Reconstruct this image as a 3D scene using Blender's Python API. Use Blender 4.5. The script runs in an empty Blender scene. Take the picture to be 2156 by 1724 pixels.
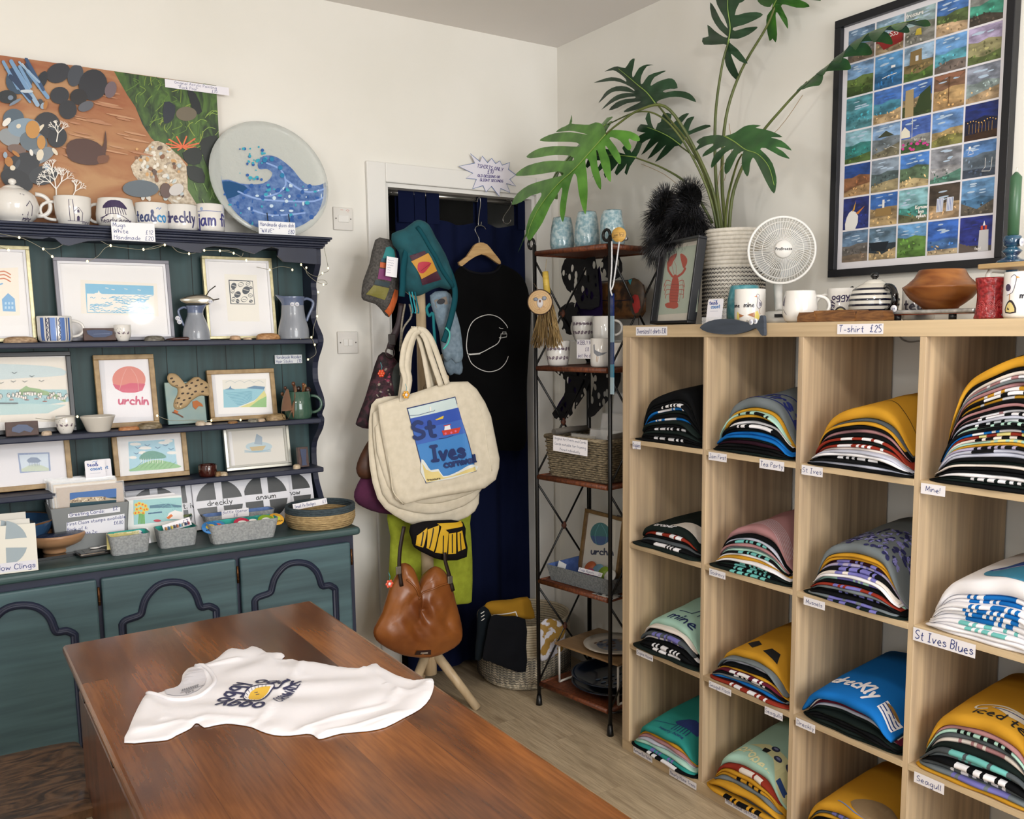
import bpy, math, random
from mathutils import Vector, Matrix, Euler
from mathutils.geometry import tessellate_polygon
R_=random.Random(7)
sc=bpy.context.scene; COL=sc.collection
rad=math.radians
# ---------------------------------------------------------------- camera
FPX,PPX,PPY=1891.57,1125.84,934.73
CAM=Vector((-2.31669,-2.31589,1.44770))
YAW,PIT,ROL=.593111,-.123834,-.010837
_cy,_sy,_cp,_sp=math.cos(YAW),math.sin(YAW),math.cos(PIT),math.sin(PIT)
CF=Vector((_sy*_cp,_cy*_cp,_sp)); _r=Vector((_cy,-_sy,0)); _u=_r.cross(CF)
CR=math.cos(ROL)*_r+math.sin(ROL)*_u; CU=-math.sin(ROL)*_r+math.cos(ROL)*_u
cam=bpy.data.cameras.new('camera'); camo=bpy.data.objects.new('camera',cam); COL.objects.link(camo)
cam.sensor_width=36; cam.lens=FPX*36/2156; cam.shift_x=-(PPX-1078)/2156; cam.shift_y=(PPY-862)/2156
cam.clip_start=.05
camo.matrix_world=Matrix(((CR.x,CU.x,-CF.x,CAM.x),(CR.y,CU.y,-CF.y,CAM.y),(CR.z,CU.z,-CF.z,CAM.z),(0,0,0,1)))
sc.camera=camo
# ---------------------------------------------------------------- world, light, exposure
w=bpy.data.worlds.new('world'); sc.world=w; w.use_nodes=True
w.node_tree.nodes['Background'].inputs[0].default_value=(.80,.88,1,1); w.node_tree.nodes['Background'].inputs[1].default_value=1.0
sc.view_settings.view_transform='Standard'; sc.view_settings.look='None'; sc.view_settings.exposure=-0.17; sc.view_settings.gamma=1
sc.view_settings.use_curve_mapping=False
def area(name,loc,rot,sx,sy,power,col):
    l=bpy.data.lights.new(name,'AREA'); l.shape='RECTANGLE'; l.size=sx; l.size_y=sy; l.energy=power; l.color=col
    o=bpy.data.objects.new(name,l); o.location=loc; o.rotation_euler=rot; COL.objects.link(o); return o
# daylight entering by the shop windows behind and to the left of the camera
area('shop_window_daylight',(-1.25,-4.02,1.6),(rad(-90),0,0),1.8,1.6,118,(.98,.98,.97)).rotation_euler=(rad(90),0,0)
area('side_window_daylight',(-3.92,-2.6,1.55),(rad(90),0,rad(-90)),1.9,1.6,22,(.95,.98,1))
# the two ceiling pendants (their fittings are built with the room)
PEND=[(-1.25,-1.6,2.24),(-2.75,-1.1,2.24)]
for x,y,z in PEND:
    l=bpy.data.lights.new('pendant_light','POINT'); l.energy=22; l.color=(1,.97,.92); l.shadow_soft_size=.07; o=bpy.data.objects.new('pendant_light',l); o.location=(x,y,z-.13); COL.objects.link(o)
sc.cycles.max_bounces=8; sc.cycles.diffuse_bounces=4; sc.cycles.glossy_bounces=4; sc.cycles.transmission_bounces=8; sc.cycles.transparent_max_bounces=12
sc.cycles.sample_clamp_indirect=6; sc.cycles.caustics_reflective=False; sc.cycles.caustics_refractive=False
# ---------------------------------------------------------------- helpers: pixels to points
def at(px,py,ax,val):
    d=CF+CR*((px-PPX)/FPX)-CU*((py-PPY)/FPX)
    return CAM+d*((val-CAM[ax])/d[ax])
def proj(p):
    d=Vector(p)-CAM; z=d.dot(CF); return PPX+FPX*d.dot(CR)/z, PPY-FPX*d.dot(CU)/z
def zat(x,y,py):
    lo,hi=-.5,3.5
    for _ in range(40):
        m=(lo+hi)/2
        if proj((x,y,m))[1]>py: lo=m
        else: hi=m
    return m
def SC(p): return (Vector(p)-CAM).dot(CF)/FPX     # metres per pixel there
def srgb(h):
    if isinstance(h,str):
        h=h.lstrip('#'); c=[int(h[i:i+2],16)/255 for i in (0,2,4)]
    else: c=h
    return tuple((v/12.92 if v<=.04045 else ((v+.055)/1.055)**2.4) for v in c)
# ---------------------------------------------------------------- materials
_MC={}
def M(c1,c2=None,sc3=(20,20,20),rough=.6,bump=0,metal=0,det=3,dist=0,trans=0,ior=1.45,alpha=1,emis=0,lo=.35,hi=.65,kind='noise',coat=0,sheen=0,bscale=None):
    key=(c1,c2,sc3,rough,bump,metal,det,dist,trans,ior,alpha,emis,lo,hi,kind,coat,sheen,bscale)
    if key in _MC: return _MC[key]
    m=bpy.data.materials.new('surface_%d'%len(_MC)); m.use_nodes=True; _MC[key]=m
    nt=m.node_tree; N=nt.nodes; L=nt.links; b=N['Principled BSDF']
    b.inputs['Base Color'].default_value=(*srgb(c1),1); b.inputs['Roughness'].default_value=rough; b.inputs['Metallic'].default_value=metal
    b.inputs['IOR'].default_value=ior
    if trans: b.inputs['Transmission Weight'].default_value=trans
    if alpha<1: b.inputs['Alpha'].default_value=alpha
    if coat: b.inputs['Coat Weight'].default_value=coat; b.inputs['Coat Roughness'].default_value=.08
    if sheen: b.inputs['Sheen Weight'].default_value=sheen
    if emis: b.inputs['Emission Color'].default_value=(*srgb(c1),1); b.inputs['Emission Strength'].default_value=emis
    if c2 or bump:
        tc=N.new('ShaderNodeTexCoord'); mp=N.new('ShaderNodeMapping'); mp.inputs['Scale'].default_value=sc3
        L.new(tc.outputs['Object'],mp.inputs['Vector'])
        if kind=='noise':
            t=N.new('ShaderNodeTexNoise'); t.inputs['Scale'].default_value=1; t.inputs['Detail'].default_value=det; t.inputs['Distortion'].default_value=dist; out=t.outputs['Fac']
        elif kind=='voro':
            t=N.new('ShaderNodeTexVoronoi'); t.inputs['Scale'].default_value=1; out=t.outputs['Distance']
        else:
            t=N.new('ShaderNodeTexWave'); t.bands_direction=kind; t.inputs['Scale'].default_value=1; t.inputs['Distortion'].default_value=dist; t.inputs['Detail'].default_value=det; t.inputs['Detail Scale'].default_value=1.5; out=t.outputs['Fac']
        L.new(mp.outputs['Vector'],t.inputs['Vector'])
        if c2:
            r=N.new('ShaderNodeValToRGB'); r.color_ramp.elements[0].position=lo; r.color_ramp.elements[1].position=hi
            r.color_ramp.elements[0].color=(*srgb(c1),1); r.color_ramp.elements[1].color=(*srgb(c2),1)
            L.new(out,r.inputs['Fac']); L.new(r.outputs['Color'],b.inputs['Base Color'])
        if bump:
            bo=out
            if bscale:
                t2=N.new('ShaderNodeTexNoise'); t2.inputs['Scale'].default_value=bscale; t2.inputs['Detail'].default_value=2; L.new(tc.outputs['Object'],t2.inputs['Vector']); bo=t2.outputs['Fac']
            bp=N.new('ShaderNodeBump'); bp.inputs['Strength'].default_value=bump; bp.inputs['Distance'].default_value=.004
            L.new(bo,bp.inputs['Height']); L.new(bp.outputs['Normal'],b.inputs['Normal'])
    return m
def planks(ca,cb,cc,wid,length,along,grain,rough,coat=0,knots=None,tone=.5,bump=.1,sub=9.):
    """boards: per-board tone by white noise on the board number, grain noise stretched along the board"""
    m=bpy.data.materials.new('boards_%d'%len(_MC)); _MC[m.name]=m; m.use_nodes=True
    nt=m.node_tree; N=nt.nodes; L=nt.links; b=N['Principled BSDF']
    tc=N.new('ShaderNodeTexCoord'); sp=N.new('ShaderNodeSeparateXYZ'); L.new(tc.outputs['Object'],sp.inputs[0])
    A,B=(sp.outputs[0],sp.outputs[1]) if along=='X' else (sp.outputs[1],sp.outputs[0])
    def mth(op,a,v=None):
        n=N.new('ShaderNodeMath'); n.operation=op
        if hasattr(a,'links'): L.new(a,n.inputs[0])
        else: n.inputs[0].default_value=a
        if v is not None:
            if hasattr(v,'links'): L.new(v,n.inputs[1])
            else: n.inputs[1].default_value=v
        return n.outputs[0]
    row=mth('FLOOR',mth('DIVIDE',B,wid))
    off=mth('MULTIPLY',mth('FRACT',mth('MULTIPLY',row,.3819)),length)
    colm=mth('FLOOR',mth('DIVIDE',mth('ADD',A,off),length))
    idn=mth('ADD',mth('MULTIPLY',row,3.17),mth('MULTIPLY',colm,7.31))
    wn=N.new('ShaderNodeTexWhiteNoise'); wn.noise_dimensions='1D'; L.new(idn,wn.inputs['W'])
    cx=N.new('ShaderNodeCombineXYZ'); L.new(mth('MULTIPLY',A,grain),cx.inputs[0]); L.new(mth('MULTIPLY',B,grain*sub),cx.inputs[1]); L.new(mth('MULTIPLY',idn,5.1),cx.inputs[2])
    n1=N.new('ShaderNodeTexNoise'); n1.inputs['Scale'].default_value=1; n1.inputs['Detail'].default_value=5; n1.inputs['Distortion'].default_value=.5; L.new(cx.outputs[0],n1.inputs['Vector'])
    r=N.new('ShaderNodeValToRGB'); e=r.color_ramp.elements; e[0].position=.3; e[1].position=.68; e[0].color=(*srgb(ca),1); e[1].color=(*srgb(cb),1)
    L.new(n1.outputs['Fac'],r.inputs['Fac'])
    mx=N.new('ShaderNodeMix'); mx.data_type='RGBA'; mx.inputs[7].default_value=(*srgb(cc),1); L.new(r.outputs['Color'],mx.inputs[6]); L.new(mth('MULTIPLY',wn.outputs['Value'],tone),mx.inputs[0])
    last=mx.outputs[2]
    # fine pores
    cx2=N.new('ShaderNodeCombineXYZ'); L.new(mth('MULTIPLY',A,grain*4),cx2.inputs[0]); L.new(mth('MULTIPLY',B,grain*60),cx2.inputs[1]); L.new(idn,cx2.inputs[2])
    n2=N.new('ShaderNodeTexNoise'); n2.inputs['Scale'].default_value=1; n2.inputs['Detail'].default_value=3; L.new(cx2.outputs[0],n2.inputs['Vector'])
    mu=N.new('ShaderNodeMix'); mu.data_type='RGBA'; mu.blend_type='MULTIPLY'; L.new(last,mu.inputs[6])
    r2=N.new('ShaderNodeValToRGB'); r2.color_ramp.elements[0].position=.35; r2.color_ramp.elements[0].color=(.55,.5,.45,1); r2.color_ramp.elements[1].position=.6; r2.color_ramp.elements[1].color=(1,1,1,1)
    L.new(n2.outputs['Fac'],r2.inputs['Fac']); L.new(r2.outputs['Color'],mu.inputs[7]); mu.inputs[0].default_value=.55; last=mu.outputs[2]
    # seams between boards
    fr=mth('FRACT',mth('DIVIDE',B,wid)); edge=mth('LESS_THAN',fr,.0015/wid)
    fa=mth('FRACT',mth('DIVIDE',mth('ADD',A,off),length)); edge2=mth('LESS_THAN',fa,.002/length)
    ed=mth('MAXIMUM',edge,edge2)
    m3=N.new('ShaderNodeMix'); m3.data_type='RGBA'; L.new(last,m3.inputs[6]); m3.inputs[7].default_value=(*srgb(ca),1); L.new(mth('MULTIPLY',ed,.65),m3.inputs[0]); last=m3.outputs[2]
    if knots:
        cx3=N.new('ShaderNodeCombineXYZ'); L.new(mth('MULTIPLY',A,2.6),cx3.inputs[0]); L.new(mth('MULTIPLY',B,5.),cx3.inputs[1]); cx3.inputs[2].default_value=knots
        v=N.new('ShaderNodeTexVoronoi'); v.inputs['Scale'].default_value=1; L.new(cx3.outputs[0],v.inputs['Vector'])
        r3=N.new('ShaderNodeValToRGB'); q=r3.color_ramp.elements; q[0].position=.05; q[0].color=(.06,.03,.02,1); q[1].position=.16; q[1].color=(1,1,1,1)
        L.new(v.outputs['Distance'],r3.inputs['Fac'])
        m4=N.new('ShaderNodeMix'); m4.data_type='RGBA'; m4.blend_type='MULTIPLY'; m4.inputs[0].default_value=.85; L.new(last,m4.inputs[6]); L.new(r3.outputs['Color'],m4.inputs[7]); last=m4.outputs[2]
    L.new(last,b.inputs['Base Color']); b.inputs['Roughness'].default_value=rough
    if coat: b.inputs['Coat Weight'].default_value=coat; b.inputs['Coat Roughness'].default_value=.12
    bp=N.new('ShaderNodeBump'); bp.inputs['Strength'].default_value=bump; bp.inputs['Distance'].default_value=.001; L.new(n2.outputs['Fac'],bp.inputs['Height']); L.new(bp.outputs['Normal'],b.inputs['Normal'])
    return m
def cl(c,r=.9):
    m=M(c,None,(900,900,900),r,.12); m.node_tree.nodes['Principled BSDF'].inputs['Specular IOR Level'].default_value=.12; return m      # cloth
def paint(c,r=.5): return M(c,rough=r)
def gloss(c,r=.12): return M(c,rough=r,coat=.4)
# ---------------------------------------------------------------- mesh builder
class G:
    def __init__(s): s.V=[];s.F=[];s.I=[];s.S=[];s.x=None
    def add(s,vs,fs,mi=0,sm=False):
        n=len(s.V)
        if s.x: vs=[s.x@Vector(v) for v in vs]
        s.V.extend([tuple(v) for v in vs])
        for f in fs: s.F.append([a+n for a in f]); s.I.append(mi); s.S.append(sm)
        return s
    def box(s,x0,x1,y0,y1,z0,z1,mi=0):
        v=[(x,y,z) for z in(z0,z1) for y in(y0,y1) for x in(x0,x1)]
        return s.add(v,[(0,2,3,1),(4,5,7,6),(0,1,5,4),(2,6,7,3),(0,4,6,2),(1,3,7,5)],mi)
    def grid(s,nu,nv,fn,mi=0,sm=True,cu=False,cv=False,mf=None):
        ru=nu if cu else nu+1; rv=nv if cv else nv+1
        vs=[fn(i/nu,j/nv) for i in range(ru) for j in range(rv)]
        fs=[];ms=[]
        for i in range(nu):
            for j in range(nv):
                a=i*rv+j;b=((i+1)%ru)*rv+j;c=((i+1)%ru)*rv+(j+1)%rv;d=i*rv+(j+1)%rv
                fs.append((a,b,c,d)); ms.append(mf(i,j) if mf else mi)
        n=len(s.F); s.add(vs,fs,mi,sm)
        if mf: s.I[n:]=ms
        return s
    def lathe(s,pr,n=28,mi=0,c=(0,0,0),sm=True,mf=None,sx=1,sy=1):
        def fn(u,v):
            k=v*(len(pr)-1); r,z=pr[min(int(round(k)),len(pr)-1)]; a=-2*math.pi*u
            return (c[0]+r*sx*math.cos(a),c[1]+r*sy*math.sin(a),c[2]+z)
        return s.grid(n,len(pr)-1,fn,mi,sm,cu=True,mf=mf)
    def tube(s,pts,r,n=8,mi=0,caps=True,sm=True,flat=1.,up=None,closed=False):
        pts=[Vector(p) for p in pts]; m=len(pts); rs=r if isinstance(r,(list,tuple)) else [r]*m
        vs=[];prev=None
        for i,p in enumerate(pts):
            t=(pts[(i+1)%m]-pts[i-1]) if closed else (pts[min(i+1,m-1)]-pts[max(i-1,0)])
            if t.length<1e-9: t=Vector((0,0,1))
            t.normalize()
            if up is not None: a=Vector(up)-t*t.dot(Vector(up))
            elif prev is None: a=t.orthogonal()
            else: a=prev-t*t.dot(prev)
            if a.length<1e-6: a=t.orthogonal()
            a.normalize(); prev=a; b=t.cross(a)
            for k in range(n):
                th=2*math.pi*k/n; vs.append(p+(a*math.cos(th)*flat+b*math.sin(th))*rs[i])
        fs=[(i*n+k,i*n+(k+1)%n,((i+1)%m)*n+(k+1)%n,((i+1)%m)*n+k) for i in range(m if closed else m-1) for k in range(n)]
        s.add(vs,fs,mi,sm)
        if caps and not closed: 
            k0=len(s.V)-len(vs); s.F.append([k0+k for k in range(n)][::-1]); s.I.append(mi); s.S.append(False)
            s.F.append([k0+(m-1)*n+k for k in range(n)]); s.I.append(mi); s.S.append(False)
        return s
    def prism(s,poly,h0,h1,fn=lambda u,v,h:(u,-h,v),mi=0,mi_side=None):
        n=len(poly); A=[fn(u,v,h0) for u,v in poly]; B=[fn(u,v,h1) for u,v in poly]
        tri=tessellate_polygon([[Vector((u,v,0)) for u,v in poly]])
        ar=sum(poly[i][0]*poly[(i+1)%n][1]-poly[(i+1)%n][0]*poly[i][1] for i in range(n))
        s.add(B,[t for t in tri],mi); s.add(A,[t[::-1] for t in tri],mi)
        s.add(A+B,[(i,(i+1)%n,n+(i+1)%n,n+i) for i in range(n)],mi if mi_side is None else mi_side)
        return s
    def ball(s,c,rx,ry=None,rz=None,n=12,mi=0):
        ry=rx if ry is None else ry; rz=rx if rz is None else rz; m=max(4,n//2)
        return s.lathe([(math.sin(math.pi*j/m)+1e-5,-math.cos(math.pi*j/m)*rz/rx) for j in range(m+1)],n,mi,c=(0,0,0)) if False else s.grid(n,m,lambda u,v:(c[0]+rx*math.sin(math.pi*v)*math.cos(2*math.pi*u),c[1]-ry*math.sin(math.pi*v)*math.sin(2*math.pi*u),c[2]-rz*math.cos(math.pi*v)),mi,True,cu=True)
    def obj(s,name,mats,parent=None,loc=None,bevel=0,seg=2,weld=False,subd=0):
        me=bpy.data.meshes.new(name); me.from_pydata(s.V,[],s.F)
        if not isinstance(mats,(list,tuple)): mats=[mats]
        for m in mats: me.materials.append(m)
        me.polygons.foreach_set('material_index',s.I); me.polygons.foreach_set('use_smooth',s.S); me.update()
        import bmesh
        bm=bmesh.new(); bm.from_mesh(me)
        bmesh.ops.remove_doubles(bm,verts=bm.verts,dist=1e-5) if weld else None
        bmesh.ops.recalc_face_normals(bm,faces=bm.faces); bm.to_mesh(me); bm.free()
        o=bpy.data.objects.new(name,me); COL.objects.link(o)
        if parent: o.parent=parent
        if loc: o.location=loc
        if bevel:
            b=o.modifiers.new('bevel','BEVEL'); b.width=bevel; b.segments=seg; b.limit_method='ANGLE'; b.angle_limit=rad(40); b.harden_normals=False
        if subd:
            b=o.modifiers.new('sub','SUBSURF'); b.levels=subd; b.render_levels=subd
        return o
def tag(o,label=None,cat=None,group=None,kind=None):
    if label: o['label']=label
    if cat: o['category']=cat
    if group: o['group']=group
    if kind: o['kind']=kind
    return o
def thing(name,label,cat,loc=(0,0,0),rz=0,group=None,rx=0,ry=0):
    o=bpy.data.objects.new(name,None); COL.objects.link(o); o.empty_display_size=.05
    o.location=loc; o.rotation_euler=(rx,ry,rz); return tag(o,label,cat,group)
def struct(name,g,m,bevel=0): return tag(g.obj(name,m,bevel=bevel),kind='structure')
RW=-math.pi/2     # yaw of things that face the room from the right wall
# ---------------------------------------------------------------- flat artwork: shapes and lettering
GL={}
for ln in '''a 58391806143457,595664
b 0d04,07294856442405
c 58391806152454
d 58391806153456,5d54
e 065747391806152454
f 4c3d2c24,0939
g 58391806153457,59514010
h 0d04,06294854
i 0904,0c0b
j 3932201001,3c3b
k 0d04,4906,1754
l 0d0514
m 0904,06193834,37597874
n 0904,06294854
o 290806244456583929
p 0900,07294856442405
q 58391806153456,5950
r 0904,06284948
s 4829082746452405
t 2c253444,0949
u 0906143457,5954
v 0924,2459
w 0914,1438,3854,5479
x 0954,5904
y 0925,5910
z 0959,5904,0454
A 043d,3d64,1747
B 0d04,0d3d5b3909,0939573404
C 6b4d1c0906244465
D 0d04,0d3d6a663404
E 5d0d,0d04,0454,0949
F 5d0d,0d04,0949
G 6b4d1c0906245468,6838
H 0d04,6d64,0969
I 0d4d,2d24,0444
J 2d6d,5d55341405
K 0d04,6d08,1964
L 0d04,0454
M 040d,0d36,366d,6d64
N 040d,0d64,646d
O 3d1b08163456694c3d
P 0d04,0d3d5b3908
Q 3d1b08163456694c3d,3764
R 0d04,0d3d5b3908,2864
S 5c3d1c0a385755341405
T 0d6d,3d34
U 0d062444666d
V 0d34,346d
W 0d14,143a,3a54,547d
X 0d64,6d04
Y 0d38,6d38,3834
Z 0d6d,6d04,0464
0 2d0b06244 64b2d
1 0b2d,2d24
2 0b2d4b3904,0444
3 0c2d4b2919,192947452404
4 3d07,0757,3d34
5 4d0d,0d09,09294634 04
6 4c2d080624464729 08
7 0d4d,4d14
8 2d0b2947452405072 94b2d
9 4b2d0b19394b,4b34
£ 4c3d2c2604,0454,0939
& 641b2d3b1906144467
! 0d07,0504
' 0d0b
" 0d0b,2d2b
. 0405
: 0405,0809
- 0747
, 0503
/ 045d'''.split('\n'):
    k,v=ln[0],ln[1:].replace(' ','')
    GL[k]=[[(int(t[i],36),int(t[i+1],36)-4) for i in range(0,len(t)-1,2)] for t in v.split(',')]
def smooth(p,n=3,closed=False):
    if len(p)<3: return p
    out=[];m=len(p)
    for i in range(m if closed else m-1):
        a=p[i-1] if (i>0 or closed) else p[0]; b=p[i]; c=p[(i+1)%m]; d=p[(i+2)%m] if (closed or i+2<m) else p[-1]
        for k in range(n):
            t=k/n; out.append(tuple(.5*((2*b[j])+(-a[j]+c[j])*t+(2*a[j]-5*b[j]+4*c[j]-d[j])*t*t+(-a[j]+3*b[j]-3*c[j]+d[j])*t**3) for j in range(len(b))))
    if not closed: out.append(p[-1])
    return out
def twid(t,s): return sum((max([x for st in GL.get(c,[[(3,0)]]) for x,y in st])+2.3) if c!=' ' else 4.2 for c in t)*s/9-2.3*s/9
class Art:
    """printed shapes in a plane (u right, v up); h lifts every colour change by a hair's breadth"""
    def __init__(s,eps=.00006,map=None): s.P=[];s.cols=[];s.n=0;s.eps=eps;s.last=None;s.map=map;s.fl=-1 if map else 1
    def _c(s,col):
        if col not in s.cols: s.cols.append(col)
        if col!=s.last: s.n+=1; s.last=col
        return s.cols.index(col)
    def poly(s,pts,col,sm=0,closed=True):
        i=s._c(col)
        if sm: pts=smooth(pts,sm,True)
        try: tri=tessellate_polygon([[Vector((u,v,0)) for u,v in pts]])
        except Exception: return s
        s.P.append((list(pts),[tuple(t) for t in tri],i,s.n)); return s
    def rect(s,u0,v0,u1,v1,col): return s.poly([(u0,v0),(u1,v0),(u1,v1),(u0,v1)],col)
    def ell(s,u,v,a,b=None,col='#000000',n=20,rot=0):
        b=a if b is None else b; c,d=math.cos(rot),math.sin(rot)
        return s.poly([(u+a*math.cos(t)*c-b*math.sin(t)*d,v+a*math.cos(t)*d+b*math.sin(t)*c) for t in [2*math.pi*k/n for k in range(n)]],col)
    def line(s,pts,w,col,closed=False,sm=0,caps=True):
        i=s._c(col)
        if sm: pts=smooth(pts,sm,closed)
        m=len(pts); L=[]
        for k in range(m):
            a=pts[k-1] if (k>0 or closed) else pts[k]; b=pts[(k+1)%m] if (k<m-1 or closed) else pts[k]
            dx,dy=b[0]-a[0],b[1]-a[1]; l=math.hypot(dx,dy) or 1e-9; nx,ny=-dy/l*w/2,dx/l*w/2
            L.append((pts[k][0]+nx,pts[k][1]+ny)); L.append((pts[k][0]-nx,pts[k][1]-ny))
        fs=[(2*k,2*k+1,(2*k+3)%(2*m),(2*k+2)%(2*m)) for k in range(m if closed else m-1)]
        s.P.append((L,fs,i,s.n))
        if caps and not closed:
            for k in (0,m-1): s.ell(pts[k][0],pts[k][1],w/2,w/2,col,8)
        return s
    def text(s,t,u,v,size,col,w=None,rot=0,align='l',slant=.08,jit=0,sx=1):
        """size = height of a capital"""
        k=size/9; w=w or size*.1; W=twid(t,size)*sx; x=0
        if align=='c': x=-W/2
        elif align=='r': x=-W
        c,d=math.cos(rot),math.sin(rot)
        for ch in t:
            if ch==' ': x+=4.2*k*sx; continue
            g=GL.get(ch)
            if not g: continue
            mx=max([q[0] for st in g for q in st]); jy=R_.uniform(-jit,jit)*size
            for st in g:
                pp=smooth(st,3) if len(st)>2 else st
                P2=[]
                for a,b in pp:
                    X=x+a*k*sx+b*k*slant; Y=(b*k+jy)*s.fl; P2.append((u+X*c-Y*d,v+X*d+Y*c))
                s.line(P2,w,col,caps=w>size*.12)
            x+=(mx+2.3)*k*sx
        return s
    def obj(s,name,parent,fn=lambda u,v,h:(u,-h,v),base=.0004,rough=.6,cut=0,loc=None,coat=0,mats=None,cutv=0):
        me=bpy.data.meshes.new(name); V=[];F=[];I=[]
        for q_,(pts,fs,mi,ly) in enumerate(s.P):
            if s.map: pts=[s.map(*p) for p in pts]
            n=len(V); V+= [(p[0],p[1],base+ly*s.eps+(q_%18)*3e-6) for p in pts]
            for f in fs: F.append([a+n for a in f]); I.append(mi)
        me.from_pydata(V,[],F)
        for c in s.cols:
            me.materials.append(c if not isinstance(c,str) else M(c,rough=rough,coat=coat))
        me.polygons.foreach_set('material_index',I)
        if cut or cutv:
            import bmesh
            bm=bmesh.new(); bm.from_mesh(me)
            for step,ax in((cut,0),(cutv,1)):
                if not step: continue
                a=min(v.co[ax] for v in bm.verts); b=max(v.co[ax] for v in bm.verts); k=math.floor(a/step)+1
                while k*step<b:
                    co=[0,0,0];no=[0,0,0];co[ax]=k*step;no[ax]=1
                    bmesh.ops.bisect_plane(bm,geom=bm.verts[:]+bm.edges[:]+bm.faces[:],plane_co=co,plane_no=no,dist=1e-7); k+=1
            bm.to_mesh(me); bm.free()
        for v in me.vertices: v.co=Vector(fn(v.co.x,v.co.y,v.co.z))
        o=bpy.data.objects.new(name,me); COL.objects.link(o)
        if parent: o.parent=parent
        if loc: o.location=loc
        return o
TOP=lambda u,v,h:(u,v,h)
def cyl(r,z0=0,a0=0,taper=0): # wrap onto an upright cylinder facing -y
    return lambda u,v,h:((r+taper*v+h)*math.sin(u/r+a0),-(r+taper*v+h)*math.cos(u/r+a0),z0+v)

def MAT(o):
    return Matrix.Translation(o.location)@o.rotation_euler.to_matrix().to_4x4()
def pmap(M4,h=0,mode='y'):
    """photo pixel -> (u,v) on a plane of the thing: local y=-h (upright) or local z=h (lying)"""
    I=M4.inverted(); c=I@CAM; R3=I.to_3x3()
    def f(px,py):
        d=R3@(CF+CR*((px-PPX)/FPX)-CU*((py-PPY)/FPX))
        t=(-h-c.y)/d.y if mode=='y' else (h-c.z)/d.z
        q=c+d*t
        return (q.x,q.z) if mode=='y' else (q.x,q.y)
    return f
def cam_rz(p): # yaw that faces a thing at the camera
    return math.atan2(CAM.y-p[1],CAM.x-p[0])+math.pi/2
def inpoly_r(P,u,v):
    """radius ratio of (u,v) from the centroid towards the outline P (star-shaped)"""
    cx=sum(p[0] for p in P)/len(P); cy=sum(p[1] for p in P)/len(P); dx,dy=u-cx,v-cy; r=math.hypot(dx,dy)
    if r<1e-9: return 0
    best=None;n=len(P)
    for i in range(n):
        ax,ay=P[i][0]-cx,P[i][1]-cy; bx,by=P[(i+1)%n][0]-cx,P[(i+1)%n][1]-cy
        ex,ey=bx-ax,by-ay; den=dx*ey-dy*ex
        if abs(den)<1e-12: continue
        t=(ax*ey-ay*ex)/den; q=(ax*dy-ay*dx)/den
        if t>0 and -1e-6<=q<=1+1e-6: best=t if best is None else max(best,t)
    return min(1,1/best) if best else 1
def puff(P,T,back=.5,k=2.5,wr=0,seed=0,fold=None):
    """cushion-like body over outline P in the x-z plane, front bulge T towards -y"""
    g=G(); n=len(P); cx=sum(p[0] for p in P)/n; cy=sum(p[1] for p in P)/n
    def dep(u,v,r):
        w=0
        if wr: w=wr*(math.sin(u*37+seed+3*math.sin(v*23+seed))*.6+math.sin(v*51+u*19+seed*2)*.4)*(1-r**4)
        return T*(max(0,1-r**k))**.5+w+(fold(u,v) if fold else 0)*(1-r**6)
    rs=[0.001,.25,.45,.62,.76,.87,.94,.98,1] if not(fold or wr) else [.001]+[i/22 for i in range(1,20)]+[.89,.93,.965,.985,1]
    if fold or wr: rs=sorted(set(rs))
    for sgn,sc_ in ((-1,1),(1,back)):
        g.grid(n,len(rs)-1,lambda a,b:(lambda p,r:(cx+(p[0]-cx)*r,sgn*sc_*dep(cx+(p[0]-cx)*r,cy+(p[1]-cy)*r,r),cy+(p[1]-cy)*r))(P[int(round(a*n))%n],rs[int(round(b*(len(rs)-1)))]),0,True,cu=True)
    g.dep=lambda u,v:dep(u,v,inpoly_r(P,u,v)); return g
def onpuff(g,e=0): return lambda u,v,h:(u,-(g.dep(u,v)+h+e),v)
# ================================================================ THE ROOM
YB=.92
wallm=M('#e6e3dc','#e2dfd7',(3,3,3),.85,.05,bscale=60)
whitep=M('#e2e0dc',rough=.45)
struct('floor',G().box(-4,.12,-4.2,2.4,-.05,0),planks('#9a876d','#cdbb9d','#c4b295',.095,.62,'Y',3.2,.42,tone=.75,bump=.15,sub=9))
struct('ceiling',G().box(-4,.12,-4.2,2.4,2.64,2.7),M('#e3deda',rough=.9))
g=G().box(-4,-.815,YB,1.05,0,2.64).box(-.124,.0,YB,1.05,0,2.64).box(-.815,-.124,YB,1.05,2.02,2.64); struct('wall_back',g,wallm)
struct('wall_right',G().box(0,.12,-4.2,2.4,0,2.64),wallm)
g=G().box(-4.12,-4,-4.2,2.4,0,.75).box(-4.12,-4,-4.2,2.4,2.35,2.64).box(-4.12,-4,-4.2,-3.55,.75,2.35).box(-4.12,-4,-1.65,2.4,.75,2.35); struct('wall_left',g,wallm)
g=G().box(-4.12,.12,-4.3,-4.2,0,.7).box(-4.12,.12,-4.3,-4.2,2.4,2.64).box(-4.12,-2.7,-4.3,-4.2,.7,2.4).box(-.3,.12,-4.3,-4.2,.7,2.4); struct('wall_front',g,wallm)
g=G()
for x in (-2.7,-1.53,-.36): g.box(x,x+.06,-4.27,-4.2,.7,2.4)
g.box(-2.7,-.3,-4.27,-4.2,.7,.76).box(-2.7,-.3,-4.27,-4.2,2.34,2.4); struct('window_1',g,whitep)
g=G()
for y in (-3.55,-2.63,-1.71): g.box(-4.1,-4.03,y,y+.06,.75,2.35)
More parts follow.
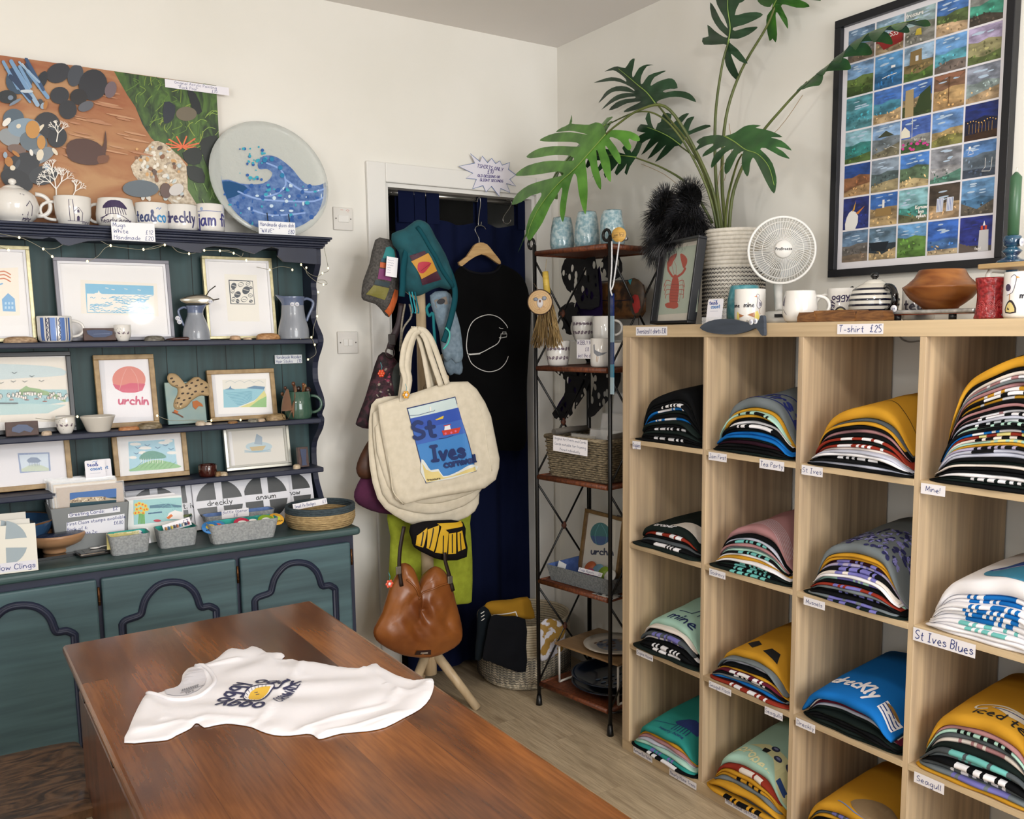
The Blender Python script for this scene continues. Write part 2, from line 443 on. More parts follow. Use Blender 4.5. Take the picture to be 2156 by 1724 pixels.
g.box(-4.1,-4.03,-3.55,-1.65,.75,.81).box(-4.1,-4.03,-3.55,-1.65,2.29,2.35); struct('window_2',g,whitep)
# passage behind the doorway, its unlit darkness painted as dark grey walls
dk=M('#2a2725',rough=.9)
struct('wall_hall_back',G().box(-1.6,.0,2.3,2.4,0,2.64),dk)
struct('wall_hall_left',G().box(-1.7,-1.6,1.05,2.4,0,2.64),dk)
g=G().box(-.9,-.12,2.22,2.295,0,2.0); do=struct('door_1',g,M('#3a352f',rough=.6))
g=G().box(-.78,-.26,2.205,2.225,1.1,1.9); tag(g.obj('door_glass',M('#4a4f52','#7d8587',(60,60,60),.25,.6,kind='voro'),do))
# door casing
g=G().box(-.892,-.815,YB-.018,YB,0,2.092).box(-.124,-.046,YB-.018,YB,0,2.092).box(-.815,-.124,YB-.018,YB,2.02,2.092)
struct('trim_1',g,whitep,bevel=.004)
g=G().box(-.815,-.80,YB,1.05,0,2.02).box(-.139,-.124,YB,1.05,0,2.02).box(-.80,-.139,YB,1.05,2.005,2.02); struct('trim_2',g,whitep)
struct('baseboard_right',G().box(-.015,0,-4.2,YB,0,.09),whitep,bevel=.004)
struct('baseboard_back',G().box(-1.13,-.892,YB-.015,YB,0,.09),whitep,bevel=.004)
for i,(x,y,z) in enumerate(PEND):
    o=thing('pendant_lamp',['woven pendant lamp hanging over the table','woven pendant lamp hanging left of the table'][i],'lamp',(x,y,z)); G().tube([(0,0,.1),(0,0,.42)],.003,6).obj('cable',M('#2a2623'),o)
    G().lathe([(.04,.12),(.12,.09),(.19,.02),(.215,-.06),(.212,-.06),(.185,.02),(.11,.085),(.04,.115)],36).obj('shade',M('#b3946a','#8a6c46',(60,60,90),.8,.4),o); G().ball((0,0,.03),.035).obj('bulb',M('#ffe2b0',emis=6.0),o)
# ================================================================ CUBE SHELVING
KT,Kt,Kc=.038,.016,.3355; KH=2*KT+4*Kc+3*Kt; KX=-.40; KD=.39
oak=M('#a08b73','#d0b794',(42,42,1.3),.5,.05,det=6,dist=.3,lo=.3,hi=.68)
kal=thing('cube_shelving_unit','tall pale oak cube shelving unit against the right wall','shelving unit',(KX,0,0),RW)
def kz(k): return KH-KT-k*Kc-(k-1)*Kt      # top face of shelf below row k
def ku(k): return KT+k*Kc+(k-1)*Kt         # left face of divider k
G().box(0,KT,0,KD,KT,KH-KT).obj('side_panel',oak,kal,bevel=.001)
G().box(KH-KT,KH,0,KD,KT,KH-KT).obj('side_panel',oak,kal,bevel=.001)
oakx=M('#a89172','#ceb793',(1.3,42,42),.5,.05,det=6,dist=.3,lo=.3,hi=.68)
G().box(0,KH,0,KD,KH-KT,KH).obj('top_board',oakx,kal,bevel=.001)
G().box(0,KH,0,KD,0,KT).obj('bottom_board',oakx,kal,bevel=.001)
for k in (1,2,3): G().box(ku(k),ku(k)+Kt,0.001,KD,KT,KH-KT).obj('divider',oak,kal,bevel=.0008)
for k in (1,2,3):
    for c in range(4):
        a=KT+c*(Kc+Kt); G().box(a,a+Kc,0.0005,KD,kz(k)-Kt,kz(k)).obj('shelf_board',oakx,kal,bevel=.0008)
# ---- paper tags
INK='#2c3a7a'
def card(name,label,p,w,h,lines,rz=0,rx=0,size=None,col='#e9e6ea',ink=INK,group=None,wd=None,jit=.04,thick=.0006,cat='label',ry=0,top=.16):
    """p = centre of the card's face"""
    o=G().box(-w/2,w/2,0,thick,-h/2,h/2).obj(name,paint(col,.55)); o.location=p; o.rotation_euler=(rx,ry,rz)
    a=Art(); n=len(lines); size=size or h/(n*1.75)
    for i,l in enumerate(lines):
        v=h/2-(i+.5)*h/n-size*.45
        if isinstance(l,tuple): l0,l1=l
        else: l0,l1=l,None
        s2=size; W=twid(l0,s2)
        sx=min(1,(w*.92 if not l1 else w*.6)/max(W,1e-6))
        if l1: a.text(l0,-w*.45,v,s2,ink,wd,jit=jit,sx=sx); a.text(l1,w*.45,v,s2,ink,wd,align='r',jit=jit)
        else: a.text(l0,0,v,s2,ink,wd,align='c',jit=jit,sx=sx)
    a.obj('writing',o,base=.0003); return tag(o,label,cat,group)
def shelf_tag(px,py,w,h,txt,lab,tilt=0,out=.002,size=None):
    p=at(px,py,0,KX-out); card('paper_tag',lab,p,w,h,[txt],RW,size=size,ry=tilt,group='shelf name tags')
for a in [(1371,697,.148,.027,'Oversized t-shirts £30','white paper tag reading Oversized t-shirts £30 at left end of the top board',0,.0155),
          (1810,692.5,.132,.025,'T-shirt  £25','white paper tag reading T-shirt £25 on the shelving top edge',0,.0165),
          (1340,937,.04,.026,'Oggies','paper tag reading Oggies under the first cube of the top row',.02),
          (1510.5,962,.073,.024,'Jam First','paper tag reading Jam First under the second cube of the top row',-.0),
          (1624.5,979,.087,.026,'Tea Party','paper tag reading Tea Party right of the Jam First tag',0),
          (1709.5,991.5,.068,.0255,'St Ives','paper tag reading St Ives under the third top cube',0),
          (1964,1031,.061,.025,'Mine!','paper tag reading Mine! under the tall stack at top right',0),
          (1510,1208,.066,.021,'Godrevy','paper tag reading Godrevy under the second cube of the second row',0),
          (1714,1270,.069,.022,'Mussels','paper tag reading Mussels under the purple mussel print shirts',0),
          (1986,1352,.155,.032,'St Ives Blues','large paper tag reading St Ives Blues under white and blue shirts',0,.021),
          (1357,1379,.083,.021,'Engine House','paper tag reading Engine House in the first column',0),
          (1515.5,1449,.092,.0205,'Seagull Flock','paper tag reading Seagull Flock in the second column',0),
          (1628.5,1502,.065,.023,'Seagulls','paper tag reading Seagulls below the burgundy gull shirt',0),
          (1695.5,1527,.065,.023,'Dreckly','paper tag reading Dreckly under the bright blue shirt',0),
          (1955.5,1648,.078,.027,'Seagull','paper tag reading Seagull at the lower right',0),
          (1353,1588,.097,.022,'Kernow Bys Vyken','paper tag reading Kernow Bys Vyken half hidden by the lowest left stack',0),
          (1437,1640,.125,.0225,'Nearly Home Trees','paper tag reading Nearly Home Trees on the bottom board',0),
          (1560,1702,.13,.022,'Mad about Saffron','paper tag reading Mad about Saffron on the bottom board',0)]:
    shelf_tag(a[0],a[1],a[2],a[3],a[4],a[5],-(a[6]),size=a[7] if len(a)>7 else a[3]*.5)
# ---- folded t-shirts
TC=dict(K='#0e0f11',N='#18211f',B='#1668b3',M='#c6922c',G='#6f777b',D='#4f5559',A='#b9bccb',W='#e9e7ea',C='#e2d8cf',R='#8c3123',U='#5d1d30',P='#a97c7e',S='#a9cfc0',L='#a79fb8',T='#2f8d86',Y='#e4d98a',I='#7472b4',V='#2a121e',Q='#6fb9b4')
TN=dict(K='black',N='charcoal green',B='bright blue',M='mustard',G='grey',D='dark grey',A='pale lilac grey',W='white',C='cream',R='rust red',U='burgundy',P='dusty pink',S='mint green',L='lilac',T='teal',Y='pale yellow',V='dark plum',Q='aqua')
ORD=['bottom','second from bottom','third from bottom','fourth from bottom','fifth from bottom','sixth from bottom','seventh from bottom','eighth from bottom','ninth from bottom','tenth from bottom','eleventh from bottom','twelfth from bottom','thirteenth from bottom','fourteenth from bottom','fifteenth from bottom']
TORD=['top','second from top','third from top','fourth from top','fifth from top','sixth from top','seventh from top','eighth from top','ninth from top','tenth from top','eleventh from top','twelfth from top','thirteenth from top','fourteenth from top','fifteenth from top']
def tee_stack(col,row,spec,sname,height,art=None,hump=.55,wid=.305,lean=0,topc=None,peak=.15,rise=.0,y0=-.004,seed=1,toph=1.8,dep=.30,tfront=None,ends=None):
    """spec: bottom to top, letter = shirt colour, optional letter after - = print colour showing on the fold"""
    rn=random.Random(seed*13+col*7+row); items=spec.split(); n=len(items); NX=30
    x0=KT+(col-1)*(Kc+Kt); xc=x0+Kc/2; zb=kz(row) if row<4 else KT
    xs=[-Kc/2+.004+(Kc-.008)*i/NX for i in range(NX+1)]
    cum=[0.0]*(NX+1)
    tot=sum(1 for _ in items)+toph-1; T=height/tot/(1.0)
    for k,it in enumerate(items):
        c=it[0]; pr=it[2] if len(it)>2 else None; last=k==n-1
        t0=T*(toph if last else rn.uniform(.8,1.2)); wi=wid*(.5-.05*k/n-(rn.uniform(0,.06)))
        if last: wi=wid*.45
        if k==0: wi=wid*.515
        sh=lean*k/n+rn.uniform(-.006,.006)
        if sh+wi>Kc/2-.005: sh=Kc/2-.005-wi
        if sh-wi<-Kc/2+.003: sh=-Kc/2+.003+wi
        fy=y0+.05*(k/n)*.5+rn.uniform(-.008,.011); ph=rn.uniform(0,6.3)
        if last and tfront is not None: fy=tfront
        def base(x):
            f=(x-xs[0])/(xs[-1]-xs[0])*NX; f=max(0,min(NX-1e-6,f)); i=int(f); return cum[i]*(1-(f-i))+cum[i+1]*(f-i)
        prof=[]; D=dep+rn.uniform(-.01,.01)
        g=G(); nx=34
        def thk(u):
            e=1-abs(u)**6; pk=math.exp(-((u-peak-.22)/.72)**2)
            hm=hump*.52; return t0*(.2+.8*((1-hm)+hm*pk))*max(.45,e)
        ring=[]
        for i in range(nx+1):
            u=-1+2*i/nx; x=sh+wi*u; z=base(x)+.0006; t=thk(u)
            wv=.0035*math.sin(3.1*u+ph)+.0018*math.sin(9*u+2*ph)
            yf=fy+wv+.018*abs(u)**8; rr=min(.012,t*1.1)
            zr=rise*k/n
            crk=.0022*math.sin(6*u+ph) if last else 0
            dz=.0
            pts=[(D,z+zr),(D*.5,z+zr*.5),(yf+rr,z),(yf+rr*.25,z+t*.1),(yf,z+t*.45),(yf+rr*.2,z+t*.85),(yf+rr*1.1,z+t*1.0),
                 (yf+.06,z+t+crk+zr*.2),(yf+.13,z+t*(1.02)+crk+zr*.45+(toph>2 and last)*.004*math.sin(5*u)),(D*.75,z+t+zr*.75),(D,z+t*.9+zr)]
            ring.append([(xc+x,y,zb+zz) for y,zz in pts])
        m=len(ring[0])
        vs=[p for r in ring for p in r]; fs=[];mi=[]
        band=[rn.random()<.6 for _ in range(nx)]
        for i in range(nx):
            for j in range(m):
                fs.append((i*m+j,(i+1)*m+j,(i+1)*m+(j+1)%m,i*m+(j+1)%m))
                u=-1+2*(i+.5)/nx
                mi.append(1 if (pr and j in(3,4,5) and -.42<u<.55 and band[i]) else 0)
        g.add(vs,fs,0,True); g.I=mi
        g.F.append(list(range(m))); g.I.append(0); g.S.append(True); g.F.append([nx*m+j for j in range(m)]); g.I.append(0); g.S.append(True)
        mats=[cl(TC[c] if not(last and topc) else topc)]+([cl(TC[pr],.6)] if pr else [])
        org=kal.location
        wv=[]
        M4=Matrix.Translation(Vector(kal.location))@Matrix.Rotation(RW,4,'Z')
        for q in range(len(g.V)):
            g.V[q]=tuple(Vector(g.V[q])-Vector((xc,0.,zb)))
        o=g.obj('folded_t_shirt',mats); o.location=M4@Vector((xc,0,zb)); o.rotation_euler=(0,0,RW)
        pos=ORD[k] if k<n-k-1 and k<15 else TORD[min(n-1-k,14)]
        cn=TN[c] if not last or not topc else TN[c]
        tag(o,f'{cn} folded t-shirt{" with "+TN[pr].split()[-1]+" print" if pr and pr in TN and len(sname)<34 else ""}, {pos} of {sname}','t-shirt',f'folded t-shirts in {sname}')
        if last and art:
            aw=Art(); art(aw)
            def fn(u,v,h):
                uu=max(-1,min(1,(u-sh)/wi)); z=base(u)+.0006; t=thk(uu); zr=rise*k/n
                wv=.0035*math.sin(3.1*uu+ph)+.0018*math.sin(9*uu+2*ph); yf=fy+wv+.018*abs(uu)**8; rr=min(.012,t*1.1); crk=.0022*math.sin(6*uu+ph)
                ys=[yf+rr*.2,yf+rr*1.1,yf+.06,yf+.13,D*.75,D]; zs=[z+t*.85,z+t,z+t+crk+zr*.2,z+t*1.02+crk+zr*.45+(toph>2)*.004*math.sin(5*uu),z+t+zr*.75,z+t*.9+zr]
                y=max(ys[0],min(ys[-1]-1e-4,yf+v))
                for q in range(5):
                    if y<=ys[q+1]: f=(y-ys[q])/(ys[q+1]-ys[q]); zz=zs[q]*(1-f)+zs[q+1]*f; break
                return (u,y,zz+h+.0012)
            aw.obj('print',o,fn,base=.0004,cut=.012,cutv=.02,rough=.7)
        ins=[]
        for i,x in enumerate(xs):
            u=(x-sh)/wi
            if abs(u)<=1: cum[i]+=thk(u)
            else: cum[i]+=t0*.12
    return
def a_jam(a):
    a.line([(-.12,.02),(.0,.012),(.13,.03)],.004,'#27337c',sm=3); a.line([(-.12,.075),(.0,.068),(.13,.085)],.004,'#27337c',sm=3)
    a.text('jam first',-.12,.028,.036,'#27337c',.007,sx=1.15)
def a_dreck(a):
    a.text('drecKly',-.088,.068,.042,'#e9e7ea',.0082,rot=-.17,sx=.68)
    a.poly([(.078,.03),(.125,.02),(.13,.06),(.08,.072)],'#e9e7ea'); 
    for i in range(3): a.line([(.082,.038+i*.012),(.124,.028+i*.012)],.004,'#1c3f86')
    a.ell(.104,.064,.018,.006,'#8a6a38')
def a_muss(a):
    rr=random.Random(3)
    for i in range(75):
        u=rr.uniform(-.105,.125); v=rr.uniform(.01,.14); s=rr.uniform(.006,.009); t=rr.uniform(0,6)
        a.ell(u,v,s,s*.7,'#2b2d5c',10,t)
    for i in range(75):
        u=rr.uniform(-.105,.125); v=rr.uniform(.01,.14); s=rr.uniform(.006,.009); t=rr.uniform(0,3)
        for k in (1,.6): a.line([(u+s*k*math.cos(t+q),v+s*k*math.sin(t+q)) for q in (0,.6,1.2,1.8,2.4)],.0022,'#8e8ed0',caps=False)
def a_circ(a):
    a.ell(.055,.085,.105,.075,'#3c87a8',36); a.poly([(.055+.105*math.cos(t*.1),.085+.075*math.sin(t*.1)) for t in range(0,32)],'#22448c')
    a.line([(-.04,.09),(.0,.092),(.1,.088),(.15,.086)],.0025,'#e9e7ea')
def a_mine(a):
    a.text('mine',-.03,.02,.04,'#1f2f62',.006,sx=1.1)
    for p in ([(-.03,.075),(.02,.08),(.035,.13)],[(.05,.08),(.06,.14)],[(.08,.075),(.08,.12),(.1,.14),(.12,.12),(.12,.08)]): a.line(p,.004,'#1f2f62')
    a.poly([(.09,.07),(.13,.07),(.12,.10),(.1,.11)],'#1f2f62')
def a_gull(a):
    a.poly([(-.06,.05),(-.02,.03),(-.01,.06),(-.04,.08)],'#17181b'); a.poly([(.02,.03),(.09,.015),(.07,.055),(.03,.06)],'#17181b'); a.line([(-.1,.03),(-.07,.035)],.002,'#6b2a1c')
def a_tree(a):
    a.poly([(-.01,.08),(.02,.105),(.07,.1),(.095,.07),(.08,.055),(.0,.065)],'#263b7a',2)
    for i in range(6): a.line([(.01+i*.012,.062),(.012+i*.012,.03)],.003,'#263b7a')
    a.line([(-.08,.035),(-.02,.05),(.01,.06)],.002,'#263b7a',sm=2); a.text('nearly home',-.03,.012,.013,'#263b7a',.0018)
def a_proper(a):
    a.poly([(-.06,.07),(.0,.09),(.13,.08),(.14,.0),(.12,-.01),(.05,.05)],'#d9d9a8'); a.text('proper job',-.07,.035,.034,'#e3e0b0',.006,rot=-.35,sx=1.0)
    for u,v in((.03,.085),(.06,.06),(.1,.07)): a.ell(u,v,.014,.01,'#2c3352',14); a.ell(u,v+.002,.008,.004,'#8187b0',10)
    a.poly([(.0,.07),(.025,.072),(.022,.055),(.004,.052)],'#17181b'); a.poly([(.1,.01),(.13,.012),(.125,.03),(.1,.028)],'#2f4f92')
def a_iced(a):
    a.text('iced tea',-.03,.022,.026,'#1b1d1f',.004); a.line([(.1,.075),(-.02,.07),(-.04,.06),(-.035,.045),(-.015,.05)],.005,'#d6cfc0',sm=3)
    a.poly([(-.01,.06),(.12,.085),(.14,.06),(.04,.045)],'#d6cfc0'); a.line([(.0,.058),(.12,.07)],.003,'#3a4470')
def a_cape(a):
    a.line([(-.11,.03),(-.05,.06),(.03,.075),(.09,.05),(.13,.05)],.0018,'#2a2416',sm=3); a.text('st ives',-.115,.022,.014,'#2a2416',.0018)
def a_oggy(a):
    a.poly([(.0,.04),(.03,.065),(.08,.07),(.11,.045),(.1,.02),(.05,.03)],'#17181b',2); a.poly([(.01,.042),(.035,.061),(.078,.064),(.1,.042),(.095,.026),(.05,.036)],'#e8dc8c',2)
    a.line([(.05,.05),(.05,.056)],.002,'#17181b'); a.line([(.06,.05),(.06,.056)],.002,'#17181b'); a.poly([(.06,.08),(.1,.12),(.14,.11),(.12,.08)],'#e9e7ea')
def a_engine(a):
    a.poly([(.0,.02),(.12,.02),(.14,.06),(.1,.075),(.02,.06)],'#d9d2c9',1); a.text('proper',-.06,.004,.02,'#e9e7ea',.004)
def a_brown(a):
    a.poly([(-.01,.03),(.03,.075),(.1,.09),(.14,.06),(.13,.0),(.06,.0)],'#8a7354',3); a.line([(-.04,.02),(.02,.005),(.08,.0)],.003,'#6d83b8',sm=2)
tee_stack(1,1,'K K-W K N K-W K N B-W K N B-W K-W K K','the Oggies stack',.175,rise=.02,peak=.1,seed=1,toph=3)
tee_stack(2,1,'N K K V N B B K K-W W K M S-K M G','the Jam First stack',.16,a_jam,rise=.03,peak=-.2,seed=2,toph=3.2)
tee_stack(3,1,'K A K K-W W A C R-W N R-W K P K M D M','the St Ives stack',.165,a_cape,rise=.03,peak=-.1,seed=3,toph=3.5)
tee_stack(4,1,'K N N-W W K K C N K A A-K L-K M S-Y C-K R-Y B-W K S-K K-W A K-W P-W K P K M-W K-W M-W P G P-W C K M','the tall Mine stack',.295,a_oggy,rise=.02,peak=.1,seed=4,toph=3,hump=.5,lean=.02)
tee_stack(1,2,'N K-W D K R-W N','the second cube of the first column',.078,a_engine,rise=.03,peak=.0,seed=5,toph=2.2,hump=.3)
tee_stack(2,2,'N-Q K-Q N-Q K-Q W M W K-Q S G P K-Q A K P','the Godrevy stack',.14,lambda a:[a.line([(-.08,.01+.006*i),(.0,.03+.006*i),(.07,.01+.006*i),(.12,-.005+.006*i)],.0014,'#cfc6cf',sm=3) for i in range(8)],rise=.03,peak=-.15,seed=6,toph=3)
tee_stack(3,2,'N-I G-I K K-I G R-I K S-I W C-I K-I L-I V-I M M G','the Mussels stack',.165,a_muss,rise=.04,peak=-.1,seed=7,toph=3,hump=.4)
tee_stack(4,2,'W W W-Q W-Q W-B W-B W-B W-B W-B W-B W','the St Ives Blues stack',.16,a_circ,rise=.03,peak=.2,seed=8,toph=3.6,hump=.5)
tee_stack(1,3,'N K-W K-W K W-I D-I K C S','the Engine House stack',.12,a_mine,rise=.05,peak=-.1,seed=9,toph=2,hump=.35)
tee_stack(2,3,'R-W V B G K-W U-W M K A G M','the Seagull Flock stack',.125,a_gull,rise=.04,peak=-.05,seed=10,toph=2.5,hump=.4)
tee_stack(3,3,'N N K K N N A U C B','the Dreckly stack',.115,a_dreck,rise=.05,peak=-.2,seed=11,toph=2.6,hump=.3,tfront=-.012)
tee_stack(4,3,'M G-I D-W K-W G-Q D-Q N C-P D S-K P M','the Seagull stack',.17,a_iced,rise=.04,peak=-.1,seed=12,toph=2.6,hump=.3)
tee_stack(1,4,'K-W T-I S A P M T','the Nearly Home Trees stack',.1,a_tree,rise=.06,peak=0,seed=13,toph=2.2,hump=.25,y0=-.012)
tee_stack(2,4,'M-K D M G M-K M R-C S','the Mad about Saffron stack',.14,a_proper,rise=.06,peak=-.1,seed=14,toph=2.2,hump=.35,y0=-.008)
tee_stack(3,4,'K P W-I G N-I M K-I K M D-I M','the lowest cube of the third column',.15,a_brown,rise=.04,peak=-.1,seed=15,toph=2.4,hump=.3)
# ================================================================ DRESSER
NAVY=M('#1b2033','#23293f',(6,6,6),.5); TEAL=M('#2f4446','#3f5759',(3,3,30),.5,.12,det=5); TEALH=M('#33484e','#4a656b',(2.2,3,34),.48,.12,det=5,lo=.3,hi=.72)
TOPM=M('#2a3d3e','#3a5152',(2.2,20,20),.42,.1,det=5); BACKB=M('#1d3537','#28474a',(30,30,2.5),.55,.1,det=4)
XR=-1.14; XL=-2.36; YF=.56; WT=.79
dr=thing('dresser','teal and navy painted dresser with plate rack against the back wall','dresser',((XL+XR)/2,.74,0))
D0=-Vector(dr.location)
G().box(XL,XR,YF,YB-.01,.06,WT-.028).obj('cabinet_body',NAVY,dr,D0)
G().box(XL-.02,XR+.02,YF-.025,YB-.005,WT-.028,WT).obj('worktop',TOPM,dr,D0,bevel=.011,seg=3)
G().box(XL+.03,XR-.03,YF+.03,YB-.03,0,.06).obj('plinth',NAVY,dr,D0)
xd=[XR-.012,-1.539,-1.944,-2.345]
mp=[(712,630),(712,590),(730,570),(770,555),(800,545),(822,530),(830,500),(845,450),(880,400),(930,360),(1000,345),(1070,355),(1120,390),(1145,430),(1160,475),(1175,492),(1215,485),(1240,495),(1258,505),(1258,540)]
mw=[at(x/2.763,1100+y/2.763,1,YF-.022) for x,y in mp]; mz=[(p.x,p.z) for p in mw]
c2=(-1.944-1.539)/2
for i in range(3):
    a,b=xd[i+1]+.006,xd[i]-.006; cx=(a+b)/2
    d=G().box(a,b,YF-.02,YF-.001,.09,WT-.05).obj('door',TEALH,dr,D0,bevel=.006)
    pts=[(x-c2+cx,z) for x,z in mz]; pts[0]=(pts[1][0],.2); pts[-1]=(pts[-2][0],.2)
    pts=pts[:1]+smooth(pts[1:-1],3)+pts[-1:]
    g=G().tube([(x,YF-.021,z) for x,z in pts]+[(pts[0][0]+.001,YF-.021,.2)],.0115,8); g.tube([(x,YF-.030,z) for x,z in pts],.005,6)
    g.obj('moulding',NAVY,d)
    g=G()
    for z in (.66,.2): g.tube([(b+.004,YF-.016,z),(b+.004,YF-.016,z+.055)],.0035,8); 
    for z in (.672,.69): g.tube([(b+.004,YF-.016,z),(b+.004,YF-.016,z+.003)],.0045,8)
    g.obj('hinge',M('#5a3a22',rough=.35,metal=.8),d)
# rack
SH=[at(666,713,1,.755).z,at(671,880.5,1,.755).z,at(659,985,1,.76).z]; CT=at(650,497,1,.70).z
G().box(XL+.02,XR-.01,.896,.912,WT,CT-.012).obj('back_board',BACKB,dr,D0)
g=G()
for i in range(13):
    x=XL+.03+i*.098; g.box(x,x+.0025,.8945,.897,WT,CT-.02)
g.obj('board_joint',M('#101c1d'),dr,D0)
for z in SH:
    G().box(XL+.02,XR-.02,.757,.896,z-.018,z).obj('rack_shelf',NAVY,dr,D0,bevel=.004)
ed=[(676,525),(675.5,556),(666,596),(668,621),(666,670),(680,706),(680,727),(670,762),(670,797),(675,815),(682,836),(684,854),(678.6,871),(683,881),(680,902),(668,930),(667,966),(671.5,1008),(682,1047),(690,1075)]
yz=[(at(x,y,0,XR)) for x,y in ed]; yz=[(p.y,p.z) for p in yz]; yz[0]=(yz[1][0],CT-.01); yz[-1]=(yz[-1][0],WT)
pl=smooth(yz,3)+[(.912,WT),(.912,CT-.01)]
for x in (XR-.02,XL): G().prism(pl,0,.02,lambda u,v,h:(x+h,u,v)).obj('side_panel',NAVY,dr,D0)
va=[(-60,499),(0,498),(53,498),(70,502),(90,503),(103,499),(116,502),(130,514),(146,517),(165,512),(185,507),(215,506),(250,506),(300,508),(340,512),(375,522),(400,531),(425,532),(433,521),(450,518),(470,519),(500,522),(520,529),(537,534),(552,526),(573,519),(587,524),(585,538),(598,551),(666,556)]
vp=[(p.x,p.z) for p in [at(x,y,1,.747) for x,y in va]]; vp=[(XL+.02,vp[0][1])]+vp; vp[-1]=(XR-.02,vp[-1][1])
G().prism(vp+[(XR-.02,CT-.01),(XL+.02,CT-.01)],0,.014,lambda u,v,h:(u,.747+h,v)).obj('pelmet',NAVY,dr,D0)
g=G()
for (o,z0,z1) in ((.045,-.008,0),(.037,-.014,-.008),(.026,-.022,-.014),(.015,-.030,-.022),(.008,-.036,-.030)):
    g.box(XL-o,XR+o*.5,.745-o,.915,CT+z0,CT+z1)
g.obj('cornice',NAVY,dr,D0,bevel=.0035,seg=3)
# ================================================================ picture frames
def bb(xl,yt,xr,yb,ax,val):
    ym=(yt+yb)/2; a=at(xl,ym,ax,val); b=at(xr,ym,ax,val); p=at((xl+xr)/2,yb,ax,val); t=at((xl+xr)/2,yt,ax,val)
    return p,(b-a).length,t.z-p.z
GLASS=M('#ffffff',rough=.02,alpha=.03,coat=1)
def pic(name,label,xl,yt,xr,yb,Y,z,bw,fc,draw,lean=6,ax=1,mount='#eceaea',mw=0,dep=.018,cat='picture',group=None,inner=None,ph=None,paper=None,yaw=0,glassy=True):
    p,w,h=bb(xl,yt,xr,yb,ax,Y)
    if z is None: z=p.z
    h=ph or h
    rz=(0 if ax==1 else RW)+rad(yaw)
    r=thing(name,label,cat,(p.x,p.y,z+.001),rz,group,rx=-rad(lean))
    h=ph or pmap(MAT(r),dep)((xl+xr)/2,yt)[1]; W=w/2
    for n_,q in (('frame',1),):
        g=G().box(-W,W,-dep,0,0,bw).box(-W,W,-dep,0,h-bw,h).box(-W,-W+bw,-dep,0,bw,h-bw).box(W-bw,W,-dep,0,bw,h-bw); g.obj('frame',fc if not isinstance(fc,str) else M(fc,rough=.4),r,bevel=.0015)
    if inner: 
        b2=bw+.007; g=G().box(-W+bw,W-bw,-dep*.75,-.004,bw,b2).box(-W+bw,W-bw,-dep*.75,-.004,h-b2,h-bw).box(-W+bw,-W+b2,-dep*.75,-.004,b2,h-b2).box(W-b2,W-bw,-dep*.75,-.004,b2,h-b2); g.obj('inner_frame',paint(inner,.4),r)
    G().box(-W+bw*.7,W-bw*.7,-.006,-.001,bw*.7,h-bw*.7).obj('mount',paint(mount,.7),r)
    a=Art(map=pmap(MAT(r),.006)); draw(a); a.obj('print',r,lambda u,v,h_:(u,-.006-h_,v),base=.0002)
    if glassy: G().box(-W+bw*.9,W-bw*.9,-.0125,-.0115,bw*.9,h-bw*.9).obj('glass',GLASS,r)
    return r
OAK2=M('#8f744c','#a98d62',(40,6,40),.45); GOLD=M('#b3ab86','#c9c19b',(60,4,60),.3,metal=.35); BLK=M('#14151a',rough=.35); SILV=M('#a9a8a0',rough=.25,metal=.7)
S1,S2,S3=SH
def a_house(a):
    a.poly([(-20,565),(38,563),(42,664),(-20,666)],'#efe7da'); a.poly([(4,630),(17,617),(31,629),(33,656),(6,655)],'#7db0dc')
    for v in (636,645): 
        for u in (10,17,24): a.rect(u,v,u+4,v+5,'#b9d8ee')
    for v in (575,582,590): a.line([(-10,v),(8,v-4),(22,v+3)],2.5,'#cf7a55',sm=3)
    a.line([(-5,600),(5,597)],3,'#7db0dc')
pic('framed_print','gold framed print of a blue house at the left end of the top shelf',-62,516,78,706,.845,S1,.011,GOLD,a_house,5,inner='#dcdbe0')
def a_sea(a):
    a.poly([(169,589),(330,597),(334,666),(171,660)],'#ece6dc'); a.poly([(179,597),(323,602),(325,660),(183,658)],'#7dbbdc')
    a.poly([(183,618),(324,621),(325,659),(184,657)],'#eeeae2')
    rr=random.Random(2)
    for i in range(46):
        y=623+i*.78; x=rr.uniform(186,300); l=rr.uniform(10,30)
        a.line([(x,y+rr.uniform(-1,1)),(x+l*.3,y-1.6),(x+l*.6,y+1),(min(323,x+l),y-1)],rr.uniform(1,2),'#7dbbdc',sm=2,caps=False)
    a.poly([(196,621),(200,617),(206,616),(208,611),(210,616),(218,621)],'#eeeae2')
    for x,y in ((222,606),(235,609),(262,608),(290,610)): a.line([(x,y),(x+6,y+1)],1.2,'#eeeae2')
pic('framed_print','grey framed linocut of a pale blue sea, largest frame on the top shelf',128,545,370,706,.85,S1,.011,'#85848e',a_sea,6,inner='#dedde2')
def a_peb(a):
    a.poly([(472,577),(540,579),(547,677),(480,676)],'#ebe7dd'); a.poly([(481,589),(532,591),(537,641),(485,640)],'#39434f'); a.poly([(483,591),(531,592.5),(535.5,639.5),(487,638.5)],'#ebe7dd')
    rr=random.Random(5)
    for x,y,r,f in ((492,602,7,1),(518,611,9,1),(500,620,7.5,1),(507,599,6,0),(490,613,5,0),(514,630,7,0),(527,622,5,0),(500,634,4.5,1),(528,634,4,1),(491,630,5,0),(522,597,5,0),(528,606,3.5,1)):
        a.ell(x,y,r,r*.82,'#39434f',16,rr.uniform(0,3)); 
        if not f: a.ell(x,y,r-1,r*.82-1,'#ebe7dd',16); a.line([(x-r*.5,y),(x+r*.5,y+1)],.8,'#39434f')
        else: a.line([(x-r*.6,y-r*.2),(x+r*.6,y+r*.1)],.9,'#ebe7dd')
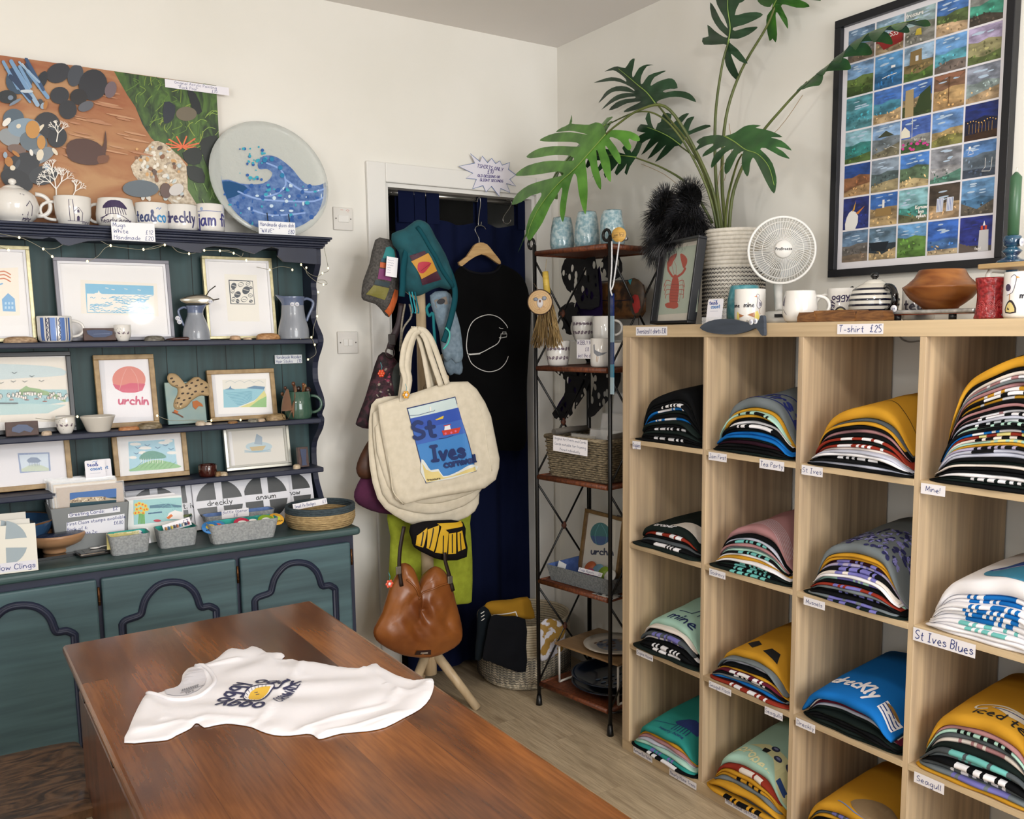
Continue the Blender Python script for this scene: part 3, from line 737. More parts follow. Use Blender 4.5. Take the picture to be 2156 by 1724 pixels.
pic('framed_print','gold framed print of dark pebbles beside the grey jugs',437,541,583,707,.845,S1,.010,GOLD,a_peb,6,inner='#e2e1e4')
def a_harb(a):
    a.poly([(-60,752),(147,752),(153,887),(-60,890)],'#e4ddd2')
    a.poly([(-60,768),(60,768),(128,775),(135,790),(60,795),(-60,800)],'#c3d3d6',2); a.poly([(-60,820),(140,820),(146,845),(80,855),(-60,850)],'#9fc5cb')
    a.poly([(-60,852),(60,850),(140,852),(100,870),(-60,876)],'#b4cfcf',1)
    a.poly([(40,822),(55,812),(62,816),(80,818),(120,830),(138,840),(138,847),(100,832),(40,832)],'#8fae7c')
    rr=random.Random(4)
    for i in range(52):
        x=rr.uniform(-10,138); y=829+abs(x-70)/14+rr.uniform(-6,5); a.rect(x,y,x+5,y+5,'#e9e4dc')
        a.line([(x,y+5),(x,y),(x+2.5,y-2),(x+5,y),(x+5,y+5)],.7,'#3c4148',caps=False)
    for x,y in ((30,785),(28,803),(52,803),(67,792),(87,802),(2,806)): a.line([(x-5,y-1),(x-1,y+1),(x,y+2),(x+2,y),(x+5,y-1)],1,'#5d666e')
    for x,y in ((20,842),(52,842),(72,840),(90,845),(100,838)): a.line([(x,y),(x+8,y)],1.4,'#a8503c'); a.line([(x+4,y),(x+4,y-7)],.6,'#3c4148')
    a.line([(-20,849),(37,849)],2.5,'#6f777b')
pic('framed_print','black framed harbour town watercolour on the middle shelf',-68,741,163,890,.86,S2,.014,BLK,a_harb,6)
def a_urch(a):
    a.poly([(219,753),(316,754),(326,877),(226,879)],'#e9e7ec')
    a.ell(271.5,799,35,28,'#d98478',30); a.poly([(237,808),(255,812),(275,806),(306,808),(300,822),(283,827),(258,826),(243,818)],'#cf5571',1)
    a.line([(252,820),(258,795),(266,776)],1,'#e0a79b',sm=3); a.line([(292,822),(288,795),(276,776)],1,'#e0a79b',sm=3)
    a.text('urchin',250,850,16,'#c4426b',3.6,rot=.02,slant=.02,sx=.98)
pic('framed_print','oak framed print of a pink sea urchin on the middle shelf',208,746,335,889,.855,S2,.0155,OAK2,a_urch,8,mount='#dcdce2')
def a_beach(a):
    a.poly([(452,786),(568,784),(577,868),(460,872)],'#efedec'); a.poly([(468,800),(560,797),(561,856),(471,858)],'#e6e3da')
    a.poly([(470,820),(518,818),(555,814),(558,826),(535,843),(500,857),(471,858)],'#8fc4d4',1); a.poly([(518,817),(535,812),(558,814),(556,820)],'#5d86a8')
    a.poly([(556,822),(561,832),(561,856),(505,857),(535,845)],'#d8d48a'); a.poly([(561,834),(561,857),(525,857),(545,842)],'#8fbf7e')
    for i in range(9): a.line([(475+i*3,828+i*3),(500+i*2,826+i*3),(530,824+i*2)],.9,'#5f9fb8',sm=2)
    a.poly([(473,820),(482,817),(485,812),(487,817),(495,820)],'#5d86a8')
    for i in range(4): a.line([(475+i*20,805),(485+i*20,801),(495+i*20,806)],.7,'#aab4bb',sm=3)
pic('framed_print','oak framed beach and dunes watercolour beside the green mug',443,777,584,880,.86,S2,.0145,OAK2,a_beach,8,mount='#dddcdf')
def a_tree1(a):
    a.poly([(-60,935),(143,924),(150,1014),(-60,1028)],'#e3e1e6'); a.poly([(37,954),(104,952),(107,991),(42,996)],'#8f9fc2'); a.poly([(40,958),(101,955),(103,989),(46,992)],'#cfdbe8')
    a.poly([(44,988),(60,980),(75,976),(92,981),(103,986),(103,991),(46,993)],'#c3cfbd',1); a.poly([(56,969),(64,963),(78,963),(87,970),(80,974),(60,974)],'#7e90ac',1)
    for i in range(7): a.line([(62+i*3.4,973),(62+i*3.4,981)],1,'#7e90ac')
pic('framed_print','oak framed blue tree print at the left of the lowest shelf',-78,916,158,1036,.86,S3,.0155,OAK2,a_tree1,10)
def a_tree2(a):
    a.poly([(253,921),(376,910),(388,999),(262,1010)],'#e6e5e6'); a.poly([(270,930),(366,924),(374,985),(273,993)],'#a5cfe0')
    for x,y,s_ in ((285,935,12),(305,943,14),(345,932,12),(362,953,11),(280,963,8),(300,953,9),(355,928,9)): a.ell(x,y,s_,3.4,'#eceae6',14)
    a.poly([(273,992),(285,984),(310,972),(335,968),(374,978),(374,985)],'#8fc08a',2); a.poly([(293,964),(303,953),(322,949),(343,955),(350,963),(330,966),(300,968)],'#5f9a8a',2)
    for i in range(10): a.line([(297+i*5,966),(297+i*5,975)],1.2,'#e0e4dc')
    for i in range(8): a.line([(285+i*10,986),(300+i*10,972)],.8,'#4d8b56',sm=0)
    for x,y in ((290,943),(310,938),(332,943),(348,938),(360,946),(287,955)): a.line([(x-5,y-2),(x,y+1),(x+5,y-2)],1.4,'#4d6f9c')
pic('framed_print','oak framed print of green hill with trees and swallows',244,905,400,1015,.86,S3,.0155,OAK2,a_tree2,10)
def a_boat(a):
    a.poly([(486,901),(603,892),(614,980),(496,988)],'#dedad2'); a.ell(545,940,28,10,'#b8cdd6',24); a.poly([(535,935),(540,913),(552,920),(552,936)],'#9fb0bf'); a.poly([(525,941),(560,938),(553,948),(530,949)],'#c9b58a')
    for i in range(3): a.line([(515,948+i*2),(540,950+i),(570,946+i*2)],1,'#8fb4c8',sm=2)
pic('framed_print','silver framed small boat watercolour at the right of the lowest shelf',477,893,614,996,.86,S3,.011,SILV,a_boat,9,inner='#b9b7ae')
# ================================================================ small crockery helpers
def handle(g,r,z0,z1,out,ang=0,th=.005,mi=0,n=12,flat=1.5):
    pts=[]
    for i in range(n+1):
        t=math.pi*i/n; pts.append((r-.003+out*math.sin(t)**.8,0,(z0+z1)/2-(z1-z0)/2*math.cos(t)))
    c,s_=math.cos(ang),math.sin(ang)
    g.tube([(x*c,x*s_,z) for x,_,z in pts],th,8,mi,flat=1)
WHT=gloss('#dcd9d4')
def mug(label,px,py,Y,ax,r_px,h_px,ang,draw=None,z=None,mat_=None,name='mug',shape=0,group=None,out=.5,inner=None,cat='mug',rz=None,hm=None,art_r=.35,handle_=True):
    p=at(px,py,ax,Y); s=SC(p); r,h=r_px*s,h_px*s
    if z is None: z=p.z
    o=thing(name,label,cat,(p.x,p.y,z+.0005),cam_rz(p) if rz is None else rz,group)
    m=mat_ or WHT
    if shape==0: pr=[(0,.004),(r*.88,.0),(r*.97,.006),(r,.02),(r,h-.002),(r-.0015,h),(r-.004,h-.002),(r-.004,.01),(0,.008)]
    elif shape==1: pr=[(0,.003),(r*.7,0),(r*.86,.006),(r*.98,h*.25),(r*1.0,h*.45),(r*.93,h*.75),(r*.86,h-.002),(r*.84,h),(r*.82,h-.003),(r*.88,h*.6),(r*.9,h*.3),(0,.01)]
    elif shape==2: pr=[(0,.003),(r*.72,0),(r*.8,.004),(r*.95,h*.4),(r,h-.002),(r-.0015,h),(r-.004,h-.002),(r*.9,h*.4),(r*.74,.01),(0,.009)]
    else: pr=shape(r,h)
    G().lathe(pr,32).obj('body',m,o)
    if handle_: g=G(); handle(g,r*.95,h*.2,h*.82,r*out,ang,h*.055); g.obj('handle',hm or m,o)
    if draw:
        a=Art(); draw(a,r,h); rm={0:r,1:r*.93,2:r*.97}.get(shape,r)
        def fn(u,v,hh):
            k=0
            for (ra,za),(rb,zb) in zip(pr[1:],pr[2:]):
                if zb>za and za<=v<=zb: k=ra+(rb-ra)*(v-za)/(zb-za); break
            k=(k or rm)+hh; return (k*math.sin(u/rm),-k*math.cos(u/rm),v)
        a.obj('decoration',o,fn,base=.0004,cut=r*.2,cutv=h*.1,rough=.35)
    return o
VIO='#3c2f52'
def d_engine(a,r,h):
    a.line([(-.2*r,.15*h),(-.18*r,.85*h),(.02*r,.85*h),(.06*r,.15*h)],h*.02,VIO); a.line([(.05*r,.45*h),(.3*r,.6*h),(.52*r,.42*h),(.52*r,.15*h)],h*.02,VIO)
    a.poly([(.2*r,.15*h),(.2*r,.28*h),(.28*r,.32*h),(.36*r,.28*h),(.36*r,.15*h)],VIO); a.line([(-.35*r,.14*h),(.75*r,.13*h)],h*.015,VIO)
    a.poly([(.22*r,.42*h),(.34*r,.42*h),(.34*r,.5*h),(.28*r,.54*h),(.22*r,.5*h)],VIO); a.text('mine',.55*r,.05*h,h*.16,VIO,sx=.8)
def d_near(a,r,h):
    a.poly([(-.65*r,.62*h),(-.5*r,.8*h),(-.2*r,.9*h),(.25*r,.88*h),(.5*r,.72*h),(.55*r,.6*h),(0,.66*h)],VIO,2)
    for i in range(9): a.line([(-.45*r+i*.105*r,.64*h),(-.48*r+i*.12*r,.42*h)],h*.022,VIO)
    for i in range(4): a.line([(-.8*r,.22*h+i*.03*h),(-.4*r,.42*h-i*.02*h)],h*.012,VIO)
    a.line([(-.8*r,.22*h),(-.3*r,.42*h),(.2*r,.4*h),(.75*r,.18*h)],h*.02,VIO,sm=3); a.text('nearly home',0,.15*h,h*.15,VIO,h*.02,align='c',sx=.85)
def bigword(t,c1,c2=None,k=.42,y=.3,dx=-.85,sx=1,n=3):
    def f(a,r,h):
        if c2: a.text(t[:n],dx*r,y*h,k*h,c1,k*h*.16,slant=0,sx=sx); a.text(t[n:],dx*r+twid(t[:n],k*h)*sx+.03*r+k*h*.2*sx,y*h,k*h,c2,k*h*.16,slant=0,sx=sx)
        else: a.text(t,dx*r,y*h,k*h,c1,k*h*.16,slant=0,sx=sx)
    return f
CTz=CT+.0005
def teapot(label,px,py,ax,Y,r_px,body,hm,z,ang,sp,art=None,sk=1.0,lid=None,knob=None,stripes=None):
    p=at(px,py,ax,Y); s=SC(p); r=r_px*s
    o=thing('teapot',label,'teapot',(p.x,p.y,z+.0005),cam_rz(p))
    H=r*1.62*sk
    pr=[(0,.003),(r*.62,0),(r*.68,.006),(r*.9,H*.2),(r,H*.42),(r*.99,H*.6),(r*.86,H*.8),(r*.6,H*.93),(r*.46,H*.965),(r*.44,H*.94)]
    G().lathe(smooth(pr,3),36).obj('body',body,o)
    l=G().lathe([(r*.5,H*.93),(r*.46,H*.98),(r*.3,H*1.05),(r*.1,H*1.08),(0,H*1.085)],28).obj('lid',lid or body,o)
    G().lathe([(r*.09,H*1.06),(r*.09,H*1.09),(r*.17,H*1.14),(r*.16,H*1.21),(r*.08,H*1.245),(0,H*1.25)],18).obj('knob',knob or lid or body,l)
    g=G(); handle(g,r*.93,H*.25,H*.86,r*.6,ang,r*(.15 if stripes else .1)); g.obj('handle',hm,o)
    c,s_=math.cos(sp),math.sin(sp)
    G().tube([(c*r*.8,s_*r*.8,H*.38),(c*r*1.15,s_*r*1.15,H*.5),(c*r*1.3,s_*r*1.3,H*.75),(c*r*1.5,s_*r*1.5,H*.92)],[r*.2,r*.15,r*.1,r*.08],12).obj('spout',hm if stripes else body,o)
    ps=smooth(pr,3)
    def fn(u,v,hh):
        k=r
        for (ra,za),(rb,zb) in zip(ps,ps[1:]):
            if zb>za and za<=v<=zb: k=ra+(rb-ra)*(v-za)/(zb-za); break
        k+=hh+.0006; return (k*math.sin(u/r),-k*math.cos(u/r),v)
    if stripes:
        for i in range(6):
            z0=H*(.12+i*.135); g=G()
            g.lathe([(fn(0,z0,.0002)[1]*-1,z0),(-fn(0,z0+H*.02,.0004)[1],z0+H*.02),(-fn(0,z0+H*.04,.0004)[1],z0+H*.04),(-fn(0,z0+H*.052,.0002)[1],z0+H*.052)],40); g.obj('stripe',stripes,o)
    if art: a=Art(); art(a,r,H); a.obj('decoration',o,fn,base=.0004,cut=r*.15)
    return o
teapot('white round teapot with engine house drawing on top of the dresser',31,450,1,.79,46,WHT,WHT,CTz,0.1,math.pi,lambda a,r,H:(a.line([(.35*r,.2*H),(.32*r,.78*H),(.48*r,.76*H),(.6*r,.2*H)],.0022,VIO),a.line([(.5*r,.45*H),(.68*r,.6*H),(.8*r,.45*H),(.82*r,.2*H)],.0022,VIO),a.text('mine',.4*r,.06*H,.012,VIO,.002)))
mug('white tapered mug with engine house drawing left of the nearly home mug',155,461,.78,1,36,60,math.pi,d_engine,CTz,shape=2,out=.8,group='printed white mugs on the dresser')
mug('rounded white mug with tree clump reading nearly home',245,467,.775,1,39,60,math.pi-.2,d_near,CTz,shape=1,out=.5,group='printed white mugs on the dresser')
mug('white mug with two-tone blue lettering starting tea on the dresser',321,475,.765,1,32.5,54,math.pi,lambda a,r,h:(bigword('tea&co','#33406e','#3f8cc4',.40,.28,-1.05,.62,4)(a,r,h),a.line([(.3*r,.74*h),(.4*r,.8*h),(.46*r,.72*h),(.6*r,.8*h)],.002,'#3f6fb4')),CTz,group='printed white mugs on the dresser')
mug('white mug reading dreckly between two lettered mugs',383.5,480,.76,1,31,53,1.6,bigword('dreckly','#3b3a66',None,.4,.3,-1.12,.62),CTz,group='printed white mugs on the dresser')
mug('white mug reading jam first, rightmost on the dresser',444,484,.755,1,28.5,57,1.5,lambda a,r,h:(bigword('jam fi','#3b3a7c',None,.42,.22,-1.05,.72)(a,r,h),a.line([(-.95*r,.72*h),(.9*r,.72*h)],.0015,'#3b4f9c'),a.ell(-.6*r,.8*h,.12*r,.06*h,'#8fa5c9')),CTz,group='printed white mugs on the dresser')
# ---- canvas painting
p,w,h=bb(-30,125,484,478,1,.90); zt=at(240,152,1,.90).z
cv=thing('canvas_painting','large rock pool painting on canvas behind the mugs, half sand half green weed','painting',(p.x,.905,CTz))
hh=zt-CTz
G().box(-w/2,w/2,-.018,0,0,hh).obj('canvas',M('#b98f68','#9c6245',(3,3,9),.7,det=5,dist=1.2),cv)
a=Art(map=pmap(MAT(cv),.018))
rr=random.Random(11)
a.poly([(240,150),(252,172),(268,200),(285,225),(300,262),(318,290),(340,310),(375,325),(395,345),(395,400),(410,440),(430,475),(484,480),(484,184),(344,165)],M('#1b2f16','#4a6a2a',(30,30,12),.45,det=5,dist=1.5))
for i in range(60):
    x=rr.uniform(262,440); y=rr.uniform(160,300)
    if x-240>(y-150)*.75+10: a.line([(x,y),(x+rr.uniform(-10,14),y+8),(x+rr.uniform(-20,4),y+rr.uniform(16,30))],1.6,rr.choice(['#6f8a33','#55752c','#8a9a3f']),sm=3,caps=False)
a.poly([(345,215),(368,222),(365,250),(345,260)],'#1d2430',2); a.poly([(395,190),(412,198),(425,235),(410,240),(400,215)],'#131a1c',2); a.ell(392,240,22,15,'#6a6150')
for i in range(10): a.line([(384,310),(384+34*math.cos(i*.62),308+15*math.sin(i*.62)-6)],3,'#d8673d')
for i in range(18): x=rr.uniform(400,480);y=rr.uniform(240,330); a.line([(x,y),(x+12,y-10),(x+26,y-6)],1.1,'#8fae4f',sm=2,caps=False)
for q in ([(384,322),(410,310),(425,320),(420,345),(395,345)],[(420,300),(440,287),(465,295),(460,380),(440,360),(428,330)],[(390,350),(425,355),(430,385),(400,378)],[(440,330),(480,320),(480,400),(455,390)]): a.poly(q,'#141d1a',2)
for i in range(16): x=rr.uniform(405,480);y=rr.uniform(395,470); a.line([(x,y),(x+rr.uniform(-8,8),y-16)],2,'#6f8f4a')
a.poly([(275,350),(300,325),(320,298),(345,302),(365,318),(392,350),(395,400),(420,440),(395,440),(360,428),(335,402),(295,385)],M('#a8957c','#d6c8b2',(120,120,120),.5,det=4),2)
for i in range(90):
    x=rr.uniform(285,385);y=rr.uniform(310,425)
    if abs(x-290-(y-310)*.5)<70: a.ell(x,y,rr.uniform(2,7),rr.uniform(2,5),rr.choice(['#dcd6cb','#9a8c7c','#7f5638','#b9c4c6','#e4ddd0','#5c4a40','#c79a63']),9,rr.uniform(0,3))
for i in range(26):
    x=rr.uniform(130,300); y=rr.uniform(190,360)
    a.ell(x,y,rr.uniform(12,34),rr.uniform(1,3),rr.choice(['#ad7a58','#b98a66']),14,.2)
for q,c in (([(140,305),(160,293),(190,295),(215,310),(222,335),(200,348),(165,345),(142,332)],'#47271b'),([(213,320),(218,300),(221,275),(224,300),(222,322)],'#4c2a1c'),([(205,330),(228,328),(225,342),(207,345)],'#6d3f22')): a.poly(q,c,2)
for x,y,rx,ry,c in ((122,155,26,20,'#2a2c33'),(158,160,16,24,'#3b4049'),(195,180,30,33,'#23242b'),(232,190,12,18,'#6a5a60'),(125,202,20,18,'#26282f'),(165,205,18,17,'#1d1a1c'),(180,225,17,10,'#565860'),(142,232,19,20,'#22242a'),(88,170,10,20,'#1c232b'),(40,170,28,30,'#30465c'),(15,205,20,14,'#1f2428'),(28,250,22,20,'#4c5b68'),(98,265,28,28,'#2a2b30'),(20,290,24,18,'#8a8f92'),(50,270,34,20,'#7f93a3'),(120,290,20,22,'#22252b'),(35,315,20,10,'#6e5a52'),(70,300,30,22,'#5d6a74'),(80,330,36,16,'#777f86'),(45,350,40,26,'#25282e'),(35,380,36,22,'#191c22'),(90,370,30,20,'#2c3036'),(295,398,38,18,'#56616a'),(348,402,12,16,'#5d463f'),(370,400,16,12,'#c9c4c0')): a.ell(x,y,rx,ry,c,20,rr.uniform(-.5,.5))
for i in range(13): x=rr.uniform(5,60);y=rr.uniform(125,165); a.line([(x,y),(x+rr.uniform(20,45),y+rr.uniform(40,75))],rr.uniform(4,9),rr.choice(['#3e5f86','#6f93b8','#1f3656','#cdd6de','#2d4a6f','#8fa9c2']))
for i in range(22): x=rr.uniform(0,120);y=rr.uniform(180,360); a.ell(x,y,rr.uniform(5,15),rr.uniform(3,9),rr.choice(['#b9c3cb','#8fa0b0','#e0dcd4','#6f7f92','#a86f2f','#3a4048','#d8cdb8']),10,rr.uniform(0,3))
a.ell(68,274,15,19,'#b98542',16); a.ell(86,301,9,15,'#b98542',14)
def coral(x,y,ang,l,d):
    x2,y2=x+l*math.cos(ang),y-l*math.sin(ang); a.line([(x,y),(x2,y2)],.8+d*.45,'#e8e3db',caps=False)
    if d>0:
        for q in (-.5,.15,.6): coral(x2,y2,ang+q+rr.uniform(-.2,.2),l*.72,d-1)
coral(118,425,1.6,26,4); coral(150,418,1.1,16,3); coral(118,300,1.4,18,3); coral(112,372,1.8,14,3)
a.obj('painted_scene',cv,lambda u,v,h:(max(-w/2,min(w/2,u)),-.018-h,min(hh,max(.0,v))),base=.0002,rough=.45)
card('price_card','white card reading Original Acrylic Painting on the canvas corner',at(416,184,1,.883),.205,.026,['Original Acrylic Painting   ','"Rock Pool"           £70'],0,0,col='#e6e3ea',thick=.001,size=.0085)
# ---- glass dish
p=at(583,489,1,.80)
gd=thing('glass_dish','round handmade glass dish with a blue wave leaning against the wall','dish',(p.x,.80,CTz),0,rx=-rad(14))
s=SC(p); Rg=126*s; zc=Rg
clr=M('#dbe0dc',rough=.08,alpha=.5,bump=.9,sc3=(70,70,70),kind='noise',coat=1)
G().lathe([(0,0),(Rg*.9,.0),(Rg,.006),(Rg,.012),(Rg*.9,.007),(0,.006)],56).obj('glass_disc',clr,gd).matrix_local=Matrix.Translation((0,0,zc))@Matrix.Rotation(rad(90),4,'X')
a=Art(map=pmap(MAT(gd),.0))
def circ(pts): 
    out=[]
    for x,y in pts:
        dx,dy=x-582,y-371; r_=math.hypot(dx,dy)
        if r_>116: dx,dy=dx*116/r_,dy*116/r_
        out.append((582+dx,371+dy))
    return out
wave=[(460,382),(480,380),(505,388),(530,390),(552,388),(567,378),(572,366),(562,358),(553,358),(545,358),(541,350),(546,335),(560,329),(580,332),(600,345),(618,362),(632,380),(650,392),(675,390),(695,378),(706,370),(704,405)]
bt=[(582+117*math.cos(t),371+117*math.sin(t)) for t in [.28+i*(math.pi-.28-.0)/22 for i in range(23)]]
BG1=M('#6f8fc4','#4468a8',(60,60,60),.08,.4,det=4,alpha=.85); BG2=M('#3560a5',rough=.08); BG3=M('#3fa5bd',rough=.05); BG4=M('#c9dcea',rough=.05)
a.poly(circ(smooth(wave,2))+bt[1:],BG1)
a.poly(circ([(462,384),(500,388),(520,398),(505,410),(480,420),(470,418)]),'#23507f',2)
for q in ([(560,345),(590,360),(600,390),(580,410),(555,415)],[(600,380),(640,405),(680,400),(700,385)],[(500,405),(540,420),(600,425),(660,425),(690,410)],[(520,440),(570,455),(640,450)]): a.line(circ(q),3.5,'#8da9dc',sm=4); 
for i in range(90):
    t=rr.uniform(0,math.pi); r_=122*rr.uniform(.1,.97); x=582+r_*math.cos(t); y=392+(r_*.78)*math.sin(t)
    if math.hypot(x-582,y-371)<118: a.ell(x,y,rr.uniform(1.2,5.5),rr.uniform(1.2,5),rr.choice([BG2,BG3,BG4,BG2]),10)
for i in range(34):
    x=rr.uniform(500,560);y=rr.uniform(310,385); a.ell(x,y,rr.uniform(1,4),None,rr.choice([BG3,BG2]),9)
for x,y in ((555,340),(588,356),(570,338),(592,372)): a.ell(x,y,5,5,'#2f7fae',12)
def wcl(u,v,h):
    r_=math.hypot(u,v-zc); k_=min(1,Rg*.975/max(r_,1e-6)); return (u*k_,-h-.004,zc+(v-zc)*k_)
a.obj('wave_inlay',gd,wcl,base=.004,rough=.1,cut=.01,cutv=.01)
g=G()
for x in (-.035,.04): g.tube([(x,-.03,.0),(x,-.03,.075)],.002,6); g.tube([(x,-.03,.003),(x,.05,.003)],.002,6)
g.obj('dish_stand',M('#2b3440',rough=.3),gd)
card('price_card','white card reading Handmade glass dish WAVE £80 on the cornice',at(583.5,480,1,.71),.124,.042,['Handmade glass dish','"WAVE"          £80'],0,0,col='#e2e4e8',size=.013)
card('price_card','white card listing mug prices hung over the cornice front',at(281,488,1,.685),.123,.055,['Mugs               ',('White','£12'),('Handmade','£20')],0,0,col='#e4e4e8',size=.012)
# ---- fairy lights
fl=thing('fairy_lights','warm white fairy light string draped across the dresser front','fairy lights',(-1.7,.73,CT-.06))
F0=-Vector(fl.location); g=G()
def fy(x,y): return .728 if x<640 and y<560 else (.74 if y<560 else .752)
W_=[[(-10,490),(40,500),(60,507),(91,524),(110,540)],[(91,524),(115,523),(132,515)],[(18,526),(0,520)],[(184,550),(205,540),(220,523),(233,517)],[(212,507),(233,517),(265,522),(302,525),(330,517),(347,515)],[(302,525),(325,523),(347,515)],[(362,518),(375,530),(398,534),(412,532)],[(430,527),(463,528),(492,533),(508,540),(512,532)],[(463,528),(480,527),(492,533)],[(540,562),(568,568)],[(568,568),(590,561),(612,564)],[(634,557),(650,575),(668,582),(679,575)],[(645,564),(646,575),(662,590),(681,599),(689,597),(683,590),(668,590)],[(679,575),(690,571),(691,565),(688,548),(682,520)],[(670,615),(668,640),(667,666),(660,690),(657,710),(633,711)],[(656,710),(662,726),(665,745),(648,757)],[(75,880),(110,884),(140,878),(163,877)],[(331,875),(360,885),(400,884),(445,885),(480,883),(506,884)]]
for l in W_: G().tube([at(x,y,1,fy(x,y)) for x,y in smooth(l,4)],.0009,5).obj('wire',M('#8d8a78',rough=.35,metal=.6),fl,F0)
bulb=M('#ffe9a8',rough=.3,emis=3.0)
for x,y in ((40.5,500),(18,526.5),(91,524),(110,540),(184,550),(233,517),(302,525),(347,515.6),(398,534),(430,527),(463,528),(492,533),(518.5,548),(568,568),(615.5,568),(634,557),(645,563.5),(691,564.6),(679,575),(681,599),(670,615),(667.6,665.8),(655.6,710),(633,711),(662.7,725.7),(648.6,756.7),(163,877),(331,875),(445,885),(506.5,884)):
    G().ball(at(x,y,1,fy(x,y)-.001),.0032,.0032,.0042,8).obj('bulb',bulb,fl,F0)
# ---- shelf things
BLUEW=M('#44629c','#5d7fb8',(90,90,14),.2,det=2)
def d_stripe(a,r,h):
    for u,wd_,c in ((-.78,.26,'#4a6cae'),(-.5,.05,'#223058'),(-.3,.07,'#223058'),(-.1,.3,'#6d8cc8'),(.12,.06,'#223058'),(.45,.3,'#5878b4'),(.72,.05,'#223058'),(.92,.14,'#4a6cae')): a.rect((u-wd_/2)*r,.05*h,(u+wd_/2)*r,.93*h,c)
    for u in (-.42,.27): a.line([((u+(.05 if i%2 else -.05))*r,(.1+i*.09)*h) for i in range(10)],.002,'#223058',sm=2)
mug('blue and white vertically striped pottery mug on the top shelf',117,711,.80,1,33,54,0,d_stripe,S1,gloss('#d9d6d2'),shape=0,out=.75)
def pblock(label,px,py,Y,z,w_,h_,draw,lean=8):
    p=at(px,py,1,Y); s=SC(p); o=thing('printing_block',label,'printing block',(p.x,p.y,z+.0008),0,'carved printing blocks on the dresser',rx=-rad(lean)); W,H=w_*s/2,h_*s
    G().box(-W,W,-.02,0,0,H).obj('wood_block',M('#3a2621','#4a312a',(60,8,60),.5),o,bevel=.001)
    a=Art(); draw(a,W,H); a.obj('carved_face',o,lambda u,v,h:(u,-.02-h*6,v),base=.0003)
pblock('small wooden printing block carved with a fish beside striped mug',209,711,.80,S1,62,26,lambda a,W,H:(a.poly([(-.75*W,.5*H),(-.4*W,.25*H),(.3*W,.25*H),(.75*W,.45*H),(.8*W,.7*H),(.3*W,.85*H),(-.4*W,.85*H),(-.8*W,.8*H)],'#44506e',1),a.line([(-.4*W,.5*H),(.6*W,.55*H)],.001,'#7d88a3')))
def d_mus(rows=2,n=5,k=.12):
    def f(a,r,h):
        rr=random.Random(8)
        for j in range(rows):
            for i in range(n):
                u=(-1.15+2.3*(i+.5*(j%2)+.2)/n)*r; v=(.32+.36*j/max(1,rows-1)*1.0)*h if rows>1 else .5*h; t=rr.uniform(0,6); s_=k*h*.46
                a.ell(u,v,s_*1.25,s_*.75,'#6f6069',12,t); 
        for j in range(rows):
            for i in range(n):
                u=(-1.15+2.3*(i+.5*(j%2)+.2)/n)*r; v=(.3+.42*j/max(1,rows-1)*1.0)*h if rows>1 else .5*h
                a.line([(u-k*h*.4,v),(u,v+k*h*.28),(u+k*h*.4,v)],.0007,'#cfc6cf',sm=2,caps=False)
        for i in range(n*3): a.ell(rr.uniform(-1.2,1.2)*r,rr.uniform(.2,.8)*h,.001,.001,'#5b4a55',6)
    return f
def cup(label,px,py,Y,z,r,h,ax=1): 
    return mug(label,px,py,Y,ax,r,h,0,d_mus(1,4,.17),z,name='handleless_cup',cat='cup',shape=lambda r,h:[(0,.002),(r*.6,0),(r*.66,.003),(r*.9,h*.3),(r,h*.6),(r*.98,h-.001),(r*.95,h),(r*.92,h*.6),(r*.6,.01),(0,.008)],handle_=False,group='small mussel print cups')
cup('small white mussel print cup in front of the sea linocut',259,713,.785,S1,17,34)
cup('small white mussel print cup beside the black harbour frame',138.5,903,.79,S2,18.5,37)
def shell(label,px,py,Y,w_,h_,z,col='#b79c7c',c2='#7d6247',kind='shell',group='sea shells along the dresser shelves'):
    p=at(px,py,1,Y); s=SC(p); a_,b_=w_*s/2,h_*s; ph=px
    def fn(u,v):
        t=2*math.pi*u; r_=math.sin(math.pi/2*(1-v)); rib=1+.05*math.cos(11*t)*(1-v)
        return (a_*r_*rib*math.cos(t),.017*r_*rib*math.sin(t),b_*(1-(1-v)**2)**.5*(1+.12*math.sin(9*t+ph)*(1-v)))
    o=G().grid(33,6,fn,cu=True).obj('sea_shell',M(col,c2,(70,70,240),.5,.3,det=3)); o.location=(p.x,p.y,z); o.rotation_euler=(0,0,px%3-1.5 if w_<30 else 0)
    return tag(o,label,'shell',group)
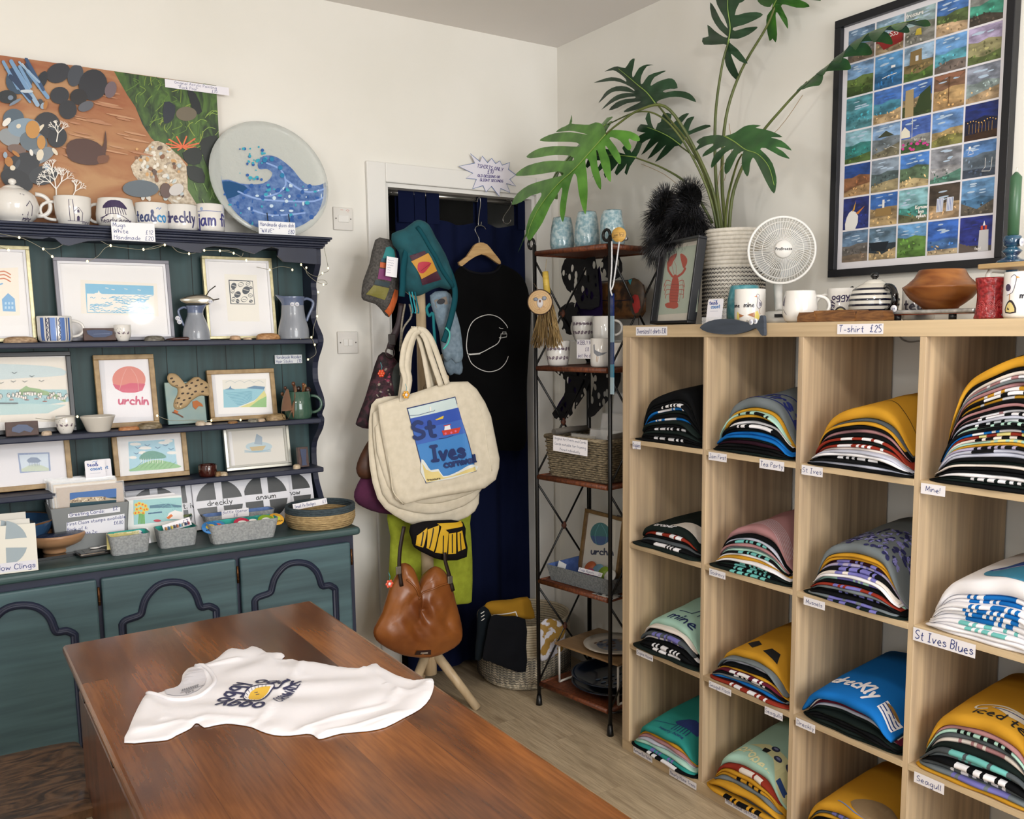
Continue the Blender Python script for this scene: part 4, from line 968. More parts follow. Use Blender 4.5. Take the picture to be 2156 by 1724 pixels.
for a_ in (('brown ridged shell at left on the top shelf',42,711,.785,62,13,S1),('grey oyster shell before the sea linocut',325,713,.785,40,11,S1,'#7d7a70','#4c463c'),('pale shell left under the pebble print',495,712,.78,27,9,S1,'#c9a98b','#b08c6c'),('tiny pale shell under the pebble print',521,712,.78,13,5,S1,'#cdb69a','#b39a7c'),
    ('large tan limpet shell beside the biggest grey jug',565,713,.775,50,13,S1,'#b98f63','#8a6038'),('white cockle shell on the middle shelf near the harbour frame',97,900,.78,19,9,S2,'#cbb8a4','#b59f88'),('orange scallop shell below the urchin print',272,897,.775,42,8,S2,'#b9855a','#9a6238'),('grey oyster shell right of the urchin print',315,893,.775,48,13,S2,'#8a7d66','#57492f'),
    ('white shell left below the bird tile',422,890,.78,18,9,S2,'#cfc0ae','#b8a892'),('small white shell right below the bird tile',437,889,.778,13,6,S2,'#d6ccc0','#c2b5a4'),('small brown shell below the beach watercolour',490,886,.78,20,5,S2,'#a07a4e','#80572e'),('grey mottled shell below the beach watercolour',533,884,.78,22,7,S2,'#8f8b80','#55503f'),('pale shell beside mottled shell on the middle shelf',550,884,.78,16,6,S2,'#c9b39b','#b1987c'),
    ('ribbed tan limpet shell against the green mug',581,882,.79,42,14,S2,'#a9916a','#7a6240'),('small brown whelk shell beside the dark ramekin',460,1003,.79,12,9,S3,'#a08562','#7c5c38'),('white snail shell beside the dark ramekin',470,1001,.785,14,8,S3,'#c3b49c','#a3906f'),('white shell at right end of the lowest shelf',625,988,.785,15,9,S3,'#d0c0a6','#b8a488')):
    shell(*a_)
g=G(); p=at(392,712,1,.775)
g.tube([(-.062,0,.003),(-.04,0,.004),(0,0,.0055),(.04,0,.004),(.062,0,.003)],[.0015,.005,.0055,.0045,.0012],10); o=g.obj('wooden_spindle',M('#2c1614','#54291d',(10,80,80),.25)); o.location=(p.x,p.y,S1+.001); tag(o,'dark polished wooden spindle lying on the top shelf','spindle')
# grey pottery jugs
JG=M('#7d828b','#8d929b',(30,30,6),.25,coat=.3); JB=gloss('#5c6884',.2)
def jug(label,px,py,Y,z,rb,H,rn,ang):
    p=at(px,py,1,Y); s=SC(p); o=thing('pottery_jug',label,'jug',(p.x,p.y,z+.0005),cam_rz(p),'grey pottery jugs on the top shelf'); r,h,n=rb*s,H*s,rn*s
    G().lathe(smooth([(0,.003),(r*.95,0),(r,.006),(r*.98,h*.25),(r*.8,h*.52),(n*1.02,h*.72),(n,h*.8)],3),32).obj('body',JG,o)
    g=G(); g.lathe(smooth([(n,h*.8),(n*1.02,h*.9),(n*1.12,h),(n*1.05,h),(n*.93,h*.9),(n*.9,h*.75)],2),32)
    sp=ang+math.pi
    for i,v in enumerate(g.V):
        t=math.atan2(v[1],v[0]); d=max(0,math.cos(t-sp))**8*max(0,(v[2]/h-.85))*6
        g.V[i]=(v[0]*(1+.35*d),v[1]*(1+.35*d),v[2]+.006*d)
    g.obj('neck',JB,o)
    g=G(); pts=[(n*.95,h*.93),(n+.25*r,h*.96),(n+.62*r,h*.85),(r*.9+.1*r,h*.55),(r*.86,h*.42)]
    c,s_=math.cos(ang),math.sin(ang); g.tube([(x*c,x*s_,z_) for x,z_ in smooth(pts,4)],h*.035,8); g.obj('handle',JB,o); return o
j1=jug('grey pottery jug carrying a silver fish, left of the pebble print',414,710,.80,S1,27,71,16,math.pi)
j2=jug('large grey pottery jug with two round price stickers at the shelf end',619,711,.80,S1,31.5,87,23,0)
def stick(par,pts,r=.0075,n='price_sticker'):
    for i,(x,y,z) in enumerate(pts):
        o=G().lathe([(0,0),(r,0),(r,.0008),(0,.0009)],18).obj(n,paint('#dfe0e6',.4),par); o.matrix_local=Matrix.Translation((x,y,z))@Matrix.Rotation(rad(90),4,'X')
        a=Art().text('£'+'48'[i%2],0,-.0025,.005,INK,.0007,align='c'); a.obj('writing',o,lambda u,v,h:(u,v,h+.001))
s2=SC(j2.location); stick(j2,[(-.5*s2,-25*s2,71*s2),(9*s2,-25*s2,71*s2)]); stick(j1,[(-33*s2,-.008,43*s2),(-30*s2,-.008,36*s2)],.0075)
p=at(414,629,1,.80); s=SC(p)
sb=thing('silver_fish_ornament','silver metal fish ornament with two prongs resting on the jug rim','ornament',(p.x,p.y,zat(p.x,p.y,640)),cam_rz(p))
pts=smooth([(-33,9),(-20,16),(0,20),(20,18),(33,10),(30,2),(15,-4),(-5,-5),(-22,0)],3,True)
g=puff([(x*s,y*s) for x,y in pts],.010,1,2); g.obj('fish_body',M('#b9b6ab',rough=.18,metal=.9),sb)
g=G(); g.tube([(18*s,0,16*s),(26*s,0,28*s),(39*s,0,38*s)],.0018,6); g.tube([(24*s,0,8*s),(36*s,0,9*s),(45*s,0,11*s)],.0018,6); g.obj('prong',M('#3a332c',rough=.3,metal=.7),sb); stick(sb,[(27*s,-.011,5*s)])
# bowl, block, card, tile, mug with sticks
mug('small white pottery bowl with scalloped rim and stickers',207,898,.79,1,33,33,0,None,S2,gloss('#c9c4bb'),'pottery_bowl',cat='bowl',shape=lambda r,h:[(0,.003),(r*.66,0),(r*.7,.004),(r*.93,h*.72),(r*1.02,h*.92),(r*1.04,h),(r*.99,h),(r*.87,h*.7),(r*.62,.008),(0,.008)],handle_=False)
pblock('printing block carved with a shell below the harbour frame',46,906,.79,S2,60,30,lambda a,W,H:a.poly([(-.65*W,.35*H),(-.2*W,.2*H),(.1*W,.35*H),(.5*W,.2*H),(.7*W,.45*H),(.3*W,.75*H),(-.2*W,.8*H),(-.6*W,.6*H)],'#56617c',1))
pblock('small upright printing block at the right end of the lowest shelf',637,984,.80,S3,22,42,lambda a,W,H:a.poly([(-.6*W,.9*H),(-.4*W,.3*H),(-.5*W,.08*H),(.5*W,.08*H),(.4*W,.3*H),(.65*W,.88*H)],'#39435f'))
card('price_card','small card reading Handmade Wooden Hair Sticks £10 on the back board',at(607.5,756,1,.885),.10,.031,['Handmade Wooden','Hair Sticks    £10'],0,0,size=.0115,col='#d9dde0')
p,w_,h_=bb(353,797,435,886,1,.84)
bt_=thing('bird_tile','blue square tile carrying a spotted clay bird with orange feet','tile',(p.x,p.y,S2+.001),0,rx=-rad(10))
G().box(-w_/2,w_/2,-.012,0,0,h_).obj('tile',M('#5b7f82','#7d8f84',(9,9,12),.3),bt_,bevel=.002)
mpb=pmap(MAT(bt_),.02)
bp=[mpb(x,y) for x,y in ((353,793),(358,785),(370,786),(378,793),(381,802),(388,808),(400,800),(410,793),(420,793),(426,798),(435,803),(442,812),(440,820),(443,829),(438,833),(425,832),(415,836),(403,845),(395,855),(382,861),(373,862),(366,855),(368,842),(374,830),(374,817),(363,812),(355,803))]
g=puff(smooth(bp,2,True),.014,.2,3); g.obj('bird_body',M('#a98f6a','#b39a74',(30,30,30),.6),bt_,(0,-.012,0))
a=Art(map=pmap(MAT(bt_),.028)); 
for x,y in ((362,796),(366,803),(372,812),(384,815),(393,812),(404,806),(417,800),(413,812),(425,808),(435,815),(427,824),(412,824),(400,818),(396,828),(385,828),(377,838),(388,842),(400,838),(382,850),(373,848),(405,830)): a.ell(x,y,3.4,1.9,'#3a2c22',9,-.3)
a.obj('spots',bt_,lambda u,v,h:(u,-(.012+g.dep(u,v)+h),v))
a=Art(map=pmap(MAT(bt_),.014)); a.poly([(405,845),(415,843),(425,850),(428,856),(418,855),(412,862),(406,856)],'#a8602c'); a.poly([(412,842),(416,852)]+[(420,850)],'#a8602c'); a.poly([(367,862),(376,866),(372,872),(366,868)],'#b5612a'); a.line([(364,868),(375,872),(385,878)],2.5,'#6b3a22'); a.obj('orange_foot',bt_,lambda u,v,h:(u,-.013-h*4,v))
G().ball((-.036*0+mpb(372,856)[0],-.034,mpb(372,856)[1]),.003).ball((mpb(378,857)[0],-.034,mpb(378,857)[1]),.003).obj('eye',gloss('#d9c9a0'),bt_)
gm=mug('dark green pottery mug holding hair sticks on the middle shelf',629,876,.80,1,29,57,0.05,None,S2,gloss('#3d5a4c'),out=.75,shape=lambda r,h:[(0,.002),(r*.86,0),(r*.9,.006),(r*1.0,.02),(r*.93,h*.5),(r*.86,h-.001),(r*.82,h),(r*.8,h*.5),(r*.8,.01),(0,.01)])
G().lathe([(0,0),(29*.92*s,0),(29*.93*s,.006),(0,.007)],30).obj('unglazed_foot',paint('#c0ab8e'),gm)
pg=Vector(gm.location); HS=[('#4a2b1c',-.022,.03,.105,.006),('#5a3520',-.01,-.02,.12,.007),('#2a1a14',.004,.02,.10,.009),('#74452a',.012,.0,.115,.006),('#3a2118',.02,-.01,.095,.011),('#8c6a44',.016,.012,.11,.007),('#6b4426',-.03,.01,.085,.006)]
for i,(c,dx,ly,L_,kr) in enumerate(HS):
    g=G(); g.tube([(0,0,.012),(dx*1.0,ly*.3,L_*.7),(dx*1.5,ly*.5,L_)],[.0018,.0025,.003],6); g.ball((dx*1.55,ly*.5,L_+.004),kr,kr*.7,kr*1.1,10)
    o=g.obj('hair_stick',M(c,rough=.3)); o.location=pg+Vector((dx*.25,0,0)); tag(o,['short brown hair stick leaning left in the green mug','slim dark brown hair stick standing left in the green mug','near black hair stick with round top in the green mug','reddish brown hair stick in the middle of the green mug','dark hair stick with the broadest knob in the green mug','light wood tipped hair stick in the green mug','golden brown hair stick at the far left of the green mug'][i],'hair stick','carved hair sticks in the green mug')
p=at(602,870,1,.765); s=SC(p); pts=smooth([(14,-62+62),(8,60),(-2,50),(-8,34),(-11,16),(-8,2),(0,-2),(8,10),(15,30),(22,44),(26,58),(22,66)],3,True)
g=G().prism([(x*s,(y)*s) for x,y in pts],0,.006,mi=0); o=g.obj('wooden_fork_comb',M('#5b3b24','#6e4a2e',(50,50,9),.35)); o.location=(p.x,.758,S2+.006); o.rotation_euler=(rad(-6),0,rad(4)); tag(o,'curved brown wooden hair fork leaning on the green mug','hair fork')
mug('small dark brown glazed ramekin on the lowest shelf',438,1003,.80,1,18.5,25,0,None,S3,gloss('#3b1712'),'ramekin',cat='ramekin',handle_=False)
# card stand
def bcard(lbl,px,py,ax,Y,z,w_,h_,rz,dx,small=False,name='business_card'):
    p=at(px,py,ax,Y); o=thing(name,lbl,'card',(p.x,p.y,z),rz,rx=-rad(8)); 
    P=[(-w_/2+.003,0),(w_/2-.003,0),(w_/2,.003),(w_/2,h_-.003),(w_/2-.003,h_),(-w_/2+.003,h_),(-w_/2,h_-.003),(-w_/2,.003)]
    G().prism(P,0,.0012).obj('card_sheet',paint('#e6e4ea'),o)
    a=Art(); k=w_/.05
    a.text('tea&',-.006*k,h_*.78,.0085*k,'#3e4f9a',.0018*k,slant=0,align='c'); a.text('coast',.002*k,h_*.62,.0085*k,'#3f78b8',.0018*k,slant=0,align='c',sx=.9)
    a.line([(-.006*k,h_*.93),(-.002*k,h_*.95),(.002*k,h_*.93),(.007*k,h_*.96)],.0012,'#5b8ac4')
    a.line([(-.014*k,h_*.5),(.012*k,h_*.5)],.0008,'#9aa0b4'); a.line([(-.02*k,h_*.08),(.02*k,h_*.08)],.0008,'#c58aa0')
    a.obj('printed_logo',o,lambda u,v,h:(u,-.0012-h,v)); return o
b1=bcard('white card with blue lettering in a clear holder, front one',203,1011,1,.80,S3+.002,.058,.083,0,0)
b2=bcard('white blue lettered card behind the front card on the lowest shelf',216,1010,1,.812,S3+.002,.058,.083,0,0)
p=at(206,1012,1,.80); g=G().box(-.033,.04,-.014,-.012,0,.022).box(-.033,.04,.022,.024,0,.05).box(-.033,.04,-.014,.024,0,.0015); o=g.obj('card_holder',M('#ffffff',rough=.05,alpha=.25,coat=1)); o.location=(p.x,.80,S3+.0005); tag(o,'clear acrylic card holder on the lowest shelf','card holder')
# ================================================================ worktop things
def wp(px,py,z=WT): return at(px,py,2,z)
# grey box of greeting cards
p=at(190,1064,1,.70); p=Vector((p.x,.70,WT)); zr=at(190,1064,1,.70).z-WT; s=SC(p)
gb=thing('card_box','grey open box full of greeting cards on the worktop','box',(p.x,.70,WT+.0005))
wb=150*s/2; dp=.15; th=.004
def taper(g,k): 
    for i,v in enumerate(g.V): f=1-k*(1-v[2]/zr); g.V[i]=(v[0]*f,v[1],v[2])
g=G().box(-wb,wb,0,th,0,zr).box(-wb,wb,dp-th,dp,0,zr).box(-wb,-wb+th,0,dp,0,zr).box(wb-th,wb,0,dp,0,zr).box(-wb,wb,0,dp,0,th); taper(g,.13); g.obj('box_shell',paint('#777b7c',.5),gb,bevel=.002)
a=Art(map=pmap(MAT(gb),0)); a.poly([(143,1082),(253,1067),(253,1077),(143,1090)],'#dfe0e8'); a.text('Greeting Cards:',147,1087,7,INK,1,rot=-.12); a.text('£2',238,1074,7,INK,1,rot=-.12)
a.poly([(140,1100),(262,1081),(262,1120),(140,1124)],'#dfe0e8'); a.text('First Class stamps available',142,1107,6.5,INK,.9,rot=-.14,sx=1.0); a.text('£6.80',240,1104,6.5,INK,.9,rot=-.1); a.text('Book of 4:',142,1118,6.5,INK,.9,rot=-.1); a.text('2nd Class 2x:',150,1126,6.5,INK,.9,rot=-.08)
a.obj('paper_note',gb,lambda u,v,h:(u,-h-.0006,v))
for i in range(11):
    o=thing('greeting_card','cellophane wrapped greeting card, '+['front one with harbour photograph','second from the front','third from the front','fourth from the front','fifth from the front','sixth from the front','seventh from the front','eighth from the front','ninth from the front','tenth from the front','rearmost'][i]+' in the grey box','card',(p.x+(.0 if i else .012)-i*.0012+R_.uniform(-.003,.003),.70+.022+i*.0105,WT+.006),0,'greeting cards in the grey box',rx=-rad(9))
    W=.094 if i==0 else .088; H=zr+.058+(.004 if i else -.008)+R_.uniform(-.002,.003)
    G().box(-W,W,-.0016,0,0,H).obj('card_sheet',paint(['#8f7350','#b9a68a','#8a8f96','#c9c0b0','#5f6f8f','#a98f6b'][i%6]),o)
    G().box(-W-.004,W+.004,-.0026,-.0024,0,H+.006).obj('cellophane_sleeve',M('#ffffff',rough=.04,alpha=.1,coat=1),o)
    if i==0:
        a=Art(map=pmap(MAT(o),.003)); a.poly([(147,1038),(245,1028),(245,1059),(147,1074)],'#123f4d'); a.poly([(147,1038),(245,1028),(245,1046),(147,1056)],'#3f6aa8'); a.poly([(147,1053),(165,1047),(195,1046),(215,1045),(232,1049),(245,1050),(245,1052),(190,1056),(147,1059)],'#b7a68c')
        rr=random.Random(9)
        for k in range(40): x=rr.uniform(148,222); y=1055-(x-147)*.05+rr.uniform(-6,1); a.rect(x,y,x+3,y+2.5,rr.choice(['#e0d6c4','#6f5a48','#8d7a66','#c9b9a0']))
        a.obj('harbour_photo',o,lambda u,v,h:(u,-.003-h,v))
# blue bowl
p=wp(22,1140); p=Vector((-2.18,.70,WT)); s=SC(p)
bw_=thing('pottery_bowl','large blue glazed bowl with brown rim at the left of the worktop','bowl',(at(8,1100,1,.77).x,.77,WT+.0005),cam_rz(p)); r=.138
G().lathe(smooth([(0,.004),(.05,0),(.055,.008),(.086,.03),(.118,.07),(.134,.1),(r,.112),(r-.006,.112),(.113,.072),(.08,.03),(0,.014)],2),44).obj('bowl_body',M('#27405f','#35587f',(9,9,9),.12,coat=.5),bw_)
G().lathe([(r-.006,.112),(r-.002,.115),(r+.001,.112),(r,.109)],44).obj('rim',gloss('#6b4a2c'),bw_)
stick(bw_,[(.008,.085,.107),(.028,.085,.107)],.011)
for i,(lx,c) in enumerate(((-.05,'#c9c4b8'),(-.01,'#d5d0c4'),(.04,'#6f8096'))):
    o=G().lathe([(0,0),(.04,.002),(.04,.008),(0,.012)],20).obj('pottery_dish',gloss(c)); o.location=Vector(bw_.location)+Vector((lx,-.02,.075+.012*i)); o.rotation_euler=(.2,.1*i,0); tag(o,['pale dish lying at the left inside the blue bowl','cream dish on top inside the blue bowl','blue grey dish at the right inside the blue bowl'][i],'dish','small dishes inside the blue bowl')
# window cling cards at the left edge
p=wp(20,1199)
for i,(dx,dy,dh,c) in enumerate(((0,0,0,'#d4d2c8'),(-.012,.03,.012,'#cfcdc6'),(-.02,.05,.03,'#c4c2bb'))):
    b=wp(63,1186); b.y=.555+0*b.y; o=thing('window_cling_card',['pale window cling card lettered Window Clings, nearest one','plain window cling card behind the lettered card','rearmost pale window cling card at the left edge'][i],'card',(b.x-.075+dx,b.y+dy*.6,WT+.001),rad(-6),'window cling cards at the left of the worktop',rx=-rad(16))
    W=.088;H=.135+dh; G().box(-W,W,-.002,0,0,H).obj('card_sheet',paint(c,.4),o)
    a=Art(); 
    for q in range(4):
        t0=q*math.pi/2+.16; a.poly([(-.0+.012*(1 if q in(0,3) else -1),.085+.012*(1 if q<2 else -1))]+[(.066*math.cos(t0+j*.19),.085+.066*math.sin(t0+j*.19)) for j in range(7)],'#93a1a9')
    if i==0: a.poly([(-W+.002,.004),(W-.004,.004),(W-.004,.03),(-W+.002,.03)],'#cfcfd8'); a.text('Window Clings',W-.008,.010,.014,INK,.0018,align='r')
    a.obj('printed_face',o,lambda u,v,h:(u,-.002-h,v))
# turned wooden bowl on black tile
p=wp(122,1171); s=SC(p); o=thing('wooden_bowl','turned pale wooden bowl with dark blue rim on a black tile','bowl',(p.x,p.y+.03,WT+.009)); r=59*s
G().lathe(smooth([(0,.0),(r*.42,0),(r*.43,.012),(r*.55,.018),(r*.85,.03),(r*1.0,.052),(r*.98,.06)],2),40).obj('bowl_body',M('#9a7454','#b38a66',(8,8,50),.35),o)
G().lathe([(r*.98,.06),(r*.75,.066),(r*.5,.066),(r*.49,.064)],40).obj('rim',M('#1d2233','#343a52',(60,60,60),.25),o)
G().lathe([(r*.5,.065),(r*.44,.045),(r*.25,.028),(0,.026)],30).obj('hollow',M('#a8744c','#b98458',(60,60,8),.35),o)
o=G().box(-.085,.085,-.06,.06,0,.008).obj('slate_tile',gloss('#0e1012')); o.location=(p.x+.005,p.y+.03,WT+.0005); o.rotation_euler=(0,0,.1); tag(o,'glossy black tile under the turned wooden bowl','tile')
p=wp(205,1150); s=SC(p); o=thing('wooden_bowl','small dark brown wooden bowl holding a wire loop','bowl',(p.x,p.y+.01,WT+.0005)); r=31*s
G().lathe([(0,.002),(r*.6,0),(r*.95,.018),(r,.036),(r*.93,.036),(r*.8,.015),(0,.008)],30).obj('bowl_body',M('#3a2416','#54351f',(20,20,20),.35),o)
g=G(); g.tube([(r*.6*math.cos(t*.4)-.01,r*.3*math.sin(t*.4),.045+.012*math.sin(t*.4)) for t in range(17)],.0016,6); o2=g.obj('spectacle_wire',M('#111214',rough=.3)); o2.location=o.location; tag(o2,'thin black wire loop curled in the small brown bowl','wire')
p=wp(203,1170); o=thing('card_reader','flat glossy black card reader beside the turned bowl','card reader',(p.x,p.y+.03,WT+.0005),rad(6))
G().box(-.05,.05,-.036,.036,0,.012).obj('casing',gloss('#1d1a18'),o,bevel=.004); G().box(-.032,.02,-.02,.02,.012,.0127).obj('screen',gloss('#3d3833',.2),o)
g=G(); g.lathe([(0,0),(.011,.001),(.012,.003),(0,.004)],16,sx=1.4); g.tube([(.012,0,.003),(.04,0,.004)],.0018,6); o=g.obj('spoon',gloss('#e3e0dc')); o.location=(p.x+.005,p.y+.045,WT+.014); tag(o,'tiny white spoon resting on the black card reader','spoon')
# felt trays
FELT=M('#85898b','#a0a3a4',(150,150,150),.95,.3,det=4); TQ=M('#2f9c93','#38a69c',(80,80,80),.9); BLF=M('#5a74a8','#6a86b8',(60,60,60),.9)
def tray(label,xl,xr,yb,D_,Hpx,inner,group='grey felt trays on the worktop',z=WT,plane=None,rz=0,flare=.12):
    if plane is None: a_=wp(xl,yb,z); b_=wp(xr,yb,z); p=wp((xl+xr)/2,yb,z)
    p,a_,b_=(p,a_,b_)
    w_=abs(b_.x-a_.x)/2; H=Hpx*SC(p); o=thing('felt_tray',label,'tray',(p.x,p.y,z+.0005),rz,group)
    def rr_(w,d0,d1,r):
        P=[]
        for cx,cy,t0 in ((w-r,d1-r,0),(-w+r,d1-r,90),(-w+r,d0+r,180),(w-r,d0+r,270)):
            for k in range(5): t=rad(t0+k*22.5); P.append((cx+r*math.cos(t),cy+r*math.sin(t)))
        return P
    def wall(g,off,z0,z1,w0,w1):
        A=[(x,y,z0) for x,y in rr_(w_*(1-flare)-off,off+.012,D_-off-.012,.016)]; B=[(x,y,z1) for x,y in rr_(w_-off,off,D_-off,.016)]
        n=len(A); g.add(A+B,[(i,(i+1)%n,n+(i+1)%n,n+i) for i in range(n)],0,False); return A,B
    g=G(); A,B=wall(g,0,0,H,0,0); g.add(A,[tuple(range(len(A)))]); 
    A2=[(x,y,H) for x,y in rr_(w_-.003,.003,D_-.003,.014)]; n=len(B); g.add(B+A2,[(i,(i+1)%n,n+(i+1)%n,n+i) for i in range(n)]); g.obj('felt_shell',FELT,o)
    g=G(); A,B=wall(g,.0031,.004,H-.0005,0,0); g.add(A,[tuple(range(len(A)))]); g.obj('lining',inner,o); return o,w_,H
t1,w1,h1=tray('small grey felt tray with turquoise lining and yellow cards, leftmost front tray',229,327,1168,.085,42,TQ)
t2,w2,h2=tray('small grey felt tray holding slim striped pens',330,428,1153,.09,40,TQ)
t3,w3,h3=tray('long grey felt tray of round magnets beside the seagrass basket',430,608,1140,.085,42,TQ)
t4,w4,h4=tray('turquoise lined felt tray behind the two small trays',234,424,1134,.07,38,TQ)
t5,w5,h5=tray('blue lined felt tray behind the long tray of magnets',420,600,1116,.07,36,BLF)
def disc(name,label,p,r,c,cat,group,rx=1.1,rz=0,c2=None):
    o=G().lathe([(0,0),(r,0),(r,.003),(r*.9,.0045),(0,.005)],22).obj(name,gloss(c)); o.location=p; o.rotation_euler=(rx,0,rz)
    if c2: a=Art(); a.ell(0,0,r*.55,r*.4,c2,14); a.text('st ives',0,-r*.6,r*.3,'#2a2c34',r*.05,align='c'); a.obj('badge_print',o,lambda u,v,h:(u,v,.0052+h))
    return tag(o,label,cat,group)
for i,(dx,c,c2,l) in enumerate(((-.1,'#3f7fc0','#e2c24a','blue and yellow round magnet at the left of the long tray'),(-.078,'#4a92c8','#d85a4a','light blue round magnet at the left of the long tray'),(.0,'#c93f58','#e9e6e2','red round magnet in the middle of the long tray'),(.035,'#2f8d86','#e9e6e2','green blue round magnet right of the red one'),(.078,'#8db33a','#e9e6e2','lime green round magnet in the long tray'),(.112,'#e0a83a','#c9d84a','orange yellow round magnet at the right of the long tray'))):
    disc('round_magnet',l,Vector(t3.location)+Vector((dx,.04+.004*(i%2),h3-.014)),.027,c,'magnet','round magnets in the long felt tray',.6,0,c2)
for i,(dx,c,l) in enumerate(((-.028,'#cdbf7c','yellow patterned card leaning in the smallest front tray'),(.0,'#ded9b4','cream patterned card beside the yellow one in the front tray'),(.032,'#e4e2e6','white card priced £2 at the right of the front tray'))):
    o=G().box(-.035,.035,-.001,.001,0,.05).obj('packet_card',M(c,'#b9b070' if i<2 else '#e0dfe4',(160,160,160),.5)); o.location=Vector(t1.location)+Vector((dx,.035+.012*i,.014)); o.rotation_euler=(-.5,.1-.08*i,0); tag(o,l,'card','cards in the small front tray')
    a=Art(); (a.text('£2',.012,.03,.014,INK,.002) if i==2 else a.ell(.0,.012,.02,.014,'#3f8c9a',14)); a.obj('printed_face',o,lambda u,v,h:(u,-.0012-h,v))
for i in range(9):
    c=['#c98a3a','#2f6f9c','#d8c23a','#3a3f55','#b9663a','#4f8fb8','#e0d8c0','#2a3a6a','#a33a4a'][i]
    g=G().box(-.002,.002,0,.05,0,.008); o=g.obj('slim_magnet',paint(c,.4)); o.location=Vector(t2.location)+Vector((-.03+i*.0085,.03,h2-.006+.0012*i)); tag(o,f'{["ochre","sea blue","yellow","slate","brown orange","sky blue","cream","navy","crimson"][i]} slim magnet strip standing in the second small tray','magnet','slim magnet strips in the small tray')
card('price_card','white card reading £3 standing in the second small tray',Vector(t2.location)+Vector((.005,.045,h2+.004)),.085,.026,['        £3'],rx=-.4,size=.014,ry=-.2)
card('price_card','card reading Bottle Opener on the turquoise tray behind',Vector(t4.location)+Vector((.035,.0,h4+.0)),.10,.02,['Bottle Opener'],size=.011)
card('price_card','card reading Bottle Opener £8 on the blue lined tray',Vector(t5.location)+Vector((-.02,.0,h5+.002)),.09,.028,['Bottle Opener','£8'],size=.010)
for i,(dx,c) in enumerate(((-.05,'#b9b09a'),(-.02,'#7d7a78'),(.08,'#c9b878'),(.1,'#8fa06a'))):
    g=G().tube([(-.03,0,0),(0,0,.004),(.03,0,0)],[.004,.006,.004],8); o=g.obj('bottle_opener',M(c,rough=.3,metal=.3)); o.location=Vector(t4.location)+Vector((dx,.03,h4-.008)); o.rotation_euler=(0,-.2,.2*i); tag(o,['pale bottle opener at the left of the turquoise tray','dark grey bottle opener beside the pale one','yellow bottle opener at the right of the turquoise tray','olive bottle opener at the far right of the turquoise tray'][i],'bottle opener','bottle openers in the turquoise tray')
# daffodil cards
p=wp(330,1112)
for i in range(6):
    o=thing('art_card','painted art card '+['showing daffodils and a seagull, front of its pack','second in the daffodil pack','third in the daffodil pack','fourth in the daffodil pack','fifth in the daffodil pack','rearmost in the daffodil pack'][i],'card',(at(331,1100,1,.71).x-i*.003,.715+i*.009,WT+.001),0,'art cards in the daffodil pack',rx=-rad(12))
    W=.085;H=at(331,1048,1,.73).z-WT+(.004 if i in(4,5) else 0); G().box(-W,W,-.002,0,0,H).obj('card_sheet',paint('#e4e2e4' if i else '#dfe4e2'),o)
    if i==0:
        a=Art(map=pmap(MAT(o),.003)); a.poly([(281,1053),(382,1047),(384,1093),(282,1105)],'#9cc9cb'); a.poly([(315,1064),(350,1060),(382,1064),(382,1068),(315,1070)],'#5a7f92',1); a.line([(313,1081),(340,1078)],3,'#4d6f8c')
        rr=random.Random(3)
        for k in range(16): a.line([(318+rr.uniform(0,60),1056+rr.uniform(0,30))]*1+[(318+rr.uniform(0,60),1056+rr.uniform(0,30))],.5,'#7fb4bb')
        for x,y in ((287,1063),(293,1060),(300,1062),(306,1065),(288,1072),(296,1070),(304,1073),(292,1079),(301,1080),(309,1072),(285,1080)): a.ell(x,y,4.5,4,'#e0c94f',8); a.ell(x,y,2,2,'#d9613f',7)
        for k in range(5): a.line([(293+k*2.5,1082),(292+k*3,1102)],1.8,'#6fae4a')
        a.poly([(350,1092),(355,1080),(368,1074),(384,1078),(384,1094)],'#e9e6e4',1); a.poly([(350,1090),(360,1082),(364,1086),(355,1093)],'#d9763a'); a.ell(331,1096,8,2.5,'#c23f4f')
        a.obj('painting',o,lambda u,v,h:(u,-.003-h,v))
# vinyl cling squares
def cling(label,xl,yt,xr,yb,Y,word,i,tilt=0,c='#34383c'):
    p,w_,h_=bb(xl,yt,xr,yb,1,Y); W=.0865; o=thing('vinyl_cling_pack',label,'card pack',(p.x,Y,WT+.001+.002*i),0,'white vinyl cling packs below the rack',rx=-rad(14),ry=rad(tilt))
    H=.172; G().box(-W,W,-.0025,0,0,H).obj('card_sheet',paint('#dcdce2',.35),o); a=Art(); cy=.085; R=.078
    for q in range(4):
        sx_,sy_=((1,1),(-1,1),(-1,-1),(1,-1))[q]; a.poly([(sx_*.011,cy+sy_*.012)]+[(sx_*max(.011,R*math.cos(t)),cy+sy_*max(.012,R*math.sin(t))) for t in [.16+j*(1.41-.16)/8 for j in range(9)]],c)
    a.text(word,0,cy-.007,.017,'#1d1f26',.0028,align='c',slant=0); a.obj('printed_face',o,lambda u,v,h:(u,-.0025-h,v),rough=.25); return o
cling('white vinyl cling pack with empty band, leftmost behind the daffodil cards',280,1030,383,1095,.80,'',0)
cling('white vinyl cling pack lettered st, partly covered',383,1024,430,1090,.805,'st. ives',1)
cling('white vinyl cling pack lettered dreckly',415,1020,520,1088,.795,'dreckly',2)
cling('white vinyl cling pack lettered ansum',517,1010,612,1075,.80,'ansum',3)
cling('white vinyl cling pack lettered now, at the right end',575,1003,655,1060,.815,'    now',3)
